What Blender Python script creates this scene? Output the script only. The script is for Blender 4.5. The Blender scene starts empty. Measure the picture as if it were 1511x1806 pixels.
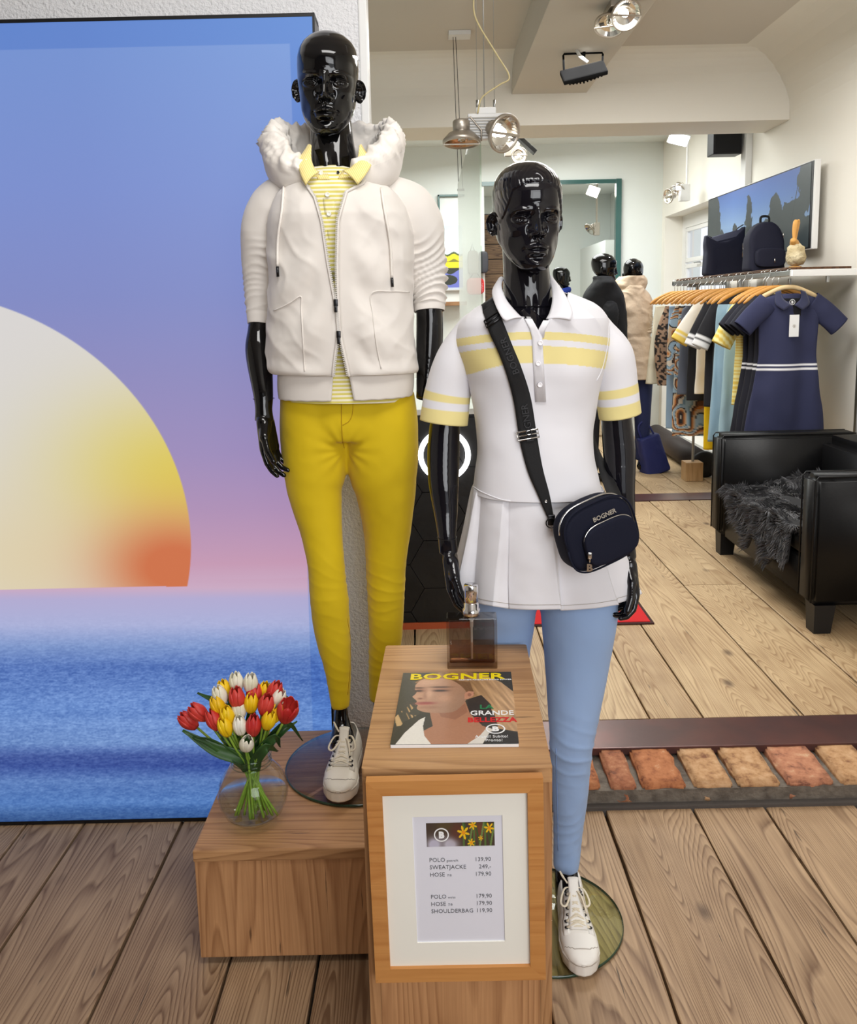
import bpy, bmesh, math, random
import numpy as np
from mathutils import Matrix, Vector, Euler
random.seed(7); np.random.seed(7)
PI = math.pi
scene = bpy.context.scene
COL = scene.collection

# ------------------------------------------------------------------ camera
cam = bpy.data.cameras.new('camera'); camo = bpy.data.objects.new('camera', cam); COL.objects.link(camo)
FPX = 1490.0
cam.sensor_fit = 'HORIZONTAL'; cam.sensor_width = 36.0; cam.lens = FPX/1511*36
cam.shift_x = 0.0; cam.shift_y = -(903-760)/1511; cam.clip_start = 0.05; cam.clip_end = 100
CAMM = Matrix.Translation((0, 0, 1.5)) @ Matrix.Rotation(math.radians(90-8.4), 4, 'X') @ Matrix.Rotation(math.radians(-1.26), 4, 'Z')
camo.matrix_world = CAMM
scene.camera = camo
# ------------------------------------------------------------------ world, exposure, area lamps
world = bpy.data.worlds.new('world'); scene.world = world; world.use_nodes = True
wn = world.node_tree; bg = wn.nodes['Background']
bg.inputs[0].default_value = (0.93, 0.96, 1.0, 1); bg.inputs[1].default_value = 1.15
scene.view_settings.view_transform = 'Standard'; scene.view_settings.look = 'None'
scene.view_settings.gamma = 1.0; scene.view_settings.exposure = 0.0
try: scene.view_settings.use_curve_mapping = False
except Exception: pass
scene.cycles.max_bounces = 8; scene.cycles.transparent_max_bounces = 12
scene.cycles.caustics_refractive = False; scene.cycles.caustics_reflective = False
def area(name, loc, target, w, h, power, col=(1, 1, 1)):
    l = bpy.data.lights.new(name, 'AREA'); l.shape = 'RECTANGLE'; l.size = w; l.size_y = h; l.energy = power; l.color = col
    o = bpy.data.objects.new(name, l); COL.objects.link(o); o.location = loc
    o.rotation_euler = (Vector(target)-Vector(loc)).to_track_quat('-Z', 'Y').to_euler(); return o
def spot(name, loc, target, power, angle=70, col=(1, .95, .86), r=.04, blend=.6):
    l = bpy.data.lights.new(name, 'SPOT'); l.energy = power; l.color = col; l.spot_size = math.radians(angle); l.spot_blend = blend; l.shadow_soft_size = r
    o = bpy.data.objects.new(name, l); COL.objects.link(o); o.location = loc
    o.rotation_euler = (Vector(target)-Vector(loc)).to_track_quat('-Z', 'Y').to_euler(); return o
area('shop_window_light', (0.9, -1.5, 1.9), (0.2, 2.2, 1.1), 2.0, 1.8, 60, (0.97, 0.98, 1.0))
area('ceiling_fill_light', (0.2, 1.0, 2.98), (0.2, 2.0, 0.0), 1.2, .5, 24, (1, .98, .95))  # added fill under the ceiling, no panel is built there
area('middle_room_light', (1.0, 4.2, 2.8), (1.2, 4.4, 0.0), 1.4, 1.4, 56, (1, .985, .96))
area('rear_room_light', (0.8, 7.4, 2.95), (1.0, 7.4, 0.0), 1.6, 1.6, 90, (.97, 1, .98))

# ------------------------------------------------------------------ helpers
def lin(c):
    return tuple((x/255/12.92 if x/255 <= .04045 else ((x/255+.055)/1.055)**2.4) for x in c[:3])
def linn(a):
    a = np.clip(np.asarray(a, float)/255, 0, 1)
    return np.where(a <= .04045, a/12.92, ((a+.055)/1.055)**2.4)
def nd(nt, t, **kw):
    n = nt.nodes.new(t)
    for k, v in kw.items():
        if k in n.inputs: n.inputs[k].default_value = v
        else: setattr(n, k, v)
    return n
def M(name, col, rough=.5, metal=0., spec=.5, coat=0., trans=0., ior=1.45, bump=None, var=None, sheen=0., emis=None, alpha=None, sss=0):
    m = bpy.data.materials.new(name); m.use_nodes = True; nt = m.node_tree; b = nt.nodes['Principled BSDF']
    b.inputs['Base Color'].default_value = (*lin(col), 1); b.inputs['Roughness'].default_value = rough
    b.inputs['Metallic'].default_value = metal; b.inputs['Specular IOR Level'].default_value = spec
    b.inputs['Coat Weight'].default_value = coat; b.inputs['Transmission Weight'].default_value = trans; b.inputs['IOR'].default_value = ior
    b.inputs['Sheen Weight'].default_value = sheen
    if sss: b.inputs['Subsurface Weight'].default_value = sss
    if emis: b.inputs['Emission Color'].default_value = (*lin(emis[0]), 1); b.inputs['Emission Strength'].default_value = emis[1]
    if bump or var:
        tc = nt.nodes.new('ShaderNodeTexCoord')
    if bump:
        n = nd(nt, 'ShaderNodeTexNoise', Scale=bump[0], Detail=3.0); nt.links.new(tc.outputs['Object'], n.inputs['Vector'])
        bp = nd(nt, 'ShaderNodeBump', Strength=bump[1], Distance=bump[2] if len(bump) > 2 else .002); nt.links.new(n.outputs['Fac'], bp.inputs['Height'])
        nt.links.new(bp.outputs[0], b.inputs['Normal'])
    if var:
        n = nd(nt, 'ShaderNodeTexNoise', Scale=var[0], Detail=4.0); nt.links.new(tc.outputs['Object'], n.inputs['Vector'])
        mx = nd(nt, 'ShaderNodeMix', data_type='RGBA'); cr = nd(nt, 'ShaderNodeMapRange'); cr.inputs[1].default_value = .35; cr.inputs[2].default_value = .65
        nt.links.new(n.outputs['Fac'], cr.inputs[0]); nt.links.new(cr.outputs[0], mx.inputs[0])
        mx.inputs[6].default_value = (*lin(col), 1); mx.inputs[7].default_value = (*lin(var[1]), 1)
        nt.links.new(mx.outputs[2], b.inputs['Base Color'])
    return m
def ramp(nt, pts, interp='LINEAR'):
    r = nt.nodes.new('ShaderNodeValToRGB'); cr = r.color_ramp; cr.interpolation = interp
    while len(cr.elements) < len(pts): cr.elements.new(.5)
    for e, (p, c) in zip(cr.elements, pts): e.position = p; e.color = (*lin(c), 1)
    return r
def wood(name, light, dark, axis='Y', scale=1.0, rings=9.0, rough=.5, cracks=True, rnd=.25, contrast=1.0, knots=True):
    """board wood: figure from stretched noise contour lines, fibres, dark cracks and knots; offset per object"""
    m = bpy.data.materials.new(name); m.use_nodes = True; nt = m.node_tree; L = nt.links.new; b = nt.nodes['Principled BSDF']
    tc = nt.nodes.new('ShaderNodeTexCoord'); oi = nt.nodes.new('ShaderNodeObjectInfo')
    off = nd(nt, 'ShaderNodeVectorMath', operation='SCALE'); off.inputs[0].default_value = (17.3, 31.7, 11.1); L(oi.outputs['Random'], off.inputs['Scale'])
    add = nd(nt, 'ShaderNodeVectorMath', operation='ADD'); L(tc.outputs['Object'], add.inputs[0]); L(off.outputs[0], add.inputs[1])
    mp = nt.nodes.new('ShaderNodeMapping'); L(add.outputs[0], mp.inputs[0])
    s = [scale*5.5]*3; s['XYZ'.index(axis)] = scale*.42; mp.inputs['Scale'].default_value = s
    big = nd(nt, 'ShaderNodeTexNoise', Scale=1.0, Detail=1.2, Roughness=.4, Distortion=.1); L(mp.outputs[0], big.inputs['Vector'])
    mul = nd(nt, 'ShaderNodeMath', operation='MULTIPLY'); L(big.outputs['Fac'], mul.inputs[0]); mul.inputs[1].default_value = rings*6
    sn = nd(nt, 'ShaderNodeMath', operation='FRACT'); L(mul.outputs[0], sn.inputs[0])
    rr = ramp(nt, [(0, (235, 235, 235)), (.55, (205, 205, 205)), (.86, (110, 110, 110)), (1, (225, 225, 225))]); L(sn.outputs[0], rr.inputs[0])
    mp2 = nt.nodes.new('ShaderNodeMapping'); L(add.outputs[0], mp2.inputs[0])
    s2 = [scale*160]*3; s2['XYZ'.index(axis)] = scale*5; mp2.inputs['Scale'].default_value = s2
    fib = nd(nt, 'ShaderNodeTexNoise', Scale=1.0, Detail=2.0); L(mp2.outputs[0], fib.inputs['Vector'])
    blot = nd(nt, 'ShaderNodeTexNoise', Scale=3.0*scale, Detail=3.0); L(add.outputs[0], blot.inputs['Vector'])
    mx = nd(nt, 'ShaderNodeMix', data_type='RGBA'); mx.inputs[6].default_value = (*lin(light), 1); mx.inputs[7].default_value = (*lin(dark), 1)
    bw = nt.nodes.new('ShaderNodeRGBToBW'); L(rr.outputs[0], bw.inputs[0])
    inv = nd(nt, 'ShaderNodeMapRange'); L(bw.outputs[0], inv.inputs[0]); inv.inputs[1].default_value = .85; inv.inputs[2].default_value = .1; inv.inputs[3].default_value = 0; inv.inputs[4].default_value = .75*contrast
    f2 = nd(nt, 'ShaderNodeMapRange'); L(fib.outputs['Fac'], f2.inputs[0]); f2.inputs[1].default_value = .35; f2.inputs[2].default_value = .7; f2.inputs[3].default_value = 0; f2.inputs[4].default_value = .32*contrast
    b2 = nd(nt, 'ShaderNodeMapRange'); L(blot.outputs['Fac'], b2.inputs[0]); b2.inputs[1].default_value = .4; b2.inputs[2].default_value = .75; b2.inputs[3].default_value = 0; b2.inputs[4].default_value = .4*contrast
    r2 = nd(nt, 'ShaderNodeMath', operation='MULTIPLY'); L(oi.outputs['Random'], r2.inputs[0]); r2.inputs[1].default_value = rnd
    a1 = nd(nt, 'ShaderNodeMath', operation='ADD'); L(inv.outputs[0], a1.inputs[0]); L(f2.outputs[0], a1.inputs[1])
    a2 = nd(nt, 'ShaderNodeMath', operation='ADD'); L(a1.outputs[0], a2.inputs[0]); L(b2.outputs[0], a2.inputs[1])
    a3 = nd(nt, 'ShaderNodeMath', operation='ADD'); a3.use_clamp = True; L(a2.outputs[0], a3.inputs[0]); L(r2.outputs[0], a3.inputs[1])
    L(a3.outputs[0], mx.inputs[0]); last = mx.outputs[2]
    if knots:
        mp3 = nt.nodes.new('ShaderNodeMapping'); L(add.outputs[0], mp3.inputs[0]); s3 = [scale*4.2]*3; s3['XYZ'.index(axis)] = scale*2.2; mp3.inputs['Scale'].default_value = s3
        vo = nd(nt, 'ShaderNodeTexVoronoi', Scale=1.0); L(mp3.outputs[0], vo.inputs['Vector'])
        kr = nd(nt, 'ShaderNodeMapRange'); L(vo.outputs['Distance'], kr.inputs[0]); kr.inputs[1].default_value = .03; kr.inputs[2].default_value = .10; kr.inputs[3].default_value = .75; kr.inputs[4].default_value = 0
        mk_ = nd(nt, 'ShaderNodeMix', data_type='RGBA'); L(kr.outputs[0], mk_.inputs[0]); L(last, mk_.inputs[6]); mk_.inputs[7].default_value = (*lin((70, 48, 34)), 1); last = mk_.outputs[2]
    if cracks:
        mp4 = nt.nodes.new('ShaderNodeMapping'); L(add.outputs[0], mp4.inputs[0]); s4 = [scale*60]*3; s4['XYZ'.index(axis)] = scale*4; mp4.inputs['Scale'].default_value = s4
        ck = nd(nt, 'ShaderNodeTexNoise', Scale=1.0, Detail=4.0); L(mp4.outputs[0], ck.inputs['Vector'])
        c2 = nd(nt, 'ShaderNodeMapRange'); L(ck.outputs['Fac'], c2.inputs[0]); c2.inputs[1].default_value = .69; c2.inputs[2].default_value = .74; c2.inputs[3].default_value = 0; c2.inputs[4].default_value = .8
        mc = nd(nt, 'ShaderNodeMix', data_type='RGBA'); L(c2.outputs[0], mc.inputs[0]); L(last, mc.inputs[6]); mc.inputs[7].default_value = (*lin((48, 36, 28)), 1); last = mc.outputs[2]
    L(last, b.inputs['Base Color']); b.inputs['Roughness'].default_value = rough; b.inputs['Specular IOR Level'].default_value = .35
    bp = nd(nt, 'ShaderNodeBump', Strength=.35, Distance=.0015); L(a1.outputs[0], bp.inputs['Height']); bp.invert = True; L(bp.outputs[0], b.inputs['Normal'])
    return m
def tglass(name, col, ior=1.45):
    """clear sheet glass: tinted transparency under a Fresnel gloss"""
    m = bpy.data.materials.new(name); m.use_nodes = True; nt = m.node_tree; nt.nodes.remove(nt.nodes['Principled BSDF']); L = nt.links.new
    t = nt.nodes.new('ShaderNodeBsdfTransparent'); t.inputs[0].default_value = (*lin(col), 1); g = nt.nodes.new('ShaderNodeBsdfGlossy'); g.inputs['Roughness'].default_value = .02
    f = nt.nodes.new('ShaderNodeFresnel'); f.inputs[0].default_value = ior; ge = nt.nodes.new('ShaderNodeNewGeometry'); iv = nd(nt, 'ShaderNodeMath', operation='SUBTRACT'); iv.inputs[0].default_value = 1; L(ge.outputs['Backfacing'], iv.inputs[1]); ml = nd(nt, 'ShaderNodeMath', operation='MULTIPLY'); L(f.outputs[0], ml.inputs[0]); L(iv.outputs[0], ml.inputs[1]); x = nt.nodes.new('ShaderNodeMixShader'); L(ml.outputs[0], x.inputs[0]); L(t.outputs[0], x.inputs[1]); L(g.outputs[0], x.inputs[2]); L(x.outputs[0], nt.nodes['Material Output'].inputs[0]); return m
def vcol(name, rough=.5, emis=0., spec=.5, coat=0.):
    m = bpy.data.materials.new(name); m.use_nodes = True; nt = m.node_tree; b = nt.nodes['Principled BSDF']
    a = nd(nt, 'ShaderNodeAttribute', attribute_name='Col'); b.inputs['Roughness'].default_value = rough; b.inputs['Specular IOR Level'].default_value = spec; b.inputs['Coat Weight'].default_value = coat
    nt.links.new(a.outputs['Color'], b.inputs['Base Color'])
    if emis:
        b.inputs['Base Color'].default_value = (.02, .02, .02, 1); nt.links.remove(b.inputs['Base Color'].links[0])
        nt.links.new(a.outputs['Color'], b.inputs['Emission Color']); b.inputs['Emission Strength'].default_value = emis
    return m

def mk(name, verts, faces, mat=None, parent=None, smooth=True, col=None, mats=None, midx=None):
    me = bpy.data.meshes.new(name); me.from_pydata([tuple(v) for v in np.asarray(verts).tolist()] if len(verts) else [], [], faces)
    if smooth: me.polygons.foreach_set('use_smooth', [True]*len(me.polygons))
    if col is not None:
        ca = me.color_attributes.new('Col', 'FLOAT_COLOR', 'POINT'); a = np.ones((len(verts), 4)); a[:, :3] = linn(col); ca.data.foreach_set('color', a.ravel())
    for m_ in (mats or ([mat] if mat else [])): me.materials.append(m_)
    if midx is not None: me.polygons.foreach_set('material_index', midx)
    me.update(); o = bpy.data.objects.new(name, me); COL.objects.link(o); attach(o, parent); return o
def attach(o, parent):
    if parent is not None:
        o.parent = parent
        o.matrix_parent_inverse = Matrix.LocRotScale(parent.location, parent.rotation_euler, parent.scale).inverted() if parent.parent is None else Matrix.Identity(4)
def T(name, label, cat, loc=(0, 0, 0), group=None):
    o = bpy.data.objects.new(name, None); COL.objects.link(o); o.location = loc; o.empty_display_size = .05
    return tag(o, label, cat, group)
def tag(o, label, cat, group=None):
    o['label'] = label; o['category'] = cat
    if group: o['group'] = group
    return o
def struct(o): o['kind'] = 'structure'; return o
def children(r): return [c for c in bpy.data.objects if c.parent == r]
def dup(root, loc, label=None, rotz=None, group=None, kids=None):
    r = root.copy(); COL.objects.link(r); r.location = loc
    if rotz is not None: r.rotation_euler = (0, 0, rotz)
    if label: r['label'] = label
    if group: r['group'] = group
    for ch in (kids if kids is not None else children(root)):
        c = ch.copy(); COL.objects.link(c); c.parent = r; c.matrix_parent_inverse = ch.matrix_parent_inverse.copy()
        for g in children(ch):
            d = g.copy(); COL.objects.link(d); d.parent = c
    return r
class MB:
    """collects simple shapes, builds them as one mesh object"""
    def __init__(s): s.v = []; s.f = []; s.n = 0
    def add(s, v, f, mtx=None):
        v = np.asarray(v, float)
        if mtx is not None: mm = np.array(mtx); v = v@mm[:3, :3].T+mm[:3, 3]
        s.v.append(v); s.f += [tuple(i+s.n for i in q) for q in f]; s.n += len(v); return s
    def box(s, a, b, bev=0, mtx=None):
        x0, y0, z0 = np.minimum(a, b); x1, y1, z1 = np.maximum(a, b)
        if bev:
            bm = bmesh.new(); bmesh.ops.create_cube(bm, size=1)
            for v in bm.verts: v.co = ((v.co.x+.5)*(x1-x0)+x0, (v.co.y+.5)*(y1-y0)+y0, (v.co.z+.5)*(z1-z0)+z0)
            bmesh.ops.bevel(bm, geom=bm.edges[:]+bm.verts[:], offset=bev, segments=2, affect='EDGES', profile=.6)
            bm.verts.index_update(); v = [tuple(q.co) for q in bm.verts]; f = [[q.index for q in p.verts] for p in bm.faces]; bm.free(); return s.add(v, f, mtx)
        v = [(x, y, z) for z in (z0, z1) for y in (y0, y1) for x in (x0, x1)]
        return s.add(v, [(0, 2, 3, 1), (4, 5, 7, 6), (0, 1, 5, 4), (2, 6, 7, 3), (0, 4, 6, 2), (1, 3, 7, 5)], mtx)
    def tube(s, path, r, n=8, cap=True, flat=1.0, up=None, mtx=None):
        v, f = tubeg(path, r, n, cap, flat, up); return s.add(v, f, mtx)
    def lathe(s, prof, n=24, mtx=None, cx=0, cy=0, cap=True):
        v = []; f = []
        for r, z in prof:
            for k in range(n): a = 2*PI*k/n; v.append((cx+r*math.cos(a), cy+r*math.sin(a), z))
        for i in range(len(prof)-1):
            for k in range(n): f.append((i*n+k, i*n+(k+1) % n, (i+1)*n+(k+1) % n, (i+1)*n+k))
        if cap and prof[0][0] > 1e-6: f.append(tuple(range(n))[::-1])
        if cap and prof[-1][0] > 1e-6: f.append(tuple((len(prof)-1)*n+k for k in range(n)))
        return s.add(v, f, mtx)
    def prism(s, poly, t0, t1, plane='XZ', mtx=None):
        """extrude a 2-D outline; plane XZ extrudes along Y, XY along Z, YZ along X"""
        n = len(poly); v = []
        for t in (t0, t1):
            for p, q in poly: v.append((p, t, q) if plane == 'XZ' else (p, q, t) if plane == 'XY' else (t, p, q))
        f = [tuple(range(n)), tuple(range(2*n-1, n-1, -1))]+[(i, i+n, (i+1) % n+n, (i+1) % n) for i in range(n)]
        return s.add(v, f, mtx)
    def build(s, name, mat=None, parent=None, smooth=False, **kw):
        return mk(name, np.concatenate(s.v), s.f, mat, parent, smooth, **kw)
def frames(P, up=None):
    P = np.asarray(P, float); T_ = np.gradient(P, axis=0); T_ /= np.linalg.norm(T_, axis=1)[:, None]+1e-12
    N = np.zeros_like(P); u = np.array(up if up is not None else ((0, 0, 1) if abs(T_[0][2]) < .9 else (0, 1, 0)), float)
    for i, t in enumerate(T_):
        if up is not None: u = np.array(up, float)
        n = u-t*np.dot(u, t); n /= np.linalg.norm(n)+1e-12; N[i] = n; u = n
    return T_, N, np.cross(T_, N)
def tubeg(path, r, n=8, cap=True, flat=1.0, up=None):
    P = np.asarray(path, float); m = len(P); r = np.broadcast_to(np.asarray(r, float), (m,)); fl = np.broadcast_to(np.asarray(flat, float), (m,))
    _, N, B = frames(P, up); v = []; f = []
    for i in range(m):
        for k in range(n): a = 2*PI*k/n; v.append(P[i]+r[i]*(math.cos(a)*B[i]+fl[i]*math.sin(a)*N[i]))
    for i in range(m-1):
        for k in range(n): f.append((i*n+k, i*n+(k+1) % n, (i+1)*n+(k+1) % n, (i+1)*n+k))
    if cap: f.append(tuple(range(n))[::-1]); f.append(tuple((m-1)*n+k for k in range(n)))
    return v, f
def spline(pts, n=24):
    """Catmull-Rom through points, any dimension"""
    P = np.asarray(pts, float); P = np.vstack([2*P[0]-P[1], P, 2*P[-1]-P[-2]]); out = []; segs = len(P)-3
    for t in np.linspace(0, segs, n):
        i = min(int(t), segs-1); u = t-i; a, b, c, d = P[i:i+4]
        out.append(.5*((2*b)+(-a+c)*u+(2*a-5*b+4*c-d)*u*u+(-a+3*b-3*c+d)*u**3))
    return np.array(out)
def grid(V, closed=True, capends=False):
    """V: rings x points x 3 -> verts, faces"""
    m, n = V.shape[:2]; f = []
    for i in range(m-1):
        for k in range(n if closed else n-1): f.append((i*n+k, i*n+(k+1) % n, (i+1)*n+(k+1) % n, (i+1)*n+k))
    if capends: f.append(tuple(range(n))[::-1]); f.append(tuple((m-1)*n+k for k in range(n)))
    return V.reshape(-1, 3), f
def hsh(ix, iy, iz):
    h = (ix*374761393+iy*668265263+iz*2147483647//7+1274126177) & 0xffffffff
    h = ((h ^ (h >> 13))*1103515245) & 0xffffffff; return ((h ^ (h >> 16)) & 0xffff)/65535.0
def vn(p, seed=0):
    """value noise -1..1, vectorised"""
    p = np.asarray(p, float)+seed*13.37+200; i = np.floor(p).astype(np.int64); u = p-i; u = u*u*(3-2*u); r = 0
    for dx in (0, 1):
        for dy in (0, 1):
            for dz in (0, 1):
                w = (u[..., 0] if dx else 1-u[..., 0])*(u[..., 1] if dy else 1-u[..., 1])*(u[..., 2] if dz else 1-u[..., 2])
                r = r+w*hsh(i[..., 0]+dx, i[..., 1]+dy, i[..., 2]+dz)
    return r*2-1
def fbm(p, seed=0, o=3): return sum(vn(np.asarray(p)*2**k, seed+k)*.5**k for k in range(o))
def at(px, py, Y):
    """world point at depth Y behind a measured position of the photograph"""
    d = CAMM.to_3x3() @ Vector(((px-755.5)/FPX, -(py-760)/FPX, -1)); t = Y/d.y
    return np.array((d.x*t, Y, 1.5+d.z*t))
def sheet(name, origin, ux, uy, w, h, nx, ny, fn, mat, parent=None, wobble=None):
    """flat printed sheet: colours of a grid of points from fn(u, v) with u to the right and v downwards, 0..1"""
    u, v = np.meshgrid(np.linspace(0, 1, nx), np.linspace(0, 1, ny)); o = np.array(origin, float); ux = np.array(ux, float); uy = np.array(uy, float)
    P = o+u[..., None]*w*ux+v[..., None]*h*uy
    if wobble is not None: P = P+wobble(u, v)
    C = fn(u, v); vv, ff = grid(P, closed=False)
    return mk(name, vv, [q[::-1] for q in ff], mat, parent, False, col=C.reshape(-1, 3))
def inpoly(x, y, poly):
    poly = np.asarray(poly, float); r = np.zeros(np.broadcast(x, y).shape, bool); j = len(poly)-1
    for i in range(len(poly)):
        xi, yi = poly[i]; xj, yj = poly[j]
        c = ((yi > y) != (yj > y)) & (x < (xj-xi)*(y-yi)/(yj-yi+1e-12)+xi); r ^= c; j = i
    return r
def put(C, mask, col, a=1.0):
    m = (mask.astype(float)*a)[..., None]; return C*(1-m)+np.array(col, float)*m
def ss(a, b, x): t = np.clip((x-a)/(b-a), 0, 1); return t*t*(3-2*t)
def text(s, size, mtx, mat, parent=None, name='lettering', offset=0., align='LEFT', ext=.0003, sx=1.0, res=2, space=1.0):
    c = bpy.data.curves.new('t', 'FONT'); c.body = s; c.size = size; c.offset = offset; c.align_x = align; c.extrude = ext; c.resolution_u = res; c.space_character = space
    t = bpy.data.objects.new('t', c); COL.objects.link(t); bpy.context.view_layer.update()
    me = bpy.data.meshes.new_from_object(t.evaluated_get(bpy.context.evaluated_depsgraph_get())); bpy.data.objects.remove(t)
    me.transform(mtx @ Matrix.Diagonal((sx, 1, 1, 1))); me.materials.clear(); me.materials.append(mat); me.name = name
    o = bpy.data.objects.new(name, me); COL.objects.link(o); attach(o, parent); return o
def basis(o, x, y):
    x = Vector(x).normalized(); y = Vector(y).normalized(); z = x.cross(y).normalized()
    return Matrix(((x[0], y[0], z[0], o[0]), (x[1], y[1], z[1], o[1]), (x[2], y[2], z[2], o[2]), (0, 0, 0, 1)))
FRONT = lambda o: basis(o, (1, 0, 0), (0, 0, 1))     # text upright facing -Y

# ------------------------------------------------------------------ materials
m_wall = M('plaster_white', (232, 228, 218), .85, bump=(60, .15))
m_wall_rear = M('plaster_cool', (226, 230, 226), .85, bump=(40, .12))
m_rough = M('textured_plaster', (226, 226, 228), .9, bump=(130, 1.0, .006))
m_ceil = M('ceiling_paint', (208, 202, 192), .9)
m_black = M('black_frame', (14, 14, 16), .45)
m_blackmat = M('black_powder_coat', (7, 7, 8), .75, spec=.15)
m_dark = M('dark_gap', (22, 18, 15), .9)
m_chrome = M('chrome', (225, 225, 228), .12, 1.0)
m_steel = M('brushed_steel', (170, 172, 172), .35, 1.0)
m_whitemetal = M('white_metal', (226, 226, 224), .4)
m_fplank = wood('front_boards', (188, 158, 124), (112, 84, 60), 'Y', 1.0, 12, .55, contrast=.85)
m_bplank = wood('rear_boards', (214, 188, 148), (146, 114, 80), 'Y', 1.0, 11, .5, contrast=.75)
m_oakh = wood('oak_panel_top', (196, 150, 104), (140, 98, 62), 'X', 1.3, 3.2, .5, cracks=True, knots=False, rnd=.1, contrast=.75)
m_oakv = wood('oak_panel_front', (203, 154, 108), (146, 100, 64), 'Z', 1.3, 3.2, .5, cracks=True, knots=False, rnd=.1, contrast=.8)
m_oakhy = wood('oak_panel_side', (190, 144, 100), (140, 98, 62), 'Z', 1.5, 5, .5, cracks=False, knots=False, rnd=.1, contrast=.8)

# ------------------------------------------------------------------ floor
fl = struct(MB().box((-3.2, -1.8, -.3), (2.5, 2.36, -.03)).build('floor', m_dark))
fl2 = struct(MB().box((-1.6, 2.56, -.3), (2.5, 9.0, .05)).build('floor', m_dark))
def plank(x0, x1, y0, y1, z, mat, parent, th=.03):
    n = max(3, int((y1-y0)/.12)); ys = np.linspace(y0, y1, n+1); g = .0035; v = []; sd = random.random()*90
    for y in ys:
        a = x0+g+.0022*vn(np.array([y*9, sd, 0])); b = x1-g+.0022*vn(np.array([y*9, sd+5, 3]))
        v += [(a, y, z-th), (a, y, z-.002), (a+.003, y, z), (b-.003, y, z), (b, y, z-.002), (b, y, z-th)]
    V = np.array(v).reshape(-1, 6, 3); V[..., 2] += random.uniform(-.0015, .0015); vv, ff = grid(V, closed=False)
    k = len(ys)-1; ff += [tuple(range(5, -1, -1)), tuple(k*6+i for i in range(6))]
    return mk('plank', vv, [q for q in ff], mat, parent, False)
xb = [-3.1, -2.8, -2.52, -2.24, -1.95, -1.68, -1.42, -1.222, -1.05, -.758, -.49, -.284, -.02, .235, .5, .762, .978, 1.25, 1.55, 1.83, 2.12, 2.45]
for i in range(len(xb)-1):
    if 1 < i: plank(xb[i], xb[i+1], .3+random.uniform(0, .5), 2.335, 0, m_fplank, fl)
    plank(xb[i], xb[i+1], -1.7, .25, 0, m_fplank, fl)
xb2 = [-1.5, -1.2, -.92, -.64, -.35, -.08, .2, .46, .74, .925, 1.27, 1.575, 1.86, 2.15, 2.45]
for i in range(len(xb2)-1):
    x0, x1 = xb2[i], xb2[i+1]; j = random.uniform(4.1, 5.2) if i % 3 == 1 else None
    if i == 8: j = 4.7
    ends = [(2.73, j-.003), (j+.003, 5.92)] if j else [(2.73, 5.92)]
    for a, b in ends: plank(x0, x1, a, b, .08, m_bplank, fl2)
xb3 = [-1.5, -1.2, -.9, -.6, -.3, 0, .28, .55, .8, 1.08, 1.38, 1.66, 1.925, 2.2, 2.45]
for i in range(len(xb3)-1):
    j = 6.9+.5*((i*7) % 3)
    plank(xb3[i], xb3[i+1], 6.16, j-.003, .08, m_bplank, fl2); plank(xb3[i], xb3[i+1], j+.003, 8.9, .08, m_bplank, fl2)
# brick edging under the steel threshold
m_mortar = M('mortar', (120, 112, 102), .95, bump=(70, .9, .006), var=(30, (92, 84, 76)))
mo = MB().box((-.14, 2.345, -.02), (2.45, 2.56, .052))
mortar = struct(mo.build('trim_1', m_mortar)); 
lip = MB().box((-.14, 2.325, -.02), (2.45, 2.36, .012), .004).build('mortar_lip', M('mortar_dark', (84, 78, 74), .95, bump=(60, .8, .004)), mortar)
def brickmat(a, b, c):
    m = bpy.data.materials.new('brick_clay'); m.use_nodes = True; nt = m.node_tree; L = nt.links.new; bs = nt.nodes['Principled BSDF']; tc = nt.nodes.new('ShaderNodeTexCoord')
    n = nd(nt, 'ShaderNodeTexNoise', Scale=28., Detail=6., Roughness=.65); L(tc.outputs['Object'], n.inputs['Vector'])
    r = ramp(nt, [(.32, c), (.47, a), (.6, b), (.74, (205, 170, 135))]); L(n.outputs['Fac'], r.inputs[0]); L(r.outputs[0], bs.inputs['Base Color']); bs.inputs['Roughness'].default_value = .85
    bp = nd(nt, 'ShaderNodeBump', Strength=.7, Distance=.003); L(n.outputs['Fac'], bp.inputs['Height']); L(bp.outputs[0], bs.inputs['Normal']); return m
bms = [brickmat((172, 108, 68), (186, 122, 80), (120, 66, 44)), brickmat((160, 100, 70), (178, 122, 88), (105, 66, 50)), brickmat((180, 138, 96), (196, 156, 116), (125, 82, 56)), brickmat((176, 118, 88), (190, 134, 102), (118, 74, 58))]
bx = [(-.12, 0.0), (.02, .14), (.16, .275), (.295, .412), (.425, .495), (.525, .600), (.620, .748), (.775, .890), (.906, 1.032), (1.055, 1.192), (1.216, 1.34), (1.36, 1.49), (1.51, 1.64), (1.665, 1.79), (1.81, 1.94), (1.96, 2.09), (2.11, 2.24), (2.26, 2.44)]
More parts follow.
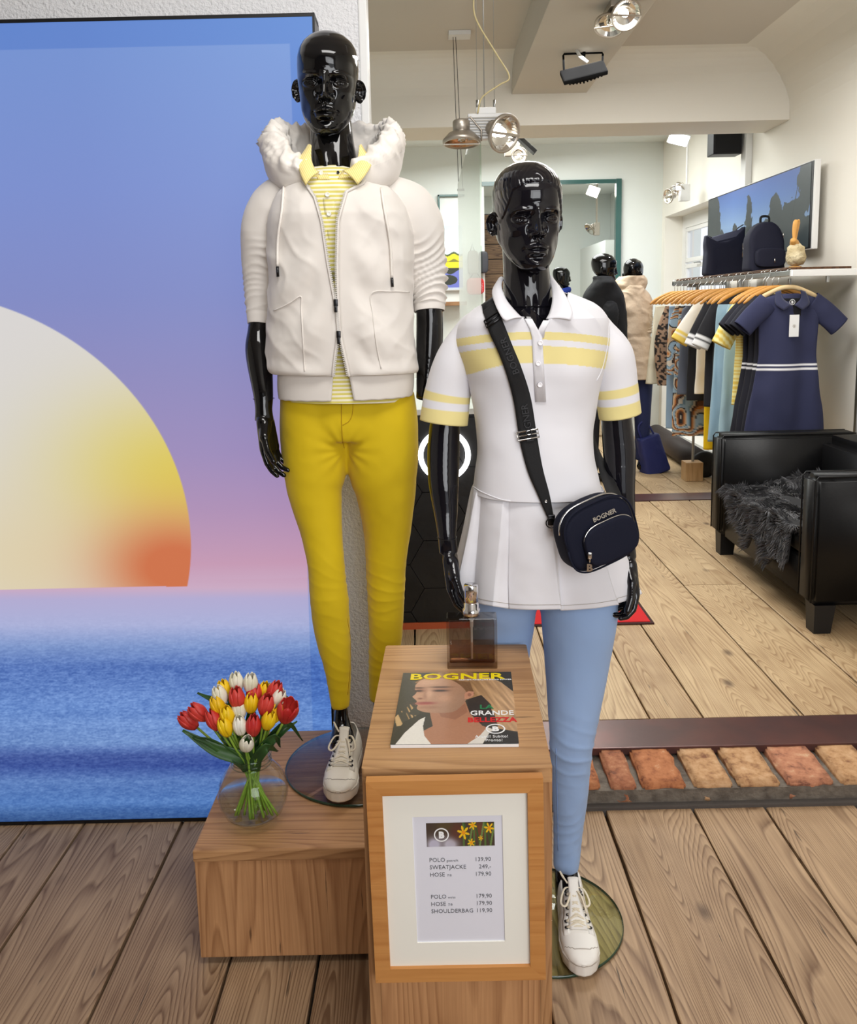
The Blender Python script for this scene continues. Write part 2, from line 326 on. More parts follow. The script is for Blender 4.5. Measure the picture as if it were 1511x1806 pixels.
for i, (a, b) in enumerate(bx):
    bm = bmesh.new(); bmesh.ops.create_cube(bm, size=1)
    for v in bm.verts: v.co = ((v.co.x+.5)*(b-a)+a, (v.co.y+.5)*(2.56-2.348)+2.348, (v.co.z+.5)*.06+.008)
    bmesh.ops.bevel(bm, geom=bm.edges[:], offset=.007, segments=2, affect='EDGES')
    bmesh.ops.subdivide_edges(bm, edges=[e for e in bm.edges if e.calc_length() > .03], cuts=5, use_grid_fill=True)
    P = np.array([v.co[:] for v in bm.verts]); d = .0045*fbm(P*28, i)+.003*vn(P*70, i+3)
    c = P.mean(0)
    for v, k, p in zip(bm.verts, d, P):
        n = p-c; n /= np.linalg.norm(n); v.co = p+n*k; v.co.z += .012*(p[1]-2.348)/.2*(p[2] > .04)
    me = bpy.data.meshes.new('brick'); bm.to_mesh(me); bm.free(); me.materials.append(bms[[0, 1, 2, 1, 0, 1, 0, 2, 2, 3, 2, 1, 0, 3, 1, 2, 0, 1][i]])
    me.polygons.foreach_set('use_smooth', [True]*len(me.polygons)); o = bpy.data.objects.new('brick', me); COL.objects.link(o); attach(o, mortar)
# steel threshold plates
m_plate = M('rusty_steel_plate', (104, 66, 60), .3, .3, bump=(25, .15), var=(5, (84, 60, 58)))
struct(MB().box((-.14, 2.53, .06), (2.45, 2.715, .086), .003).build('trim_2', m_plate))
struct(MB().box((-1.6, 5.93, .06), (2.45, 6.15, .084), .003).build('trim_3', m_plate))
# ------------------------------------------------------------------ walls
struct(MB().box((-3.2, 2.42, -.1), (-.165, 2.5, 3.2)).build('wall_front_left', m_rough))
struct(MB().box((-.165, 2.415, -.1), (-.142, 2.5, 3.2), .004).build('trim_4', m_whitemetal))
struct(MB().box((-3.3, -1.8, -.1), (-3.2, 3.3, 3.2)).build('wall_left', m_wall))
struct(MB().box((-3.2, 3.2, -.1), (-1.6, 3.3, 3.2)).build('wall_left_return', m_wall))
wr_ = MB().box((-3.2, -1.9, -.1), (.5, -1.8, 3.2)).box((2.3, -1.9, -.1), (2.6, -1.8, 3.2)).box((.5, -1.9, 2.5), (2.3, -1.8, 3.2)).box((.5, -1.9, -.1), (2.3, -1.8, .5))
struct(wr_.build('wall_rear', M('shop_rear_wall', (120, 112, 102), .9)))
# right wall with a deep window niche
rw = MB().box((2.45, 2.36, -.1), (2.75, 7.0, 3.3)).box((2.45, 8.8, -.1), (2.75, 9.2, 3.3)).box((2.45, 7.0, 2.345), (2.75, 8.8, 3.3)).box((2.45, 7.0, -.1), (2.75, 8.8, .20))
struct(rw.build('wall_right', m_wall))
struct(MB().box((2.45, -1.8, -.1), (2.6, 2.36, 3.3)).build('wall_front_right', m_wall))
struct(MB().box((-1.6, 8.9, -.1), (.62, 9.05, 3.3)).box((.62, 8.9, 2.72), (2.0, 9.05, 3.3)).box((2.0, 8.9, -.1), (2.45, 9.05, 3.3)).build('wall_back', m_wall_rear))
struct(MB().box((-1.7, 3.3, -.1), (-1.6, 9.05, 3.3)).build('wall_back_left', m_wall_rear))
struct(MB().box((-3.2, -1.8, 3.1), (2.6, 5.9, 3.2)).build('ceiling', m_ceil))
struct(MB().box((-1.7, 5.9, 3.1), (2.6, 9.05, 3.2)).box((-1.7, 9.05, 3.1), (2.9, 13.2, 3.2)).build('ceiling', m_wall_rear))
bmb = MB().box((-1.6, 5.86, 2.675), (2.45, 6.3, 3.1), .006); struct(bmb.build('wall_beam', m_wall))
# soft cove where the beam and the right wall meet the ceiling
def cove(p0, p1, r, name, inward, mat):
    n = 8; p0 = np.array(p0, float); p1 = np.array(p1, float); v = []
    prof = [(0, 0)]+[(r*(1-math.sin(a)), r*(1-math.cos(a))) for a in np.linspace(0, PI/2, n)]
    for p in (p0, p1):
        for h, z in prof: v.append(p+np.array(inward)*h-np.array((0, 0, z)))
    m = len(prof); f = [(i, (i+1) % m, (i+1) % m+m, i+m) for i in range(m)]
    o = mk(name, np.array(v), f, mat, None, False); return struct(o)
cove((2.45, 2.4, 3.1), (2.45, 5.86, 3.1), .38, 'trim_5', (-1, 0, 0), m_wall)
cove((-1.6, 5.86, 3.1), (2.45, 5.86, 3.1), .22, 'trim_6', (0, -1, 0), m_wall)
# ceiling duct box
struct(MB().box((.60, 2.6, 2.875), (1.095, 5.86, 3.1), .003).build('trim_7', m_ceil))
# surface pipe on the right wall and baseboard
struct(MB().box((2.40, 6.50, .09), (2.45, 6.60, 2.9), .006).build('trim_8', m_whitemetal))
struct(MB().box((2.42, 6.16, .08), (2.45, 8.9, .17), .004).box((2.40, 6.16, .08), (2.42, 8.9, .10), .003).build('baseboard_right', m_whitemetal))
# window in the niche: white frame with panes
wf = struct(MB().box((2.63, 7.0, .2), (2.7, 7.08, 2.345)).box((2.63, 8.7, .2), (2.7, 8.8, 2.345)).box((2.63, 7.08, 2.22), (2.7, 8.7, 2.345)).box((2.63, 7.08, .2), (2.7, 8.7, .28)).build('window_1', m_whitemetal))
m_pane = tglass('window_pane', (252, 253, 255), 1.1)
for y0, y1 in ((7.12, 7.86), (7.93, 8.66)):
    for z0, z1 in ((.32, .80), (.90, 1.42), (1.52, 1.82), (1.92, 2.18)):
        f = MB().box((2.635, y0-.04, z0-.04), (2.67, y1+.04, z0), .004).box((2.635, y0-.04, z1), (2.67, y1+.04, z1+.04), .004).box((2.635, y0-.04, z0), (2.67, y0, z1), .004).box((2.635, y1, z0), (2.67, y1+.04, z1), .004).build('sash', m_whitemetal, wf)
        MB().box((2.65, y0, z0), (2.654, y1, z1)).build('pane', m_pane, f)
MB().tube([(2.63, 8.2, 1.86), (2.60, 8.2, 1.86), (2.60, 8.3, 1.86)], .007).build('handle', m_steel, wf)
# space built behind the back wall in place of the rear mirror's reflection
struct(MB().box((-.4, 9.05, -.1), (2.85, 13, .08)).build('floor', m_bplank))
struct(MB().box((-.4, 13, -.1), (2.85, 13.1, 3.2)).build('wall_mirror_space', m_wall_rear))
struct(MB().box((-.5, 9.05, -.1), (-.4, 13, 3.2)).box((2.80, 9.05, -.1), (2.9, 13.1, 3.2)).box((2.35, 11.2, .08), (2.8, 13, 2.3)).build('wall_mirror_space_side', m_wall_rear))
m_gedge = M('green_glass_edge', (50, 92, 88), .2, spec=.8)
struct(MB().box((1.965, 8.86, .1), (2.02, 8.93, 2.74)).box((.6, 8.88, 2.70), (2.02, 8.93, 2.74)).build('trim_9', m_gedge))
# ================================================================== light box, platforms, small things in front
def sunset(u, v):
    """printed motif: v and u are mapped onto x 0..560 and y 34..1455 of the motif"""
    x = -190+u*750; y = 34+v*1421
    ys = [34, 300, 480, 620, 760, 860, 960, 1000, 1020, 1070, 1110, 1150, 1230, 1300, 1326, 1345, 1375, 1420, 1455]
    cs = [(112, 150, 226), (122, 146, 222), (130, 142, 212), (146, 142, 204), (164, 144, 200), (184, 148, 194), (210, 158, 190), (214, 176, 206), (186, 178, 224), (176, 184, 232), (128, 158, 220), (84, 124, 204), (100, 144, 220), (108, 148, 216), (58, 88, 170), (50, 82, 168), (92, 134, 206), (78, 128, 204), (40, 84, 150)]
    yy = y+(-.02*(x-100))*(y > 990)
    C = np.stack([np.interp(yy, ys, [c[k] for c in cs]) for k in range(3)], -1).astype(float)
    w = np.clip(1-np.abs(x-620)/420, 0, 1)[..., None]*np.clip((760-y)/700, 0, 1)[..., None]; C = C+w*np.array((16, 20, 14))
    sea = yy > 1000+6*vn(np.stack([x/40, y*0, y*0], -1))
    # sun
    d = np.hypot(x+110, y-905); hor = 1000+.00002*(x-100)**2
    t1 = ss(560, 900, y)*ss(20, 330, x*.6+y*.15); S = np.ones(x.shape+(3,))*np.array((228, 224, 222.))
    yl = np.exp(-(((x-330)/210)**2+((y-800)/150)**2)); S = S*(1-yl[..., None])+np.array((238, 214, 84.))*yl[..., None]
    lo = np.exp(-(((x-40)/170)**2+((y-960)/150)**2))*.55; S = S*(1-lo[..., None])+np.array((240, 214, 150.))*lo[..., None]
    og = np.exp(-(((x-300)/120)**2+((y-965)/95)**2)); og = np.clip(og*1.15, 0, 1); S = S*(1-og[..., None])+np.array((226, 116, 66.))*og[..., None]
    m = (ss(442, 440, d)*(y < hor)).astype(float)[..., None]; C = C*(1-m)+S*m
    tx = vn(np.stack([x*.35, y*.6, y*0], -1), 3)*.6+vn(np.stack([x*.12, y*.45, y*0], -1), 5)*.6
    amp = np.interp(yy, [1040, 1110, 1160, 1455], [0, 14, 30, 22]); band = vn(np.stack([x/300, yy/16, y*0], -1), 9)*np.interp(yy, [1090, 1160], [0, 12])
    C = C+(tx*amp+band)[..., None]*np.array((1, .95, .75)); 
    ed = ((y < 76) | (x > 524))[..., None]*(~sea)[..., None]
    C = np.where(ed, C*np.array((.80, .90, .98)), C); C = np.where(((x > 524))[..., None] & sea[..., None], C*np.array((.82, .92, 1.0)), C)
    C[(x > 524)] *= np.interp(y, [76, 1455], [1.0, .98])[x > 524][:, None]
    gm = C.mean(-1, keepdims=True); C = gm+(C-gm)*.90
    return np.clip(C*.97, 0, 255)
lb = T('light_box', 'tall backlit fabric light box with a sunset over blue sea', 'light box', (-.95, 2.36, 0))
m_lb = vcol('backlit_print', .9, emis=.93)
sheet('printed_fabric', (-1.555, 2.318, 2.247), (1, 0, 0), (0, 0, -1), 1.27, 2.235, 520, 980, sunset, m_lb, lb, lambda u, v: (u*(1-v-.5)*.024-.004*u)[..., None]*np.array((1, 0, 0)))
lbx = lambda z: -.299+.0125*z
fr = MB().box((-1.565, 2.316, .002), (-.299, 2.40, .012)).box((-1.565, 2.316, 2.247), (-.271, 2.40, 2.256)).box((-1.565, 2.316, 0), (-1.555, 2.40, 2.256)).prism([(lbx(0)-.006, 0), (lbx(0), 0), (lbx(2.256), 2.256), (lbx(2.256)-.006, 2.256)], 2.315, 2.323).build('frame', m_black, lb)
MB().prism([(lbx(0)-.004, 0), (lbx(0)-.001, 0), (lbx(2.254)-.001, 2.254), (lbx(2.254)-.004, 2.254)], 2.323, 2.415).box((-1.56, 2.325, .01), (-.305, 2.415, 2.25)).build('side_panel', M('grey_side', (120, 120, 122), .5), lb)

# low plinth under the striped-polo mannequin
lp = T('low_plinth', 'low oak platform box carrying the tulips and the taller mannequin', 'platform', (-.2, 2.03, 0))
def slab(mb, x0, x1, y0, y1, z0, z1, bev=.004): return mb.box((x0, y0, z0), (x1, y1, z1), bev)
slab(MB(), -.556, .09, 1.756, 2.30, .262, .29).build('top_panel', m_oakh, lp)
xs = [-.555, -.485, -.405, -.30, -.19, -.08, .03, .188]
MB().box((-.554, 1.760, .018), (.088, 1.784, .2625), .002).build('front_panel', m_oakv, lp)
MB().box((-.554, 1.785, .018), (-.532, 2.298, .262)).box((.066, 1.785, .018), (.088, 2.298, .262)).box((-.53, 2.276, .018), (.065, 2.298, .262)).build('side_panel', m_oakhy, lp)
MB().box((-.50, 1.80, 0), (.05, 2.26, .018)).build('plinth_base', m_dark, lp)
# pedestal
pz = .70
def pedm(x, y): # rotate slightly
    return Matrix.Translation((.045, 1.645, 0)) @ Matrix.Rotation(math.radians(-1.9), 4, 'Z')
PM = pedm(0, 0)
pd = T('pedestal', 'tall oak pedestal with a magazine and perfume bottle on top', 'pedestal', (.045, 1.645, 0))
hw, hd = .167, .272
def rrect(hw, hd, r, n=6):
    out = []
    for cx, cy, a0 in ((hw-r, hd-r, 0), (-hw+r, hd-r, PI/2), (-hw+r, -hd+r, PI), (hw-r, -hd+r, 1.5*PI)):
        for k in range(n+1): a = a0+PI/2*k/n; out.append((cx+r*math.cos(a), cy+r*math.sin(a)))
    return out
m_pt = wood('oak_pedestal_top', (204, 160, 112), (150, 108, 70), 'X', 1.3, 3.2, .45, cracks=True, knots=False, rnd=.1, contrast=.7)
MB().prism(rrect(hw, hd, .006), pz-.026, pz, 'XY', PM).build('top_panel', m_pt, pd)
MB().box((-hw+.022, -hd+.001, .0), (hw-.022, -hd+.024, pz-.026), 0, PM).build('front_panel', m_oakv, pd)
MB().box((-hw+.001, -hd+.001, 0), (-hw+.0215, hd-.19, pz-.026), 0, PM).box((hw-.0215, -hd+.001, 0), (hw-.001, hd-.19, pz-.026), 0, PM).build('side_panel', m_oakhy, pd)
MB().box((-hw+.022, hd-.212, 0), (hw-.022, hd-.191, pz-.026), 0, PM).build('back_panel', m_oakhy, pd)

# magazine
def cover(u, v):
    C = np.ones(u.shape+(3,))*np.array((58, 54, 46.)); x = u; y = v
    C = put(C, (u < .2) & (v < .75), (74, 72, 62), .6)
    # blowing hair
    n = vn(np.stack([(x*1.0-y*.55)*34, (y+x*.55)*3.2, x*0], -1), 2); n2 = vn(np.stack([(x-y*.4)*60, (y+x*.3)*4, x*0], -1), 6)
    hair = inpoly(x, y, [(.12, .16), (.25, .02), (.5, -.03), (.72, .03), (.9, .17), (1.01, .33), (1.01, .86), (.85, .82), (.82, .6), (.6, .42), (.42, .30), (.2, .22)])
    hc = np.array((150, 112, 72.))+(n*26+n2*22)[..., None]*np.array((1, .9, .75))+(ss(.45, .95, x)*40)[..., None]
    C = np.where(hair[..., None], hc, C)
    hl = inpoly(x, y, [(.02, .78), (.0, .66), (.1, .48), (.16, .5), (.1, .62), (.24, .66), (.2, .74)]); C = np.where((hl & (n2 > -.1))[..., None], np.array((190, 156, 106.))+n2[..., None]*30, C)
    darkh = inpoly(x, y, [(.4, .12), (.62, .16), (.66, .34), (.56, .42), (.5, .28)]); C = put(C, darkh, (96, 64, 42), .6)
    C = put(C, inpoly(x, y, [(.60, .42), (.72, .36), (.8, .5), (.8, .68), (.66, .72), (.6, .58)]), (44, 34, 30), .95)
    skin = (202, 156, 126)
    face = spline([(.13, .2), (.18, .12), (.3, .09), (.44, .12), (.54, .22), (.6, .36), (.57, .47), (.5, .58), (.4, .61), (.26, .60), (.185, .565), (.17, .53), (.175, .5), (.15, .475), (.165, .45), (.15, .42), (.135, .40), (.12, .375), (.14, .34), (.15, .30), (.13, .26), (.13, .2)], 90)
    neck = [(.28, .58), (.36, .6), (.5, .55), (.58, .45), (.62, .62), (.72, .78), (.86, .86), (.75, 1.0), (.22, 1.0), (.22, .86), (.32, .78)]
    C = put(C, inpoly(x, y, neck), (176, 124, 94)); C = put(C, inpoly(x, y, [(.36, .6), (.5, .56), (.58, .48), (.6, .6), (.5, .7), (.38, .66)]), (148, 98, 74), .7)
    f = inpoly(x, y, face); C = put(C, f, skin)
    sh = np.clip((x-.2)*1.0+(y-.3)*.6, 0, .5); C = np.where(f[..., None], C*(1-.42*sh[..., None]), C)
    g = lambda cx, cy, sx, sy: np.exp(-(((x-cx)/sx)**2+((y-cy)/sy)**2))
    for cx, cy, sx, sy, c, a in ((.365, .285, .075, .026, (150, 100, 78), .7), (.18, .285, .045, .026, (150, 100, 78), .7), (.36, .29, .055, .011, (44, 30, 28), 1), (.165, .29, .032, .010, (44, 30, 28), 1), (.36, .235, .085, .011, (86, 58, 44), .95), (.165, .245, .045, .010, (86, 58, 44), .95), (.235, .345, .02, .06, (150, 104, 82), .6), (.24, .47, .08, .016, (156, 74, 70), 1), (.22, .487, .06, .008, (186, 110, 98), .8), (.19, .405, .02, .01, (130, 84, 66), .8), (.26, .33, .03, .06, (228, 184, 154), .6), (.4, .40, .06, .05, (214, 160, 128), .5), (.24, .16, .08, .04, (226, 184, 154), .5), (.28, .53, .09, .02, (150, 104, 82), .4)):
        m = np.clip(g(cx, cy, sx, sy)*1.3, 0, 1)*a; C = C*(1-m[..., None])+np.array(c, float)*m[..., None]
    ear = inpoly(x, y, [(.575, .33), (.61, .30), (.655, .31), (.65, .37), (.6, .42), (.57, .41)]); C = put(C, ear, (196, 140, 112)); C = put(C, g(.615, .355, .02, .03) > .5, (140, 90, 70), .7)
    C = put(C, inpoly(x, y, [(0, 1), (0, .93), (.08, .72), (.2, .62), (.27, .64), (.25, .7), (.12, .86), (.06, 1)]), (52, 50, 42))
    C = put(C, inpoly(x, y, [(.04, 1), (.1, .86), (.2, .70), (.25, .66), (.24, .78), (.26, .9), (.32, 1)]), (232, 228, 218))
    C = put(C, inpoly(x, y, [(.6, 1), (.7, .9), (.76, .80), (.83, .84), (.8, 1)]), (222, 216, 206)); C = put(C, inpoly(x, y, [(.72, 1), (.78, .86), (.86, .82), (1, .88), (1, 1)]), (40, 38, 34))
    return np.clip(C+vn(np.stack([x*90, y*120, x*0], -1))[..., None]*3, 0, 255)
a0, a1, b0 = np.array((-.083, 1.447, .707)), np.array((.152, 1.441, .707)), np.array((-.067, 1.752, .707))
ux = (a1-a0)/np.linalg.norm(a1-a0); vy = (a0-b0)/np.linalg.norm(a0-b0)
mg = T('magazine', 'glossy fashion magazine with a long-haired woman on its cover', 'magazine', (.04, 1.6, .70))
m_paper = M('paper_white', (236, 236, 236), .6)
mgM = basis(a0, ux, -vy)
MB().box((0.001, 0, -.0065), (.235, .304, -.0008), 0, mgM).build('pages', m_paper, mg)
sheet('cover', tuple(b0+np.array((0, 0, .0004))), ux, vy, .2355, .3055, 250, 330, cover, vcol('cover_print', .42), mg)
def magt(s, size, u, v, mat, **kw):
    o = b0+ux*.2355*u+vy*.3055*v; text(s, size, basis((o[0], o[1], .7079), ux, -vy), mat, mg, **kw)
m_yel = M('ink_yellow', (248, 224, 20), .5); m_ink_w = M('ink_white', (245, 245, 245), .5); m_ink_g = M('ink_green', (40, 130, 80), .5); m_ink_r = M('ink_red', (214, 30, 36), .5)
magt('BOGNER', .040, .065, .115, m_yel, offset=.0008, sx=1.27)
magt('LA', .024, .70, .56, m_ink_g, offset=.0005); magt('GRANDE', .026, .62, .645, m_ink_w, offset=.0003, sx=.82); magt('BELLEZZA', .025, .60, .735, m_ink_r, offset=.0006, sx=.84)
magt('Avanti! Subito!', .013, .66, .93, m_ink_w, offset=-.0001, sx=.8); magt('Pronto!', .013, .74, .975, m_ink_w, offset=-.0001, sx=.8)
magt('FASHION MAGAZINE SPRING SUMMER', .0065, .52, .135, m_ink_w)
def roundel(c, ux, uy, r, mat, parent, name='roundel', w=.16, size=1.25, off=.001):
    mt = basis(c, ux, uy); P = [(r*math.cos(a), r*math.sin(a), 0) for a in np.linspace(0, 2*PI, 37)[:-1]]
    v = []; 
    for z in (0, .0004):
        for rr in (r, r*(1-w)):
            for a in np.linspace(0, 2*PI, 37)[:-1]: v.append((rr*math.cos(a), rr*math.sin(a), z))
    f = []
    for k in range(36):
        q = (k+1) % 36; f += [(k+72, q+72, q+108, k+108), (k, k+72, q+72, q)[::-1], (k+36, k+108, q+108, q+36), (k, q, q+36, k+36)[::-1]]
    MB().add(v, f, mt).build(name, mat, parent)
    text('B', r*size, mt @ Matrix.Translation((-r*.36*size/1.25, -r*.44*size/1.25, .0002)), mat, parent, offset=off)
o = b0+ux*.2355*.825+vy*.3055*.825; roundel((o[0], o[1], .7079), ux, -vy, .0185, m_ink_w, mg)

# perfume bottle: smoked square glass, liquid, chrome pump
pb = T('perfume_bottle', 'large smoked-glass perfume bottle with chrome pump on the pedestal', 'bottle', (.09, 1.80, .70))
BM = Matrix.Translation((.0865, 1.80, .70)) @ Matrix.Rotation(math.radians(-2), 4, 'Z')
m_smoke = tglass('smoked_glass', (228, 223, 218), 1.45)
W_, D_, H_ = .056, .021, .118
sh_ = MB().box((-W_, -D_, 0), (W_, D_, H_), .003, BM)
inn = MB().box((-W_+.006, -D_+.005, .012), (W_-.006, D_-.005, H_-.014), .003, BM)
nv = len(np.concatenate(sh_.v)); vv = np.concatenate(sh_.v+inn.v); ff = sh_.f+[tuple(i+nv for i in q)[::-1] for q in inn.f]
mk('glass_body', vv, ff, m_smoke, pb, False)
m_liq = tglass('perfume_liquid', (236, 216, 202), 1.12)
MB().box((-W_+.0064, -D_+.0054, .0125), (W_-.0064, D_-.0054, .055), .002, BM).build('liquid', m_liq, pb)
MB().lathe([(.0025, .016), (.0025, .09), (.004, .091), (.004, .108), (.007, .109)], 12, BM).build('dip_tube', M('clear_tube', (225, 225, 225), .3), pb)
MB().lathe([(.0175, .1185), (.0195, .121), (.0195, .133), (.0165, .135), (.0165, .146), (.0145, .147), (.0145, .150), (.0160, .151), (.0160, .186), (.0148, .189), (.0, .1892)], 28, BM).build('pump_cap', m_chrome, pb, True)

# framed price list leaning on the pedestal
pf = T('price_frame', 'beech picture frame with the price list leaning on the pedestal', 'frame', (.04, 1.36, .42))
TL, TR, BL, BR = [np.array(at(x, y, d)) for x, y, d in ((645, 1376, 1.345), (957, 1369, 1.340), (663, 1729, 1.352), (968, 1717, 1.348))]
uxf = (TR-TL); wF = np.linalg.norm(uxf); uxf /= wF; uyf = (BL-TL); hF = np.linalg.norm(uyf); uyf /= hF
FM = basis(BL, uxf, -uyf)
print('frame', wF, hF, BL, TL)
m_beech = wood('beech', (204, 146, 84), (176, 114, 58), 'X', 1.2, 3, .4, cracks=False, knots=False, rnd=.1, contrast=.6)
bwF = .024*1.1; zf = .0
def framepiece(poly, name): MB().prism(poly, -.012, .006, 'XY', FM).build(name, m_beech, pf)
bwF = .027
framepiece([(0, hF), (wF, hF), (wF-bwF, hF-bwF), (bwF, hF-bwF)][::-1], 'frame_rail'); framepiece([(0, 0), (wF, 0), (wF-bwF, bwF), (bwF, bwF)], 'frame_rail')
framepiece([(0, 0), (bwF, bwF), (bwF, hF-bwF), (0, hF)], 'frame_rail'); framepiece([(wF, 0), (wF, hF), (wF-bwF, hF-bwF), (wF-bwF, bwF)], 'frame_rail')
MB().box((bwF, bwF, -.010), (wF-bwF, hF-bwF, -.004), 0, FM).build('price_sheet', M('cool_paper', (226, 226, 236), .7), pf)
# mat board with window
def ringrect(x0, x1, y0, y1, a0, a1, b0, b1, z0, z1):
    mb = MB()
    for p, q in (((x0, y0), (x1, b0)), ((x0, b1), (x1, y1)), ((x0, b0), (a0, b1)), ((a1, b0), (x1, b1))): mb.box((*p, z0), (*q, z1), 0, FM)
    return mb
iw, ih = wF-2*bwF, hF-2*bwF
s_x0, s_x1, s_y0, s_y1 = bwF+iw*.20, bwF+iw*.825, bwF+ih*.135, bwF+ih*.865
ringrect(bwF, wF-bwF, bwF, hF-bwF, s_x0, s_x1, s_y0, s_y1, -.004, -.0015).build('mat_board', M('mat_board', (240, 238, 228), .8), pf)
sw, shh = s_x1-s_x0, s_y1-s_y0
def fpt(u, v, z=-.0038): return FM @ Vector((s_x0+sw*u, s_y1-shh*v, z))
def banner(u, v):
    x = u*550; y = v*175; C = np.ones(u.shape+(3,))*np.array((70, 56, 46.)); g = lambda cx, cy, sx, sy: np.exp(-(((x-cx)/sx)**2+((y-cy)/sy)**2))
    for cx, cy, sx, sy, c, a in ((60, 160, 60, 50, (190, 186, 204), 1), (190, 160, 60, 50, (190, 186, 200), 1), (250, 60, 60, 60, (96, 52, 40), .8), (150, 20, 60, 40, (90, 76, 40), .6), (430, 60, 60, 60, (120, 66, 40), .8)):
        m = np.clip(g(cx, cy, sx, sy)*1.4, 0, 1)*a; C = C*(1-m[..., None])+np.array(c, float)*m[..., None]
    for k in range(9):
        cx = 300+k*29; C = put(C, np.abs(x-cx-(y-100)*.25*math.sin(k*2.1)) < 7, [(84, 112, 56), (60, 84, 42), (110, 134, 74)][k % 3])
    for cx, cy, r in ((300, 75, 52), (375, 22, 36), (508, 45, 42), (360, 150, 32), (438, 118, 20)):
        a = np.arctan2(y-cy, x-cx); rr = np.hypot(x-cx, y-cy); C = put(C, rr < r*(.62+.38*np.cos(6*a+cx)), (246, 196, 28)); C = put(C, rr < r*.3, (236, 150, 20))
    return C
bo = fpt(.15, .055, -.0036); sheet('banner_picture', tuple(bo), uxf, uyf, sw*.76, shh*.185, 150, 50, banner, vcol('banner_print', .5), pf)
cc = fpt(.15+.76*.22, .055+.0925, -.0034); roundel(tuple(cc), uxf, -uyf, .0130, M('logo_white', (245, 245, 245), .5), pf)
m_ink = M('ink_grey', (52, 52, 56), .6)
def pl(s, u, v, size, **kw): p = fpt(u, v); text(s, size, basis(p, uxf, -uyf), m_ink, pf, name='price_text', offset=-.00012, **kw)
for k, (a, b, c) in enumerate((('POLO', 'gestreift', '139,90'), ('SWEATJACKE', '', '249,-'), ('HOSE', '7/8', '179,90'), ('POLO', 'weiss', '179,90'), ('HOSE', '7/8', '179,90'), ('SHOULDERBAG', '', '119,90'))):
    v = [.360, .418, .476, .652, .710, .768][k]
    pl(a, .17, v, .0112, sx=.95); pl(c, .865, v, .0112, align='RIGHT', sx=.95)
    if b: pl(b, .365, v, .0062)

# glass discs
m_disc = tglass('disc_glass', (243, 248, 234), 1.4)
m_disc2 = tglass('smoked_disc_glass', (234, 235, 241), 1.4)
m_dedge = M('glass_disc_edge', (34, 60, 44), .1, spec=.8)
def disc(cx, cy, z, r): return MB().lathe([(0, z), (r-.002, z), (r, z+.002), (r, z+.006), (r-.002, z+.008), (0, z+.008)], 96, None, cx, cy)

# vase of tulips
VC = at(441, 1440, 1.83); VX, VY, VZ = VC[0], 1.875, .29
vs = T('glass_vase', 'round clear glass vase on the low oak platform', 'vase', (VX, VY, VZ))
R_ = .083
pr_ = [(0, .002), (.035, .002), (.05, .006), (.068, .022), (.080, .048), (.083, .070), (.080, .095), (.068, .120), (.052, .138), (.044, .145), (.0435, .150), (.0455, .152), (.0435, .156), (.0455, .159), (.0435, .163), (.046, .168)]
inner = [(max(0, r-.0028), z+(.0045 if r < .06 and z < .03 else 0)) for r, z in pr_][::-1]
m_cg = tglass('clear_glass', (250, 252, 251), 1.52)
MB().lathe([(r, z+VZ) for r, z in pr_+inner], 64, None, VX, VY).build('bowl', m_cg, vs, True)
for zr in (.1455, .1545, .1665): MB().tube([(VX+(.0468)*math.cos(a), VY+.0468*math.sin(a), VZ+zr) for a in np.linspace(0, 2*PI, 49)], .0013, 8, False).build('neck_ring', tglass('rim_glass', (226, 234, 230), 1.9), vs, True)
wp = [(0, .0068)]+[(r-.003, z+.0047) for r, z in pr_[1:7] if z < .08 and z > 0]
wp = [(0, .0070), (.032, .0070), (.047, .0108), (.0645, .026), (.0765, .050), (.0792, .068), (0, .068)]
MB().lathe([(r, z+VZ) for r, z in wp], 64, None, VX, VY).build('water', tglass('water', (250, 252, 246), 1.14), vs, True)
m_stem = M('tulip_stem', (150, 184, 70), .45, var=(20, (126, 162, 60)), spec=.4, sss=.1)
m_leaf = M('tulip_leaf', (58, 96, 44), .42, var=(12, (40, 72, 36)), spec=.5)
cols = {'w': M('tulip_white', (244, 240, 226), .5, var=(30, (226, 220, 190))), 'r': M('tulip_red', (216, 72, 60), .45, var=(26, (190, 40, 40))), 'y': M('tulip_yellow', (244, 206, 22), .45, var=(26, (236, 186, 16)))}
def petal_bloom(c, ax, size, openn, seed):
    """six overlapping cupped petals around axis ax"""
    rs = random.Random(seed); ax = np.array(ax, float); ax /= np.linalg.norm(ax); h = np.cross(ax, (0, 0, 1) if abs(ax[2]) < .9 else (1, 0, 0)); h /= np.linalg.norm(h); b = np.cross(ax, h); out = []
    for k in range(6):
        a0 = k*PI/3+rs.uniform(-.1, .1); inner_ = k % 2; vv = []; nu, nvv = 7, 9
        for j in range(nvv):
            t = j/(nvv-1); rad = size*(.50*math.sin(PI*min(1, .10+t*.68))**.75*(1-.10*inner_)); rad *= 1+(openn-1)*t*t*.9-.25*(t**3)*(1 if openn < 1.05 else .2)
            hw_ = .78*math.sin(PI*min(.985, (t*.80+.12)))**.6*(1 if t < .8 else 1-.3*((t-.8)/.2))
            for i in range(nu):
                s = (i/(nu-1)-.5)*2; a = a0+s*hw_*1.05; rr = rad*(1-.06*s*s+.04*inner_*s*s)
                vv.append(np.array(c)+ax*(size*1.30*(t-.03*s*s*(t > .5)+.012*rs.uniform(-1, 1)*(t > .9)))+rr*(math.cos(a)*h+math.sin(a)*b))
        V = np.array(vv).reshape(nvv, nu, 3); out.append(V)
    return out
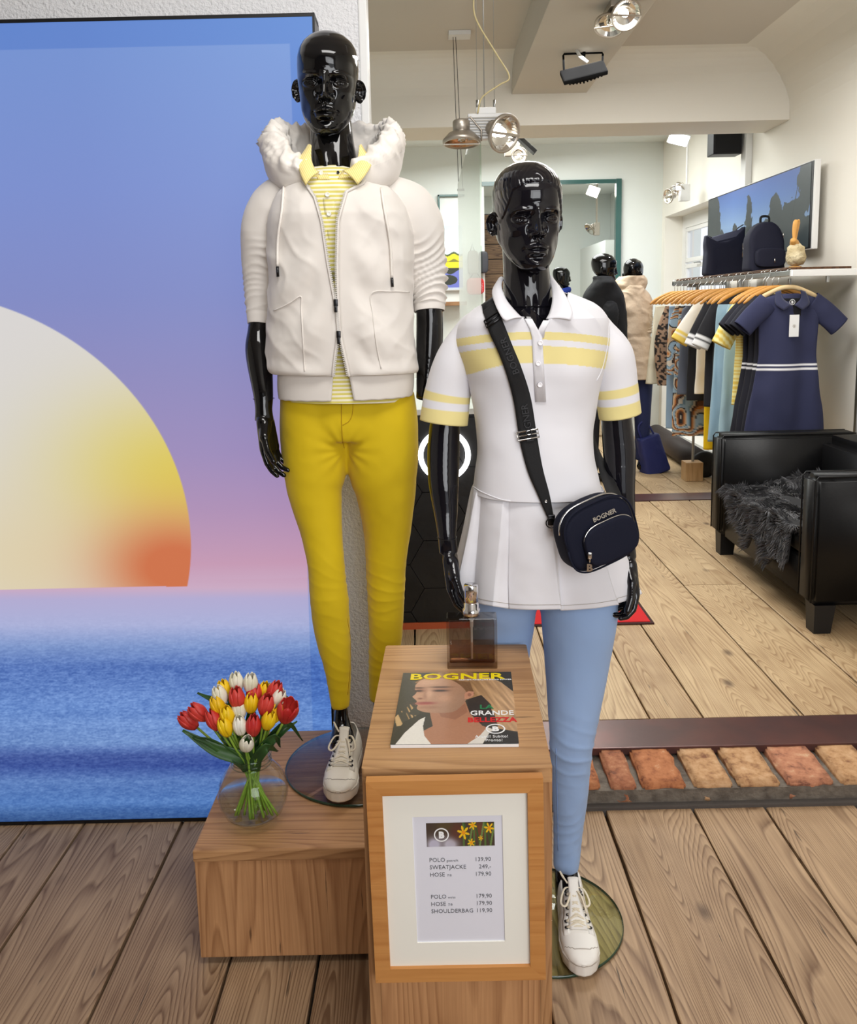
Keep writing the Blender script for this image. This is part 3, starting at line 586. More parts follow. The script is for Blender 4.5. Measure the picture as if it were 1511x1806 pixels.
TUL = [('w',417,1203,4),('w',442,1205,3),('y',396,1216,4),('w',388,1226,2),('r',418,1231,1),('r',448,1224,3),('y',466,1220,4),('r',484,1220,3),('w',491,1232,2),('y',443,1240,1),('y',384,1244,1),('r',469,1243,0),('r',506,1256,0),('w',422,1251,1),('r',350,1256,2),('r',332,1271,3),('r',377,1269,0),('y',401,1262,0),('y',397,1282,-1),('w',423,1279,-1),('r',447,1279,-1),('y',474,1270,-1),('y',486,1258,1),('w',435,1312,-2)]
for i, (c, px, py, dp) in enumerate(TUL):
    Yd = VY+.012*dp-.015; p = at(px, py, Yd); size = .0375*(1.1 if c == 'r' else 1)*(1.12 if i == 12 else 1)
    lean = np.array((px-432, 0, 0.))/110.; ax = np.array((lean[0]*.85, -.06+.05*dp*.5, 1)); 
    if i == 23: ax = np.array((.25, -.45, .85))
    if i in (14, 15): ax = np.array((-.75, -.15, .8))
    if i == 12: ax = np.array((.35, -.28, 1))
    ax /= np.linalg.norm(ax); base = p-ax*size*.65
    colname = {'w': 'white', 'r': 'red', 'y': 'yellow'}[c]
    LAB = ['tall white tulip at the very top of the bouquet', 'white tulip at the top, right of the tallest one', 'yellow tulip high at the back beside the upper-left white tulip', 'white tulip at the upper left of the bouquet', 'deep red tulip right under the topmost white tulip', 'red tulip half hidden behind the upper yellow bud', 'yellow tulip peeping out at the back between two red tulips', 'red tulip at the back right rim of the bouquet', 'white tulip at the right edge above the wide-open red bloom', 'orange-yellow tulip bud just right of the bouquet centre', 'yellow tulip at the left, above the small closed red tulip', 'broad red tulip right of the orange-yellow bud', 'wide-open red tulip at the right edge of the bouquet', 'slim white tulip hidden in the middle of the bouquet', 'red tulip leaning out at the upper left edge', 'lowest red tulip at the far left edge of the bouquet', 'closed red tulip left of the yellow pair', 'upper yellow tulip of the pair left of centre', 'lower yellow tulip of the pair left of centre', 'egg-shaped white tulip in the front row', 'closed red tulip in the front row beside the white one', 'large yellow tulip in the front row at the right', 'yellow tulip tucked behind the large front yellow tulip', 'drooping open white tulip hanging over the vase rim'][i]
    t = T('tulip', LAB, 'flower', tuple(base), 'tulips in the glass vase')
    mb = MB()
    for V in petal_bloom(base, ax, size, 1.45 if i == 12 else (1.0 if i == 23 else (.85 if i in (16, 19, 20) else 1.0)), i):
        v_, f_ = grid(V, closed=False); mb.add(v_, f_)
    pe = mb.build('petals', cols[c], t, True); so = pe.modifiers.new('t', 'SOLIDIFY'); so.thickness = .0012
    neckp = np.array((VX+(p[0]-VX)*.22+random.uniform(-.008, .008), VY+(Yd-VY)*.4, VZ+.15)); neckp[0] = np.clip(neckp[0], VX-.033, VX+.033)
    th = random.uniform(0, 2*PI); rb = random.uniform(.02, .052); bot = np.array((VX-(p[0]-VX)*.35+rb*.6*math.cos(th), VY+rb*.7*math.sin(th), VZ+.012+.1*rb))
    pts = spline([bot, (bot+neckp)/2+np.array((0, 0, .004)), neckp, (neckp*.45+base*.55)+np.array((0, 0, -.004)), base+ax*.002], 18)
    MB().tube(pts, .0030, 7).build('stem', m_stem, t, True)
def leaf(pts, w, twist, t, up=(0, -1, .3)):
    P = spline(pts, 16); T_, N, B = frames(P, up); V = []
    for i, p in enumerate(P):
        s = i/15; ww = w*math.sin(PI*min(.97, .12+s*.88))**.75; a = twist*s
        n = N[i]*math.cos(a)+B[i]*math.sin(a); b = B[i]*math.cos(a)-N[i]*math.sin(a)
        V.append([p+b*ww*k+n*(abs(k)**1.6*ww*.45) for k in (-1, -.5, 0, .5, 1)])
    v_, f_ = grid(np.array(V), closed=False); o = mk('leaf', v_, f_, m_leaf, t, True); so = o.modifiers.new('t', 'SOLIDIFY'); so.thickness = .0009
    return o
tuls = [o for o in COL.objects if o.name.startswith('tulip')]
nk = lambda dx, z=.13: (VX+dx, VY-.012, VZ+z)
LV = [((430, 1330), (380, 1322), (322, 1288), .020, .3, 15), ((425, 1335), (375, 1310), (340, 1300), .016, -.3, 14), ((432, 1330), (400, 1300), (382, 1292), .018, .2, 18), ((430, 1300), (400, 1250), (348, 1222), .015, .6, 3), ((432, 1290), (410, 1245), (400, 1232), .012, .2, 16), ((438, 1280), (442, 1250), (434, 1232), .010, .1, 9), ((445, 1290), (447, 1262), (432, 1204), .010, .2, 1), ((455, 1330), (478, 1310), (500, 1286), .014, -.3, 21), ((458, 1325), (500, 1290), (524, 1272), .009, -.4, 12), ((462, 1315), (505, 1275), (534, 1307), .011, .5, 12), ((450, 1335), (470, 1318), (490, 1325), .016, .3, 20), ((440, 1340), (455, 1322), (456, 1302), .012, .1, 23), ((448, 1330), (462, 1300), (468, 1280), .012, .2, 11), ((440, 1330), (430, 1300), (410, 1298), .015, -.3, 19), ((456, 1320), (485, 1300), (494, 1318), .014, .4, 22), ((445, 1300), (500, 1240), (503, 1226), .008, .2, 8)]
for k, (a, b, c, w, tw, ti) in enumerate(LV):
    d = VY-.012 if k in (0, 1, 13, 10, 14) else VY+.02; n0 = np.array(nk((a[0]-440)*.0008))
    leaf([n0, at(a[0], a[1]+8, d), at(b[0], b[1], d-.015), at(c[0], c[1], d-.03 if k < 2 else d+.02)], w*.8, tw, tuls[ti])
# ================================================================== mannequins
m_gloss = M('glossy_black', (9, 9, 11), .08, spec=.38, coat=.35)
m_gloss.node_tree.nodes['Principled BSDF'].inputs['Coat Roughness'].default_value = .03
m_gloss2 = M('glossy_black_violet', (17, 16, 22), .08, spec=.38, coat=.35)
m_gloss2.node_tree.nodes['Principled BSDF'].inputs['Coat Roughness'].default_value = .03
def G(x, z, cx, cz, sx, sz): return np.exp(-((x-cx)/sx)**2-((z-cz)/sz)**2)
def head_geo(nr=230, na=300, hair=False, seed=0, s=1.0):
    """glossy display head, chin at z -.118, crown at +.120, facing -Y; rings of a shaped section plus facial relief"""
    zt = np.linspace(0, 1, nr); z = -.118+.238*(.5-.5*np.cos(PI*zt))*.35+.238*zt*.65
    kz = [-.118, -.112, -.10, -.088, -.075, -.06, -.04, -.02, 0, .02, .04, .06, .08, .095, .108, .116, .120]
    w = [.006, .029, .041, .050, .057, .0625, .066, .0685, .0705, .0718, .0725, .0715, .066, .057, .042, .026, .001]
    yf = [-.074, -.083, -.0875, -.0875, -.0845, -.086, -.0855, -.0855, -.087, -.091, -.093, -.090, -.081, -.069, -.050, -.028, .008]
    yb = [-.062, -.040, -.012, .006, .020, .040, .066, .082, .092, .098, .102, .102, .096, .086, .068, .046, .012]
    nfr = [2.0, 2.0, 2.05, 2.15, 2.3, 2.4, 2.45, 2.45, 2.45, 2.4, 2.35, 2.3, 2.2, 2.1, 2.0, 2, 2]
    ip = lambda a: np.interp(z, kz, a)
    def sm(a):
        q = ip(a); k = np.ones(9)/9; qq = np.concatenate([np.full(4, q[0]), q, np.full(4, q[-1])]); r = np.convolve(qq, k, 'valid'); r[:3] = q[:3]; r[-3:] = q[-3:]; return r
    w, yf, yb, nn = sm(w), sm(yf), sm(yb), sm(nfr)
    yc = np.minimum(.012, (yf*.35+yb*.65))
    u = np.linspace(0, 1, na, endpoint=False); a = -PI/2+2*PI*(u+.075*np.sin(2*PI*u)*-1)   # denser at the face
    ca, sa = np.cos(a), np.sin(a)
    X = np.zeros((nr, na)); Y = X.copy(); Z = np.repeat(z[:, None], na, 1)
    e = 2/nn[:, None]
    X = w[:, None]*np.sign(ca)*np.abs(ca)**e
    dep = np.where(sa < 0, (yc-yf)[:, None], (yb-yc)[:, None]); ee = np.where(sa < 0, e*.98, 1.0)
    Y = yc[:, None]+dep*np.sign(sa)*np.abs(sa)**ee
    front = ss(.25, -.35, sa)[None, :]*1.0; ax = np.abs(X); zc = -Z
    D = 0
    # nose: bridge to tip, wings, nostrils
    hb = np.interp(Z, [-.050, -.043, -.0375, -.031, -.024, -.010, .006, .022, .032], [0, .002, .015, .0245, .0225, .0155, .0095, .0045, 0])
    sg = np.interp(Z, [-.045, -.034, -.020, .0, .02], [.0095, .0098, .0078, .0062, .0075])
    D = D+hb*np.exp(-(X/sg)**2)
    for s_ in (-1, 1):
        D = D+.0095*G(X, Z, s_*.0135, -.0345, .0055, .0065)-.0058*G(X, Z, s_*.0072, -.0425, .0034, .0026)
        D = D-.0045*G(X, Z, s_*.0195, -.028, .004, .009)
        # socket, brow, cheekbone, hollow, temple
        D = D-.0125*G(X, Z, s_*.0355, -.0025, .0175, .0095)-.0055*G(X, Z, s_*.0175, .002, .0065, .010)
        zb = .0165+.10*(ax-.032)*(ax < .034)-.22*np.clip(ax-.042, 0, 1)
        D = D+.0060*np.exp(-((ax-.036)/.020)**2-((Z-zb)/.0052)**2)*.5
        D = D+.0052*G(X, Z, s_*.050, -.026, .013, .010)-.0078*G(X, Z, s_*.047, -.062, .012, .020)
        D = D-.003*G(X, Z, s_*.066, .035, .012, .02)
        # eyeball with lids
        ex, ez = s_*.0355, -.0040; q = ((X-ex)/.0175)**2+((Z-ez)/.0098)**2; ball = np.sqrt(np.clip(1-q, 0, 1)); D = D+.0088*ball
        xr = (X-ex)*s_; lid_u = ez+.0052*(1-(xr/.0168)**2)+.0008*xr/.015; lid_l = ez-.0040*(1-(xr/.0168)**2)-.0004
        inx = np.clip(1-(xr/.0175)**2, 0, 1)**.5
        D = D+.0026*np.exp(-((Z-lid_u)/.0014)**2)*inx+.0018*np.exp(-((Z-lid_l)/.0012)**2)*inx
        D = D-.0022*np.exp(-((Z-(lid_u+.0044))/.0014)**2)*inx*.9
        rr = np.hypot(X-ex-s_*.0004, Z-ez-.0006); D = D-.0009*np.exp(-((rr-.0048)/.0008)**2)*(Z < lid_u)*(Z > lid_l)-.0012*np.exp(-(rr/.0018)**2)
    D = D+.0014*G(X, Z, 0, .012, .012, .010)-.0018*G(X, Z, 0, .0215, .006, .005)
    D = D+.0022*G(X, Z, 0, .055, .035, .022)
    # mouth
    mz = -.0675; cup = .0018*np.cos(np.clip(ax/.012, 0, PI)); wid = np.clip(1-(X/.0262)**2, 0, 1)
    D = D+.0062*G(X, Z, 0, mz, .027, .017)
    D = D+.0078*np.exp(-((Z-(mz+.0062-.0018*(ax/.012)**2*.5+.0*cup))/.0040)**2)*wid**.8*(1-.25*np.exp(-(X/.0028)**2))
    D = D+.0092*np.exp(-((Z-(mz-.0072))/.0054)**2)*np.clip(1-(X/.0235)**2, 0, 1)**.8
    D = D-.0062*np.exp(-((Z-(mz+.0006*np.cos(X*240)))/.0011)**2)*wid**.5
    D = D-.0022*G(X, Z, 0, -.0515, .0028, .006)+.0012*(G(X, Z, .0045, -.052, .0022, .006)+G(X, Z, -.0045, -.052, .0022, .006))
    for s_ in (-1, 1): D = D-.0035*G(X, Z, s_*.0275, mz-.001, .0045, .005)
    D = D-.0055*G(X, Z, 0, -.0855, .016, .0055)+.0055*G(X, Z, 0, -.102, .018, .009)
    D = D*front
    Y = Y-D; X = X*(1+0*D)
    if hair:
        # swept-back sculpted strands above the hairline
        hl = .070-.35*np.clip(ax-.022, 0, 1)*1.6-np.clip(ax-.050, 0, 1)*3.2
        side = np.where(Y > -.012, 1., 0.)
        msk = ss(0, .006, Z-hl)*(Y < .0)+(Y >= .0)*ss(-.055, -.045, Z+0*X)
        msk = np.clip(np.maximum(msk, ss(-.012, .004, Y)*ss(-.062, -.05, Z)), 0, 1)
        ang = np.arctan2(Z-.004, Y-.01+.0); rad = np.hypot((Z-.075)*.9, ax*1.0+.25*np.abs(Y+.07))
        st = np.abs(np.sin(rad*330+1.2*vn(np.stack([X*60, Y*20, Z*60], -1), seed)))**.7
        sc = 1+.035*msk+(.013*(st-.5))*msk*ss(.0, .02, Z+.05)
        cz_ = .0; X = X*sc; Y = .01+(Y-.01)*sc; Z = cz_+(Z-cz_)*(1+.03*msk*(Z > 0))
    V = np.stack([X, Y, Z], -1)*s
    return grid(V, True, True)
def ear_geo(side, s=1.0):
    nu, nv_ = 22, 40; V = []
    for i in range(nu):
        r = i/(nu-1)
        for k in range(nv_):
            a = 2*PI*k/nv_; R0 = 1-.12*math.cos(a-.2)*(math.sin(a) < 0)
            lob = 1-.32*max(0, -math.sin(a))**2
            x = .0165*r*math.cos(a)*lob*R0-.0025*math.sin(a); z = .0275*r*math.sin(a)
            rim = .0075*math.exp(-((r-.86)/.11)**2)*(1 if math.sin(a) > -.75 else .6)*(1 if math.cos(a) > -.75 else .55)
            anti = .0042*math.exp(-((r-.52)/.10)**2)*(1 if math.cos(a) > -.2 else .3); bowl = -.006*math.exp(-(r/.38)**2); trag = .005*math.exp(-(((r-.42)/.14)**2+((a-PI)/.4)**2))
            V.append((x, z, rim+anti+bowl+trag+.004*x/.0185))
    # closed back
    F = []; m = len(V)
    for i in range(nu-1):
        for k in range(nv_): F.append((i*nv_+k, i*nv_+(k+1) % nv_, (i+1)*nv_+(k+1) % nv_, (i+1)*nv_+k))
    for k in range(nv_): x, z, h = V[(nu-1)*nv_+k]; V.append((x*.98, z*.98, h-.004))
    for k in range(nv_): x, z, h = V[(nu-1)*nv_+k]; V.append((x*.5-.004, z*.6, -.010))
    for j in (0, 1):
        b = (nu-1)*nv_+j*nv_
        for k in range(nv_): F.append((b+k, b+(k+1) % nv_, b+nv_+(k+1) % nv_, b+nv_+k))
    V = np.array(V)
    # local (x back, z up, h outward) -> head space; flared about 30 degrees
    fl = math.radians(32); out = np.zeros_like(V); dx, dy = V[:, 0]+.014, V[:, 2]
    out[:, 0] = side*(.0665+dx*math.sin(fl)+dy*math.cos(fl)); out[:, 1] = .008+dx*math.cos(fl)-dy*math.sin(fl)
    out[:, 2] = V[:, 1]*.98-.012+.12*(dx-.014)
    if side < 0: F = [q[::-1] for q in F]
    return out*s, F
def capsule(p0, p1, r0, r1, n=14):
    p0 = np.array(p0, float); p1 = np.array(p1, float); d = p1-p0; L = np.linalg.norm(d)+1e-9; d /= L; P = []; R = []
    for a in np.linspace(-PI/2, 0, 5): P.append(p0+d*r0*math.sin(a)); R.append(max(1e-4, r0*math.cos(a)))
    for a in np.linspace(0, PI/2, 5): P.append(p1+d*r1*math.sin(a)); R.append(max(1e-4, r1*math.cos(a)))
    return tubeg(P, R, n)
def limb(pts, n=22, m=40):
    """tapered limb: pts = (x, y, z, r, flat)"""
    S = spline(pts, m); return tubeg(S[:, :3], S[:, 3], n, True, S[:, 4] if S.shape[1] > 4 else 1.0, up=(0, 1, 0) if abs((S[-1]-S[0])[2]) > .3 else None)
def remesh(mb, voxel, smooth=6, fac=.5):
    o = mb.build('tmp'); md = o.modifiers.new('r', 'REMESH'); md.mode = 'VOXEL'; md.voxel_size = voxel; md.use_smooth_shade = True
    if smooth: sm = o.modifiers.new('s', 'SMOOTH'); sm.iterations = smooth; sm.factor = fac
    dg = bpy.context.evaluated_depsgraph_get(); dg.update(); me = bpy.data.meshes.new_from_object(o.evaluated_get(dg))
    n = len(me.vertices); v = np.empty(n*3); me.vertices.foreach_get('co', v); f = [tuple(p.vertices) for p in me.polygons]
    nr = np.empty(n*3); me.vertices.foreach_get('normal', nr)
    bpy.data.objects.remove(o); bpy.data.meshes.remove(me); return v.reshape(-1, 3), f, nr.reshape(-1, 3)
def hand(mb, wrist, down, palmn, thumbside, curl=.35, s=1.0, spread=.0):
    """five-fingered relaxed hand. down: direction of fingers, palmn: direction the palm faces, thumbside: towards the thumb"""
    w = np.array(wrist, float); d = np.array(down, float); d /= np.linalg.norm(d); n = np.array(palmn, float); n -= d*n.dot(d); n /= np.linalg.norm(n)
    t = np.cross(d, n); t = t if t.dot(thumbside) > 0 else -t
    A = lambda x, y, z: w+s*(t*x+d*y+n*z)
    for x0, r in ((-.026, .0125), (-.010, .0145), (.007, .0148), (.022, .0135)):
        mb.add(*capsule(A(x0*.55, .012, 0), A(x0, .082, -.002), .0165*s, r*s))
    mb.add(*capsule(A(.010, .020, .006), A(.034, .052, .012), .016*s, .0135*s))
    for k, (x0, L, r) in enumerate(((-.031, .060, .0074), (-.0115, .074, .0082), (.0085, .081, .0086), (.028, .074, .0082))):
        p = A(x0, .086, -.003); ang = curl*(1+.22*(3-k)); a = ang*.55; segs = (.46, .31, .25); lx = spread*(k-1.5)
        for j, sg in enumerate(segs):
            q = p+s*L*sg*(d*math.cos(a)+n*math.sin(a)+t*lx*.12); mb.add(*capsule(p, q, r*s*(1.06-.1*j), r*s*(1.0-.12*j))); p = q; a += ang*1.05
    p = A(.034, .052, .012); a = .25
    for j, (L, r) in enumerate(((.036, .0105), (.030, .0090))):
        q = p+s*L*(d*math.cos(.35-.15*j)+t*math.sin(.45-.35*j)*.7+n*(.25+.2*j)); mb.add(*capsule(p, q, r*s*1.05, r*s*.9)); p = q
def rot(yaw=0, pitch=0, roll=0): return Matrix.Rotation(yaw, 4, 'Z') @ Matrix.Rotation(pitch, 4, 'X') @ Matrix.Rotation(roll, 4, 'Y')
def mannequin_body(parent, mat, headc, yaw, pitch, roll, neckbase, arms, legs, hair, torso, hs=1.0, res=(230, 300), vox=.0028, name='body'):
    mb = MB(); hm = Matrix.Translation(headc) @ rot(yaw, pitch, roll)
    mb.add(*head_geo(res[0], res[1], hair, 1, hs), hm)
    for s_ in (-1, 1): mb.add(*ear_geo(s_, hs), hm)
    # neck with tendons, flowing into the shoulders
    hc = np.array(headc); nb = np.array(neckbase); c0 = np.array(hm @ Vector((0, .028, -.055)))
    S = spline([(*c0, .050), (*(c0*.6+nb*.4), .0515), (*(c0*.3+nb*.7), .054), (*nb, .059), (*(nb+np.array((0, .01, -.035))), .078)], 60); na = 72; V = []
    for i, p in enumerate(S):
        tt = i/59
        for k in range(na):
            a = 2*PI*k/na; r = p[3]; x = r*math.cos(a); y = r*math.sin(a)*(1.05 if tt < .8 else 1-.2*(tt-.8))
            fr_ = max(0, -math.sin(a)); off = 0
            for s_ in (-1, 1):
                tx = s_*(.036-.028*tt); off += .0042*math.exp(-((x-tx)/.0085)**2)*fr_*ss(.0, .3, tt)
            off -= .007*math.exp(-(x/.010)**2)*fr_*ss(.55, .85, tt); off += .0028*math.exp(-(x/.012)**2)*fr_*math.exp(-((tt-.4)/.18)**2)
            V.append((p[0]+x, p[1]+y-off, p[2]))
    v_, f_ = grid(np.array(V).reshape(60, na, 3), True, True); mb.add(v_, [q[::-1] for q in f_])
    for arm, hnd in arms:
        a = MB(); a.add(*limb(arm)); 
        if hnd: hand(a, *hnd)
        v_, f_, _ = remesh(a, vox, 5, .5); mb.add(v_, f_)
    t = MB()
    for q in torso: t.add(*limb(q, 24, 30))
    for q in legs: t.add(*limb(q, 20, 40))
    v_, f_, _ = remesh(t, .008, 4); mb.add(v_, f_)
    return mb.build(name, mat, parent, True)

def sil(rows, Yc, dep, n=160, m=120, ex=2.3, frontfn=None):
    """garment tube from silhouette rows (ypx, xleft, xright) at depth Yc; dep(t) half depth"""
    rows = np.array(rows, float); S = spline(rows, m); V = np.zeros((m, n, 3)); th = np.linspace(0, 2*PI, n, endpoint=False)
    for i, r in enumerate(S):
        t = i/(m-1); yc = Yc(t) if callable(Yc) else Yc; L = at(r[1], r[0], yc); Rr = at(r[2], r[0], yc); hw_ = (Rr[0]-L[0])/2; cx = (Rr[0]+L[0])/2; d = dep(t) if callable(dep) else dep
        c, s_ = np.cos(th), np.sin(th); V[i, :, 0] = cx+hw_*np.sign(c)*np.abs(c)**(2/ex); V[i, :, 1] = yc+d*np.sign(s_)*np.abs(s_)**(2/ex); V[i, :, 2] = (L[2]+Rr[2])/2+(Rr[2]-L[2])/2*c
    return V
def nrm(V, closed=True):
    du = np.roll(V, -1, 1)-np.roll(V, 1, 1) if closed else np.gradient(V, axis=1); dv = np.gradient(V, axis=0); n = np.cross(du, dv); return n/(np.linalg.norm(n, axis=-1, keepdims=True)+1e-12)
def cloth(name, V, mat, parent, th=.0025, closed=True, flip=False, col=None, off=-1):
    v_, f_ = grid(V, closed); f_ = [q[::-1] for q in f_] if flip else f_
    o = mk(name, v_, f_, mat, parent, True, col=None if col is None else col.reshape(-1, 3))
    if th: so = o.modifiers.new('t', 'SOLIDIFY'); so.thickness = th; so.offset = off
    return o
def fold(P, d, period, amp, seed, sharp=2., warp=.6):
    """soft ridged folds across direction d"""
    d = np.array(d, float); q = P@d/period+warp*vn(P*14, seed)+.5*vn(P*5, seed+2); r = 1-np.abs(np.sin(PI*q)); return amp*(r**sharp)*(0.55+.45*vn(P*9, seed+5))

m_hood = M('cream_sweat_fabric', (228, 222, 215), .85, bump=(900, .08, .001), sheen=.2)
m_hoodrib = M('cream_rib_fabric', (226, 220, 213), .85, sheen=.2)
m_lining = M('white_nylon_lining', (236, 230, 222), .55, bump=(60, .25, .004))
m_zip = M('zip_teeth', (214, 210, 204), .4)
m_seam = M('seam_grey', (176, 168, 158), .8)  # darker tone for seam lines, also used for the tag print
m_gun = M('gunmetal', (62, 62, 64), .3, 1.0)
def stripes(name, c1, c2, per, axis=2, duty=.5, rough=.8, offs=0., tilt=None):
    m = bpy.data.materials.new(name); m.use_nodes = True; nt = m.node_tree; L = nt.links.new; b = nt.nodes['Principled BSDF']; tc = nt.nodes.new('ShaderNodeTexCoord'); mp = nt.nodes.new('ShaderNodeMapping'); L(tc.outputs['Object'], mp.inputs[0])
    if tilt: mp.inputs['Rotation'].default_value = tilt
    sx = nt.nodes.new('ShaderNodeSeparateXYZ'); L(mp.outputs[0], sx.inputs[0]); a = nd(nt, 'ShaderNodeMath', operation='MULTIPLY_ADD'); L(sx.outputs[axis], a.inputs[0]); a.inputs[1].default_value = 1/per; a.inputs[2].default_value = 50+offs
    f = nd(nt, 'ShaderNodeMath', operation='FRACT'); L(a.outputs[0], f.inputs[0]); r = ramp(nt, [(0, c1), (duty, c2)], 'CONSTANT'); L(f.outputs[0], r.inputs[0]); L(r.outputs[0], b.inputs['Base Color']); b.inputs['Roughness'].default_value = rough; b.inputs['Sheen Weight'].default_value = .2
    return m
m_stripe = stripes('yellow_white_stripes', (222, 210, 110), (244, 238, 216), .0098, duty=.52)
m_colst = stripes('yellow_collar_rib', (238, 216, 122), (248, 232, 170), .0042, axis=0, duty=.5, tilt=(0, .5, 0))
m_yell = M('mustard_yellow_denim', (214, 184, 2), .8, bump=(700, .1, .001), sheen=.1)
m_yseam = M('yellow_seam', (180, 142, 6), .8)
m_blue = M('light_blue_cotton', (150, 178, 220), .8, bump=(700, .08, .001), sheen=.15)
m_bseam = M('blue_seam', (124, 152, 200), .8)
m_shoe = M('white_leather', (238, 236, 230), .45, bump=(140, .1, .001))
m_shoec = M('cream_leather', (232, 226, 212), .45, bump=(140, .1, .001))
m_lace = M('lace_white', (226, 216, 194), .85)

# ---------------------------------------------------------------- trainers
def sneaker(tip, heel, zb, mat, name_label, side):
    tip = np.array(tip, float); heel = np.array(heel, float); L = np.linalg.norm(tip[:2]-heel[:2]); fw = (tip-heel)[:2]/L; rt = np.array((-fw[1], fw[0]))
    t = T('sneaker', name_label[0], 'shoe', (heel[0], heel[1], zb), name_label[1])
    def W(s, x, z): return np.array((heel[0]+fw[0]*s*L+rt[0]*x, heel[1]+fw[1]*s*L+rt[1]*x, zb+z))
    ks = [0, .03, .1, .25, .42, .58, .72, .85, .94, .985, 1.0]
    hw_ = [.002, .022, .032, .034, .034, .039, .0445, .042, .031, .017, .002]
    cxs = [0, 0, 0, -.001, -.002, -.002, 0, .002, .003, .003, .003]
    si = np.linspace(0, 1, 60); s_ = .5-.5*np.cos(PI*si); w_ = np.interp(s_, ks, hw_); cx = np.interp(s_, ks, cxs)*side
    # sole
    V = []
    for z, k in ((0, .93), (.003, 1.0), (.026, 1.0), (.029, .975), (.029, .6)):
        V.append([W(a*1.0, c+b*k, z) for a, b, c in zip(s_, w_, cx)]+[W(a, c-b*k, z) for a, b, c in zip(s_[::-1][1:-1], w_[::-1][1:-1], cx[::-1][1:-1])])
    v_, f_ = grid(np.array(V), True, True); mk('sole', v_, f_, mat, t, True)
    MB().tube([W(a*1.0, c+b*1.005, .0245) for a, b, c in zip(s_, w_, cx)]+[W(a, c-b*1.005, .0245) for a, b, c in zip(s_[::-1], w_[::-1], cx[::-1])], .0009, 5).build('sole_seam', m_seam, t, True)
    # upper: profile height over length, opening for the ankle
    top = np.interp(s_, [0, .04, .12, .25, .36, .46, .58, .70, .80, .90, .97, 1.0], [.075, .092, .088, .078, .086, .092, .076, .060, .052, .046, .036, .029])
    V = []
    for i in range(60):
        if s_[i] <= .005 or s_[i] >= .995: ww = .004
        else: ww = w_[i]*.94
        h = top[i]; ring = []
        for k in range(29):
            a = PI*k/28; c = math.cos(a); sn = math.sin(a); e = .62 if s_[i] > .4 else .5
            wx = ww*math.copysign(abs(c)**e, c)*(1-.28*sn**2*(s_[i] < .62)) ; z = .026+(h-.026)*abs(sn)**.85
            ring.append(W(s_[i], cx[i]+wx, z))
        V.append(ring)
    V = np.array(V); P = V.copy(); nn_ = nrm(V, False); V = V-nn_*0
    v_, f_ = grid(V, False); 
    # cut the collar opening
    f_ = [q for q in f_ if not (lambda c: (s_[c//29] < .36 and s_[c//29] > .05 and 8 <= c % 29 <= 20))(q[0])]
    o = mk('upper', v_, f_, mat, t, True); so = o.modifiers.new('t', 'SOLIDIFY'); so.thickness = .003; so.offset = 0
    # toe cap seam, eyestay panels
    def surf(s, a): # point on the upper at length s and angle a (0..1 across)
        i = int(np.argmin(np.abs(s_-s))); k = a*28; k0 = int(k); fr_ = k-k0; k1 = min(28, k0+1); return P[i][k0]*(1-fr_)+P[i][k1]*fr_
    up = lambda p, h: p+np.array((0, 0, h))
    MB().tube([up(surf(.90-.10*abs(2*a-1)**2, a), .0015) for a in np.linspace(.12, .88, 18)], .0011, 5).build('toe_seam', m_seam, t, True)
    # tongue
    tg = [[up(surf(s, a), .004+.010*(s < .45)+.022*max(0, .46-s)/.1) for a in (.40, .45, .5, .55, .60)] for s in (.74, .64, .54, .46, .41, .37)]
    v_, f_ = grid(np.array(tg), False); o = mk('tongue', v_, f_, mat, t, True); so = o.modifiers.new('t', 'SOLIDIFY'); so.thickness = .004; so.offset = 0
    # eyestays
    for sd in (0, 1):
        A = [[up(surf(s, (a if sd == 0 else 1-a)), .0022) for a in (.22, .28, .34, .385)] for s in np.linspace(.77, .37, 10)]
        v_, f_ = grid(np.array(A), False); o = mk('eyestay', v_, f_, mat, t, True); so = o.modifiers.new('t', 'SOLIDIFY'); so.thickness = .0022; so.offset = 0
    ss_ = np.linspace(.73, .40, 7); eL = [up(surf(s, .335), .005) for s in ss_]; eR = [up(surf(s, .665), .005) for s in ss_]
    for e in eL+eR:
        ring = [e+np.array((.0040*math.cos(a), .0040*math.sin(a), 0)) for a in np.linspace(0, 2*PI, 11)]
        MB().tube(ring, .0011, 5, False).lathe([(0, e[2]-.0005), (.003, e[2]-.0005)], 8, None, e[0], e[1]).build('eyelet', m_gun, t, True)
    lc = MB()
    for k in range(7):
        a, b = eL[k], eR[k]; mid = (a+b)/2+np.array((0, 0, .005)); lc.tube(spline([a, mid, b], 8), .0034, 6, flat=.35)
        if k < 6:
            for p, q in ((eL[k], eR[k+1]), (eR[k], eL[k+1])): lc.tube(spline([p, (p+q)/2+np.array((0, 0, .007)), q], 8), .0036, 6, flat=.35)
    kn = (eL[-1]+eR[-1])/2+np.array((0, 0, .010)); f3 = np.array((fw[0], fw[1], 0)); r3 = np.array((rt[0], rt[1], 0))
    for sg in (-1, 1):
        lc.tube(spline([kn, kn+r3*sg*.022+f3*.012+(0, 0, .007), kn+r3*sg*.034+f3*.040+(0, 0, -.008), kn+r3*sg*.022+f3*.046+(0, 0, -.012), kn+r3*sg*.006+f3*.012], 20), .0026, 6, flat=.45)
    lc.tube(spline([kn, kn+r3*.015*side+f3*.03+(0, 0, .002), kn+r3*.024*side+f3*.062+(0, 0, -.018)], 12), .0024, 6, flat=.45)
    lc.tube(spline([kn, kn-r3*.022*side+(0, 0, .018)-f3*.01, kn-r3*.03*side+(0, 0, .030)-f3*.02, kn-r3*.014*side+(0, 0, .012)], 14), .0026, 6, flat=.45)
    lc.build('laces', m_lace, t, True)
    return t
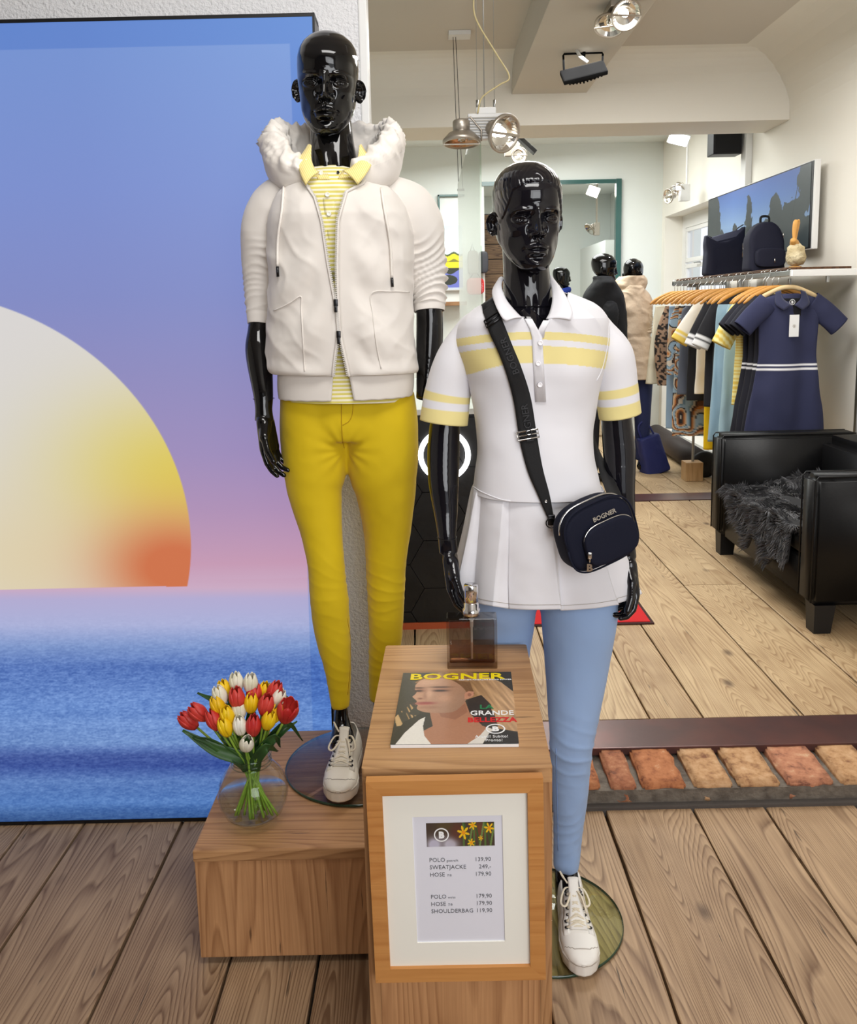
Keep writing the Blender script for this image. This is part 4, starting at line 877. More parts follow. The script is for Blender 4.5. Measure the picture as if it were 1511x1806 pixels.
# ---------------------------------------------------------------- mannequin 1: hoodie, striped polo, yellow trousers (on the low plinth)
def PX(x, y, Y): return np.array(at(x, y, Y))
man1 = T('mannequin', 'taller glossy black mannequin in cream hoodie standing on the low platform', 'mannequin', (-.22, 2.12, .30))
h1 = PX(578, 150, 2.11)
armL = [(*PX(500, 360, 2.14), .034, 1), (*PX(468, 430, 2.16), .034, 1), (*PX(461, 500, 2.165), .034, 1), (*PX(456, 570, 2.15), .0255, 1), (*PX(456, 620, 2.13), .0335, 1), (*PX(464, 695, 2.09), .025, 1), (*PX(465, 722, 2.08), .0215, 1.0), (*PX(466, 742, 2.075), .024, .75)]
armR = [(*PX(705, 365, 2.14), .034, 1), (*PX(740, 430, 2.165), .034, 1), (*PX(752, 500, 2.175), .034, 1), (*PX(757, 548, 2.17), .034, 1), (*PX(757, 610, 2.16), .034, 1), (*PX(752, 680, 2.13), .026, 1), (*PX(748, 705, 2.12), .0215, 1)]
legA = [(*PX(558, 700, 2.13), .06, 1), (*PX(557, 850, 2.11), .045, 1), (*PX(576, 1000, 2.09), .032, 1), (*PX(582, 1090, 2.11), .032, 1), (*PX(600, 1200, 2.10), .017, 1), (*PX(602, 1262, 2.095), .0195, 1), (*PX(604, 1300, 2.075), .033, 1.25), (*PX(604, 1320, 2.05), .030, 1)]
legB = [(*PX(668, 700, 2.13), .06, 1), (*PX(680, 850, 2.14), .045, 1), (*PX(681, 1000, 2.17), .032, 1), (*PX(679, 1100, 2.185), .032, 1), (*PX(672, 1200, 2.2), .026, 1), (*PX(676, 1262, 2.2), .026, 1)]
torso1 = [[(*PX(590, 315, 2.14), .05, 1), (*PX(598, 400, 2.13), .12, .75), (*PX(600, 520, 2.12), .11, .8), (*PX(608, 640, 2.12), .11, .8), (*PX(612, 715, 2.12), .085, .6)], [(*PX(475, 355, 2.14), .045, 1), (*PX(600, 345, 2.14), .07, 1), (*PX(740, 368, 2.15), .045, 1)]]
w1 = PX(466, 735, 2.075)
mannequin_body(man1, m_gloss, tuple(h1), math.radians(1), math.radians(8), math.radians(2), tuple(PX(590, 296, 2.125)), [(armL, (tuple(w1), (.15, -.10, -1), (.75, -.30, .1), (.3, -1, 0), .28, .96)), (armR, None)], [legA, legB], False, torso1, 1.0)
mb = MB()
for y0, a in ((700, 1),): 
    p = PX(465, 703, 2.09); mb.tube([p+np.array((.0262*math.cos(t), .0262*math.sin(t), 0)) for t in np.linspace(0, 2*PI, 25)], .0006, 5, False)
mb.build('wrist_joint', m_black, man1, True)

# yellow trousers
mb = MB()
def legrows(rows, Yf, dr=.92):
    out = []
    for y, xl, xr, Y in rows: L_ = PX(xl, y, Y); R_2 = PX(xr, y, Y); c = (L_+R_2)/2; out.append((*c, (R_2[0]-L_[0])/2, dr))
    return out
rA = [(690, 495, 612, 2.12), (740, 494, 616, 2.12), (800, 496, 615, 2.12), (840, 501, 609, 2.115), (870, 508, 603, 2.11), (940, 530, 604, 2.10), (1000, 543, 608, 2.09), (1060, 547, 615, 2.095), (1120, 556, 618, 2.105), (1180, 572, 619, 2.10), (1250, 584, 617, 2.085)]
rB = [(690, 606, 730, 2.13), (740, 606, 737, 2.13), (800, 610, 738, 2.13), (840, 617, 736, 2.135), (870, 628, 733, 2.14), (940, 641, 724, 2.16), (1000, 645, 716, 2.17), (1060, 648, 713, 2.18), (1120, 650, 709, 2.19), (1180, 650, 700, 2.19), (1236, 650, 688, 2.19)]
for rr in (rA, rB):
    S = spline(legrows(rr, 0), 60); mb.add(*tubeg(S[:, :3], S[:, 3], 40, True, .98, up=(0, 1, 0)))
S = spline([(*PX(610, 672, 2.125), .150, 1), (*PX(612, 700, 2.125), .163, 1), (*PX(614, 745, 2.125), .168, 1), (*PX(615, 772, 2.125), .150, 1)], 20); mb.add(*tubeg(S[:, :3], S[:, 3], 60, True, .56, up=(0, 1, 0)))
v_, f_, n_ = remesh(mb, .0042, 24, .6)
P = v_; kneeA, kneeB, cro = PX(585, 1040, 2.05), PX(680, 1050, 2.12), PX(607, 795, 2.06)
def gs(c, sx, sz): return np.exp(-((P[:, 0]-c[0])/sx)**2-((P[:, 2]-c[2])/sz)**2)
dd = fold(P, (.35, .1, 1), .034, .0028, 3)*(gs(kneeA, .08, .08)+gs(kneeB, .08, .08))
dd = dd+fold(P, (.5, 0, 1), .036, .0018, 8)*(gs(PX(600, 1190, 2.06), .1, .10)+gs(PX(668, 1170, 2.15), .1, .1))
ang = np.arctan2(P[:, 2]-cro[2]-.0, np.abs(P[:, 0]-cro[0])+.002); rr_ = np.hypot(P[:, 2]-cro[2], P[:, 0]-cro[0])
dd = dd+.0009*np.sin(ang*13+vn(P*18, 4))*np.exp(-((rr_-.04)/.04)**2)+.0012*fbm(P*16, 11)
P2 = P+n_*dd[:, None]
tro = mk('trousers', P2, f_, m_yell, None, True); 
tr1 = T('trousers', 'mustard yellow slim trousers worn by the mannequin on the platform', 'trousers', (-.22, 2.12, .55)); tro.name = 'fabric'; attach(tro, tr1)
from mathutils.bvhtree import BVHTree
def onto(V, F, pts, off=.001, direc=(0, 1, 0)):
    """drop points onto a mesh along direc"""
    b = BVHTree.FromPolygons([Vector(p) for p in V], F); out = []; d = Vector(direc)
    for p in pts:
        h = b.ray_cast(Vector(p)-d*.6, d, 2.0)
        out.append(np.array(h[0])-np.array(d)*off if h[0] is not None else np.array(p))
    return np.array(out)
def seam(V, F, px, Y, r, name, mat, parent, n=24, off=.0004):
    pts = spline([PX(x, y, Y) for x, y in px], n); cam_d = None
    b = BVHTree.FromPolygons([Vector(p) for p in V], F) if not isinstance(V, BVHTree) else V; out = []
    for p in pts:
        d = (Vector(p)-Vector((0, 0, 1.5))).normalized(); h = b.ray_cast(Vector((0, 0, 1.5)), d, 6)
        if h[0] is not None: out.append(np.array(h[0]-d*off))
    if len(out) < 2: return None
    return MB().tube(out, r, 6).build(name, mat, parent, True)
bt = BVHTree.FromPolygons([Vector(p) for p in P2], f_)
seam(bt, None, [(602, 690), (602, 740), (604, 775), (607, 790)], 2.0, .0011, 'fly_seam', m_yseam, tr1)
seam(bt, None, [(622, 695), (622, 725), (616, 742), (604, 750)], 2.0, .0009, 'fly_seam', m_yseam, tr1)
seam(bt, None, [(684, 688), (700, 696), (722, 694), (732, 686)], 2.0, .0010, 'pocket_seam', m_yseam, tr1)
seam(bt, None, [(612, 1090), (618, 1130), (617, 1180), (613, 1225)], 2.05, .0010, 'inseam', m_yseam, tr1)
def hem(path_px, Y, rx, parent, mat):
    c = PX(*path_px, Y); MB().tube([c+np.array((rx*math.cos(t), rx*.98*math.sin(t), .0)) for t in np.linspace(0, 2*PI, 33)], .0022, 6, False, flat=2.2).build('hem', mat, parent, True)
hem((600, 1228), 2.09, .0225, tr1, m_yell)

# striped polo seen in the opening of the jacket
po = T('striped_polo', 'yellow and white striped polo shirt under the open cream hoodie', 'shirt', (-.2, 2.1, 1.25))
V = sil([(300, 545, 632), (330, 510, 665), (400, 490, 690), (520, 490, 700), (640, 495, 722), (690, 497, 722), (704, 500, 718)], lambda t: 2.12, lambda t: .055+.050*min(1, t*5), 120, 90, 2.2)
P = V.reshape(-1, 3); V = (V+nrm(V)*(.0022*fbm(P*18, 5)+fold(P, (.4, 0, 1), .05, .003, 6)).reshape(V.shape[:2])[..., None]*1)
cloth('fabric', V, m_stripe, po, .002)
btp = BVHTree.FromPolygons([Vector(p) for p in V.reshape(-1, 3)], grid(V, True)[1])
def onto_cam(bvh, x, y, off=.001):
    d = (Vector(PX(x, y, 2))-Vector((0, 0, 1.5))).normalized(); h = bvh.ray_cast(Vector((0, 0, 1.5)), d, 6); return np.array(h[0]-d*off)
def placket(bvh, pxL, name, mat, parent, off=.002, th=.0018):
    G_ = np.array([[onto_cam(bvh, a+(b-a)*k/4, y, off) for k in range(5)] for y, a, b in pxL]); v_, f_ = grid(G_, False); o = mk(name, v_, [q[::-1] for q in f_], mat, parent, True); s0 = o.modifiers.new('t', 'SOLIDIFY'); s0.thickness = th; s0.offset = -1; return o
placket(btp, [(318, 562, 584), (350, 569, 590), (400, 576, 594), (450, 582, 596), (500, 586, 597)], 'placket', m_stripe, po)
def button(p, r, mat, parent, d=(0, -1, .05)):
    z = Vector(d).normalized(); mt = Matrix.Translation(p) @ z.to_track_quat('Z', 'Y').to_matrix().to_4x4()
    MB().lathe([(0, .0006), (r*.6, .0006), (r*.8, .0014), (r, .001), (r, -.001), (0, -.001)], 20, mt).build('button', mat, parent, True)
m_pearl = M('pearl_button', (240, 238, 226), .25)
for x, y in ((577, 343), (580, 377)): button(onto_cam(btp, x, y, .005), .0056, m_pearl, po)
def collar_wing(pts_top, pts_bot, Y, name, mat, parent, bulge=.012, th=.003):
    A = spline([PX(x, y, d) for x, y, d in pts_top], 18); B_ = spline([PX(x, y, d) for x, y, d in pts_bot], 18); R_ = []
    for s_ in np.linspace(0, 1, 10): q = A*(1-s_)+B_*s_; q = q+np.array((0, -bulge, .004))*math.sin(PI*s_*.9); R_.append(q)
    V = np.array(R_); return cloth(name, V, mat, parent, th, False, True, off=0)
collar_wing([(549, 256, 2.06), (549, 280, 2.035), (554, 296, 2.02), (562, 304, 2.015)], [(541, 262, 2.10), (526, 286, 2.045), (530, 308, 2.01), (539, 328, 2.0)], 0, 'collar', m_colst, po, .006)
collar_wing([(634, 256, 2.06), (630, 280, 2.035), (618, 296, 2.02), (604, 301, 2.015)], [(640, 262, 2.10), (655, 287, 2.045), (646, 308, 2.01), (631, 327, 2.0)], 0, 'collar', m_colst, po, .006)
placket(btp, [(306, 555, 578), (316, 560, 582)], 'collar_stand', m_colst, po, .006); placket(btp, [(302, 602, 622), (314, 596, 618)], 'collar_stand', m_colst, po, .006)
button(onto_cam(btp, 566, 305, .010), .005, m_pearl, po); button(onto_cam(btp, 596, 304, .010), .0035, m_black, po)

# cream hoodie: open body, sleeves, hood, rib band, pockets, cords, zip
hd = T('zip_hoodie', 'cream zip hoodie with raised hood worn over the striped polo', 'jacket', (-.2, 2.12, 1.3))
rows = [(302, 540, 640), (318, 518, 664), (335, 498, 692), (360, 484, 712), (400, 474, 728), (450, 474, 730), (500, 478, 726), (550, 474, 728), (600, 472, 732), (630, 473, 734), (648, 478, 734), (656, 490, 730)]
def zl(y): # zip edges of the opening in pixels
    L = np.interp(y, [300, 335, 360, 400, 470, 532, 545, 585, 598, 640, 700], [508, 538, 555, 567, 578, 590, 593, 596, 594, 588, 583])
    R_2 = np.interp(y, [300, 335, 350, 400, 470, 532, 545, 585, 598, 640, 700], [660, 640, 612, 597, 595, 596, 597, 599, 602, 612, 624])
    return L, R_2
nA = 200; m_ = 150; S = spline(rows, m_); V = np.zeros((m_, nA, 3)); tpar = np.linspace(0, 1, m_)
for i, r in enumerate(S):
    t = i/(m_-1); yc = 2.125; L_ = PX(r[1], r[0], yc); R_2 = PX(r[2], r[0], yc); hw_ = (R_2[0]-L_[0])/2; cx = (R_2[0]+L_[0])/2; d = .070+.062*min(1, t*3)+.012*math.sin(PI*t)
    zL, zR = zl(r[0]); th = np.linspace(0, 2*PI, 721); e = 2/2.5
    # right edge of the opening round the back to the left edge
    X = lambda a: cx+hw_*np.sign(np.cos(a))*np.abs(np.cos(a))**e
    fa = np.linspace(-PI, 0, 400); fx = X(fa); yfront = yc-d; xl = PX(zL, r[0], yfront)[0]; xr = PX(zR, r[0], yfront)[0]
    aL = np.interp(xl, fx, fa); aR = np.interp(xr, fx, fa); tt = np.linspace(aR, aL+2*PI, nA); s0 = np.sin(tt)
    V[i, :, 0] = X(tt); V[i, :, 1] = yc+d*np.sign(s0)*np.abs(s0)**e*np.where(s0 < 0, 1, .95); V[i, :, 2] = (L_[2]+R_2[2])/2+(R_2[2]-L_[2])/2*np.cos(tt)
P = V.reshape(-1, 3); n0 = nrm(V, False); T2 = np.repeat(tpar[:, None], nA, 1)
zz = P[:, 2].reshape(m_, nA); xx = P[:, 0].reshape(m_, nA); cz = xx-PX(597, 500, 2.0)[0]
k = .004*fbm(P*7, 3).reshape(m_, nA)+.0018*fbm(P*22, 13).reshape(m_, nA)
k += .007*np.sin((zz*1.0+np.abs(cz)*.9)*42+1)*np.exp(-((np.abs(cz)-.07)/.05)**2)*ss(.15, .5, T2)*(1-ss(.75, .95, T2))
k += fold(P, (.75, 0, .66), .06, .006, 21, 1.6).reshape(m_, nA)*ss(.05, .3, T2)*(1-ss(.8, 1, T2))*.7
k += fold(P, (-.75, 0, .66), .07, .006, 25, 1.6).reshape(m_, nA)*(cz > .03)*ss(.1, .4, T2)*(1-ss(.8, 1, T2))*.5
k += .007*ss(.80, .93, T2)*(1-ss(.955, 1, T2))  # blousing over the band
edge = np.minimum(np.linspace(0, 1, nA), np.linspace(1, 0, nA))[None, :]; k = k*ss(0, .04, edge)
sg = -1 if n0[m_//2, 10, 1] > 0 else 1
V = V+n0*sg*k[..., None]
cloth('jacket_body', V, m_hood, hd, .004, False, off=-1*sg)
bth = BVHTree.FromPolygons([Vector(p) for p in V.reshape(-1, 3)], grid(V, False)[1])
# zip tapes with teeth along both edges
for col_ in (0, -1):
    e_ = V[:, col_]+np.array((0, -.003, 0)); e_ = e_[6:]
    MB().tube(e_, .0032, 6).build('zip_tape', m_hood, hd, True)
    off_ = np.array((-.0035 if col_ == 0 else .0035, -.002, 0)); tb = MB(); Lc = np.r_[0, np.cumsum(np.linalg.norm(np.diff(e_, axis=0), axis=1))]
    for q in np.arange(0, Lc[-1], .0045):
        c = np.array([np.interp(q, Lc, e_[:, j]) for j in range(3)])+off_; tb.box(c-(.0022, .0015, .0012), c+(.0022, .0015, .0012))
    o = tb.build('zip_teeth', m_zip, hd); o['kind'] = 'stuff'
for (x, y), up_ in (((592, 534), 1), ((597, 590), 0)):
    p = onto_cam(bth, x-8, y, .008); p[0] = PX(x, y, p[1])[0]
    MB().box(p-(.005, .003, .008), p+(.005, .004, .008), .0015).box(p-(.0035, .006, .022), p+(.0035, -.002, -.007), .001).tube([p+np.array((0, -.005, -.008)), p+np.array((0, -.006, -.014))], .002, 6).build('zip_slider', m_gun, hd, True)
# rib band
rb = [(650, 492, 729), (662, 491, 730), (680, 491, 730), (698, 493, 728)]
S = spline(rb, 22); Vb = np.zeros((22, nA, 3))
for i, r in enumerate(S):
    yc = 2.125; L_ = PX(r[1], r[0], yc); R_2 = PX(r[2], r[0], yc); hw_ = (R_2[0]-L_[0])/2; cx = (R_2[0]+L_[0])/2; d = .126-.004*(i/21); e = 2/2.5
    zL, zR = zl(r[0]); X = lambda a: cx+hw_*np.sign(np.cos(a))*np.abs(np.cos(a))**e; fa = np.linspace(-PI, 0, 400); aL = np.interp(PX(zL, r[0], yc-d)[0], X(fa), fa); aR = np.interp(PX(zR, r[0], yc-d)[0], X(fa), fa)
    tt = np.linspace(aR, aL+2*PI, nA); s0 = np.sin(tt); Vb[i, :, 0] = X(tt); Vb[i, :, 1] = yc+d*np.sign(s0)*np.abs(s0)**e; Vb[i, :, 2] = (L_[2]+R_2[2])/2+.0006*np.sin(tt*180)
cloth('rib_band', Vb, m_hoodrib, hd, .006, False, off=-1*sg)
# pocket welts and raglan seams
for px in ([(483, 548), (510, 535), (530, 523), (531, 545), (534, 600), (537, 655)], [(722, 515), (690, 514), (655, 518), (658, 560), (664, 610), (672, 650)]): seam(bth, None, px, 2.0, .0016, 'pocket_seam', m_hood, hd, 40, .0012)
for px in ([(488, 330), (468, 345), (456, 372)], [(690, 330), (716, 345), (722, 375)]): seam(bth, None, px, 2.0, .0014, 'raglan_seam', m_hood, hd, 20, .001)
def sleeve(rows, name, mat, parent, wr, cuff=.0, seed=0, n=110, m=130, flat=1.0, th=.003):
    """rows (x, y, depth, radius px-free) along the arm; wr(t) wrinkle strength"""
    S = spline(rows, m); _, N, B = frames(S[:, :3], up=(0, 1, 0)); a = np.linspace(0, 2*PI, n, endpoint=False); V = S[:, None, :3]+S[:, 3][:, None, None]*(np.cos(a)[None, :, None]*B[:, None]+flat*np.sin(a)[None, :, None]*N[:, None])
    P = V.reshape(-1, 3); t = np.linspace(0, 1, m)[:, None]; w = wr(t)
    lng = np.cumsum(np.r_[0, np.linalg.norm(np.diff(S[:, :3], axis=0), axis=1)])[:, None]
    ph = lng/.021+.30*np.sin(a[None]+seed)*1.6+1.25*vn(P*13, seed).reshape(m, n)+.35*np.sin(2*a[None]+seed*2+t*9)
    r = 1-np.abs(np.sin(PI*ph)); k = (.0140*r**1.6*(.40+.60*vn(P*12, seed+3).reshape(m, n))-.002)*w+.003*fbm(P*9, seed+7).reshape(m, n)*(1-cuff*(t > .9))
    nn = nrm(V); c = S[:, None, :3]; sgn = np.sign(np.sum(nn*(V-c), -1, keepdims=True)); V = V+nn*sgn*k[..., None]
    o = cloth(name, V, mat, parent, th, True, off=-1 if np.sum((nn*(V-c))) > 0 else 1); return V
sl = [(*PX(552, 338, 2.13), .030), (*PX(515, 346, 2.13), .050), (*PX(488, 364, 2.14), .062), (*PX(470, 400, 2.15), .062), (*PX(463, 450, 2.16), .055), (*PX(461, 500, 2.165), .046), (*PX(459, 540, 2.16), .037), (*PX(457, 572, 2.15), .029)]
sr = [(*PX(640, 336, 2.13), .030), (*PX(684, 346, 2.14), .050), (*PX(718, 368, 2.15), .064), (*PX(738, 405, 2.16), .064), (*PX(747, 450, 2.17), .056), (*PX(753, 500, 2.175), .047), (*PX(756, 530, 2.175), .042), (*PX(757, 549, 2.17), .039)]
wrf = lambda t: ss(.42, .62, t)*(1-ss(.90, .94, t))
sleeve(sl, 'sleeve', m_hood, hd, wrf, 1, 3); sleeve(sr, 'sleeve', m_hood, hd, lambda t: ss(.40, .60, t)*(1-ss(.84, .92, t)), 1, 8)
# hood: thick roll round the neck, higher at the back, with a crumpled nylon lining inside
nh, mh = 150, 46; V = np.zeros((nh, mh, 3)); cN = PX(588, 262, 2.14)
for i in range(nh):
    f = i/(nh-1); a = math.radians(-68)+f*math.radians(316)+0; # from front right round the back to front left
    fb = .5-.5*math.sin(a) # 0 back .. 1 front
    rx = .158+.010*math.sin(2*a)**2; ry = .125
    cx_, cy_ = cN[0]+rx*math.cos(a)*.90, cN[1]+ry*math.sin(a)*.90
    zc_ = np.interp(fb, [0, .3, .55, .75, 1], [cN[2]+.005, cN[2]-.002, cN[2]-.014, cN[2]-.040, cN[2]-.082]); hr = np.interp(fb, [0, .3, .6, .85, 1], [.066, .070, .068, .048, .014]); wr_ = np.interp(fb, [0, .5, .85, 1], [.026, .027, .024, .012])
    for j in range(mh):
        b = 2*PI*j/mh; V[i, j] = (cx_+wr_*math.cos(b)*math.cos(a), cy_+wr_*math.cos(b)*math.sin(a), zc_+hr*math.sin(b))
P = V.reshape(-1, 3); nn = nrm(V); cc_ = V.mean(1, keepdims=True); sgn = np.sign(np.sum(nn*(V-cc_), -1, keepdims=True)); jj = np.arange(mh)[None, :]/mh*2*PI
inner_ = ss(.25, -.3, np.cos(jj))*np.ones((nh, 1)); topz = ss(-.35, .5, np.sin(jj)); crump = np.clip(inner_+topz, 0, 1)
k = (fold(P*1., (.6, .2, .7), .015, .006, 33, 1.1, 1.5)+fold(P, (.8, .5, .3), .032, .016, 31, 1.1, 1.3)+fold(P, (-.4, .7, .6), .022, .009, 37, 1.4, 1.0)).reshape(nh, mh)*crump+.004*fbm(P*9, 41).reshape(nh, mh)*(1-crump*.3)
V = V+nn*sgn*k[..., None]
vv_, ff_ = grid(V, True, True); fin = [1 if (crump[q[0]//mh, q[0] % mh] > .5) else 0 for q in ff_]
o = mk('hood', vv_, ff_, None, hd, True, mats=[m_hood, m_lining], midx=fin)
# draw cords
for px, tip in (([(500, 330), (497, 370), (490, 420), (489, 470)], (490, 488)), ([(672, 332), (678, 370), (688, 430), (691, 490)], (692, 506))):
    pts = [onto_cam(bth, x, y, .006) for x, y in spline(px, 16)]; MB().tube(spline(pts, 30), .0030, 8).build('draw_cord', M('cord', (238, 232, 224), .8, bump=(400, .4, .001)), hd, True)
    e0 = onto_cam(bth, px[-1][0], px[-1][1], .007); e1 = onto_cam(bth, tip[0], tip[1], .007); MB().tube([e0, e1], .0034, 8).build('cord_end', m_gun, hd, True)
sneaker(PX(594, 1410, 1.905)*(1, 1, 0), PX(620, 1290, 2.14)*(1, 1, 0), .3085, m_shoec, ('cream lace-up leather sneaker of the mannequin on the platform', None), 1)
sneaker((-.10, 2.03, 0), (-.11, 2.27, 0), .3085, m_shoec, ('cream sneaker behind the pedestal, other foot of the platform mannequin', None), -1)
dl = disc(-.205, 2.105, .29, .195).build('glass_disc', None, None, True, mats=[m_disc2, m_dedge], midx=[1 if 96*1 <= i < 96*4 else 0 for i in range(96*5)]); tag(dl, 'round smoked glass base plate on the low platform under the taller mannequin', 'base')
# ---------------------------------------------------------------- mannequin 2: white polo dress, light blue trousers, shoulder bag
CAMI = CAMM.inverted()
def proj(P):
    A = np.array(CAMI); q = np.asarray(P)@A[:3, :3].T+A[:3, 3]; return np.stack([755.5+FPX*q[..., 0]/-q[..., 2], 760-FPX*q[..., 1]/-q[..., 2]], -1)
man2 = T('mannequin', 'glossy black mannequin in white polo tunic with a shoulder bag', 'mannequin', (.25, 1.95, 0))
h2 = PX(930, 384, 1.92)
aL = [(*PX(826, 600, 1.965), .032, 1), (*PX(792, 680, 1.975), .034, 1), (*PX(785, 745, 1.975), .036, 1), (*PX(782, 795, 1.97), .0385, 1), (*PX(782, 850, 1.955), .036, 1), (*PX(786, 905, 1.94), .028, 1), (*PX(788, 945, 1.925), .0218, 1), (*PX(791, 975, 1.92), .0225, .8)]
aR = [(*PX(1050, 595, 1.965), .032, 1), (*PX(1084, 670, 1.975), .034, 1), (*PX(1087, 740, 1.98), .036, 1), (*PX(1092, 800, 1.98), .0385, 1), (*PX(1094, 860, 1.97), .034, 1), (*PX(1100, 915, 1.96), .027, 1), (*PX(1103, 960, 1.945), .0225, 1), (*PX(1105, 985, 1.94), .0235, .8)]
lgA = [(*PX(885, 900, 1.96), .065, 1), (*PX(884, 1050, 1.985), .052, 1), (*PX(883, 1230, 2.01), .040, 1), (*PX(884, 1350, 2.02), .038, 1), (*PX(887, 1500, 2.03), .024, 1), (*PX(887, 1590, 2.03), .026, 1)]
lgB = [(*PX(1010, 900, 1.96), .065, 1), (*PX(1016, 1050, 1.95), .055, 1), (*PX(1005, 1300, 1.93), .036, 1), (*PX(1003, 1400, 1.94), .033, 1), (*PX(998, 1490, 1.95), .022, 1), (*PX(995, 1545, 1.94), .0255, 1), (*PX(1000, 1585, 1.93), .030, 1.2), (*PX(1002, 1610, 1.90), .026, 1)]
tor2 = [[(*PX(933, 545, 1.96), .055, 1), (*PX(938, 590, 1.955), .09, .8), (*PX(942, 650, 1.95), .115, .8), (*PX(942, 770, 1.95), .10, .75), (*PX(945, 880, 1.95), .12, .8), (*PX(950, 950, 1.95), .12, .8)], [(*PX(850, 590, 1.97), .035, 1), (*PX(935, 570, 1.97), .06, 1), (*PX(1030, 585, 1.97), .035, 1)], [(*PX(925, 548, 1.90), .02, 1), (*PX(940, 575, 1.875), .03, .6), (*PX(944, 620, 1.86), .03, .6)]]
mannequin_body(man2, m_gloss2, tuple(h2), math.radians(8), math.radians(5), math.radians(-1), tuple(PX(932, 535, 1.945)), [(aL, (tuple(PX(792, 975, 1.92)), (.13, -.10, -1), (.95, -.2, .1), (.2, -1, 0), .45, .98)), (aR, (tuple(PX(1106, 985, 1.938)), (.03, -.14, -1), (-.95, -.3, .0), (-.3, -1, 0), .55, .98))], [lgA, lgB], True, tor2, .985)
for (x, y, Y, r) in ((788, 948, 1.924, .0228), (1103, 962, 1.945, .0236)):
    p = PX(x, y, Y); MB().tube([p+np.array((r*math.cos(t), r*math.sin(t), 0)) for t in np.linspace(0, 2*PI, 25)], .0006, 5, False).build('wrist_joint', m_black, man2, True)

# light blue trousers
mb = MB()
qA = [(880, 840, 952, 1.955), (960, 828, 950, 1.955), (1050, 822, 948, 1.985), (1100, 830, 942, 2.0), (1180, 838, 930, 2.005), (1300, 842, 922, 2.01), (1400, 850, 920, 2.01), (1520, 862, 914, 2.01), (1550, 864, 912, 2.01)]
qB = [(880, 945, 1062, 1.955), (960, 948, 1080, 1.955), (1050, 951, 1089, 1.955), (1100, 955, 1086, 1.95), (1200, 962, 1068, 1.94), (1290, 968, 1050, 1.925), (1330, 970, 1043, 1.925), (1400, 974, 1037, 1.935), (1470, 976, 1027, 1.945), (1532, 976, 1020, 1.945)]
for rr in (qA, qB):
    S = spline(legrows(rr, 0), 70); mb.add(*tubeg(S[:, :3], S[:, 3], 40, True, .95, up=(0, 1, 0)))
v_, f_, n_ = remesh(mb, .0045, 10, .6); P = v_
gs2 = lambda c, sx, sz: np.exp(-((P[:, 0]-c[0])/sx)**2-((P[:, 2]-c[2])/sz)**2)
dd = fold(P, (.35, .1, 1), .034, .0042, 5)*(gs2(PX(1010, 1320, 1.9), .09, .07))+.0016*fbm(P*13, 12)+fold(P, (-.5, 0, 1), .03, .0022, 9)*gs2(PX(1000, 1470, 1.9), .1, .08)
tr2 = T('trousers', 'light blue slim trousers under the white pleated tunic', 'trousers', (.25, 1.95, .1)); P2 = P+n_*dd[:, None]
mk('fabric', P2, f_, m_blue, tr2, True); bt2 = BVHTree.FromPolygons([Vector(p) for p in P2], f_)
seam(bt2, None, [(980, 1320), (982, 1400), (984, 1500)], 1.9, .0009, 'inseam', m_bseam, tr2); hem((998, 1521), 1.945, .0262, tr2, m_blue)

# white polo tunic
WHT, YEL = (229, 228, 233), (234, 219, 150)
m_tun = vcol('tunic_fabric', .8); m_tun.node_tree.nodes['Principled BSDF'].inputs['Sheen Weight'].default_value = .15
m_tw = M('white_pique', WHT, .8, bump=(700, .1, .001), sheen=.15)
tu = T('polo_tunic', 'white polo tunic with pale yellow chest stripes and pleated skirt', 'dress', (.25, 1.95, .85))
rows = [(508, 905, 978), (518, 886, 1008), (530, 864, 1034), (543, 842, 1054), (556, 824, 1064), (568, 812, 1069), (582, 806, 1071), (610, 804, 1071), (650, 818, 1063), (680, 828, 1056), (730, 836, 1048), (760, 840, 1044), (800, 842, 1046), (840, 838, 1054), (866, 834, 1061)]
V = sil(rows, 1.955, lambda t: .046+.076*min(1, t*3.2)**.8-.018*math.exp(-((t-.68)/.18)**2), 300, 330, 2.35)
mT, nT = V.shape[:2]; P = V.reshape(-1, 3); px = proj(P)
nn = nrm(V); cc_ = V.mean(1, keepdims=True); sgn = np.sign(np.sum(nn*(V-cc_), -1, keepdims=True)); tt_ = np.linspace(0, 1, mT)[:, None]
k = .0028*fbm(P*7, 3).reshape(mT, nT)+(.011*np.exp(-((V[..., 0]-PX(890, 640, 1.9)[0])/.055)**2-((V[..., 2]-PX(890, 660, 1.9)[2])/.06)**2)+.011*np.exp(-((V[..., 0]-PX(1005, 640, 1.9)[0])/.055)**2-((V[..., 2]-PX(1005, 660, 1.9)[2])/.06)**2))*(V[..., 1] < 1.95)
k = k+(fold(P, (.8, 0, -.6), .045, .0038, 17, 1.6).reshape(mT, nT)*(px[:, 0] < 925).reshape(mT, nT)+fold(P, (-.8, 0, -.6), .05, .0035, 19, 1.6).reshape(mT, nT)*(px[:, 0] > 985).reshape(mT, nT))*np.exp(-((tt_-.28)/.16)**2)
V = V+nn*sgn*k[..., None]; P = V.reshape(-1, 3); px = proj(P); s_ = px[:, 1]-585-11*((px[:, 0]-945)/130)**2
C = np.tile(np.array(WHT, float), (len(P), 1)); lim = 56+10*np.clip((890-px[:, 0])/60, 0, 1); yel = (P[:, 1] < 1.96) & (((s_ > 0) & (s_ < 14)) | ((s_ > 25) & (s_ < lim))); C[yel] = YEL
vv_, ff_ = grid(V, True); ctr = px[[q[0] for q in ff_]]; fy = P[[q[0] for q in ff_], 1]
hole = inpoly(ctr[:, 0], ctr[:, 1], [(872, 495), (882, 540), (905, 556), (921, 560), (935, 575), (944, 594), (950, 590), (958, 575), (968, 562), (985, 556), (998, 540), (1004, 495)]) & (fy < 1.975)
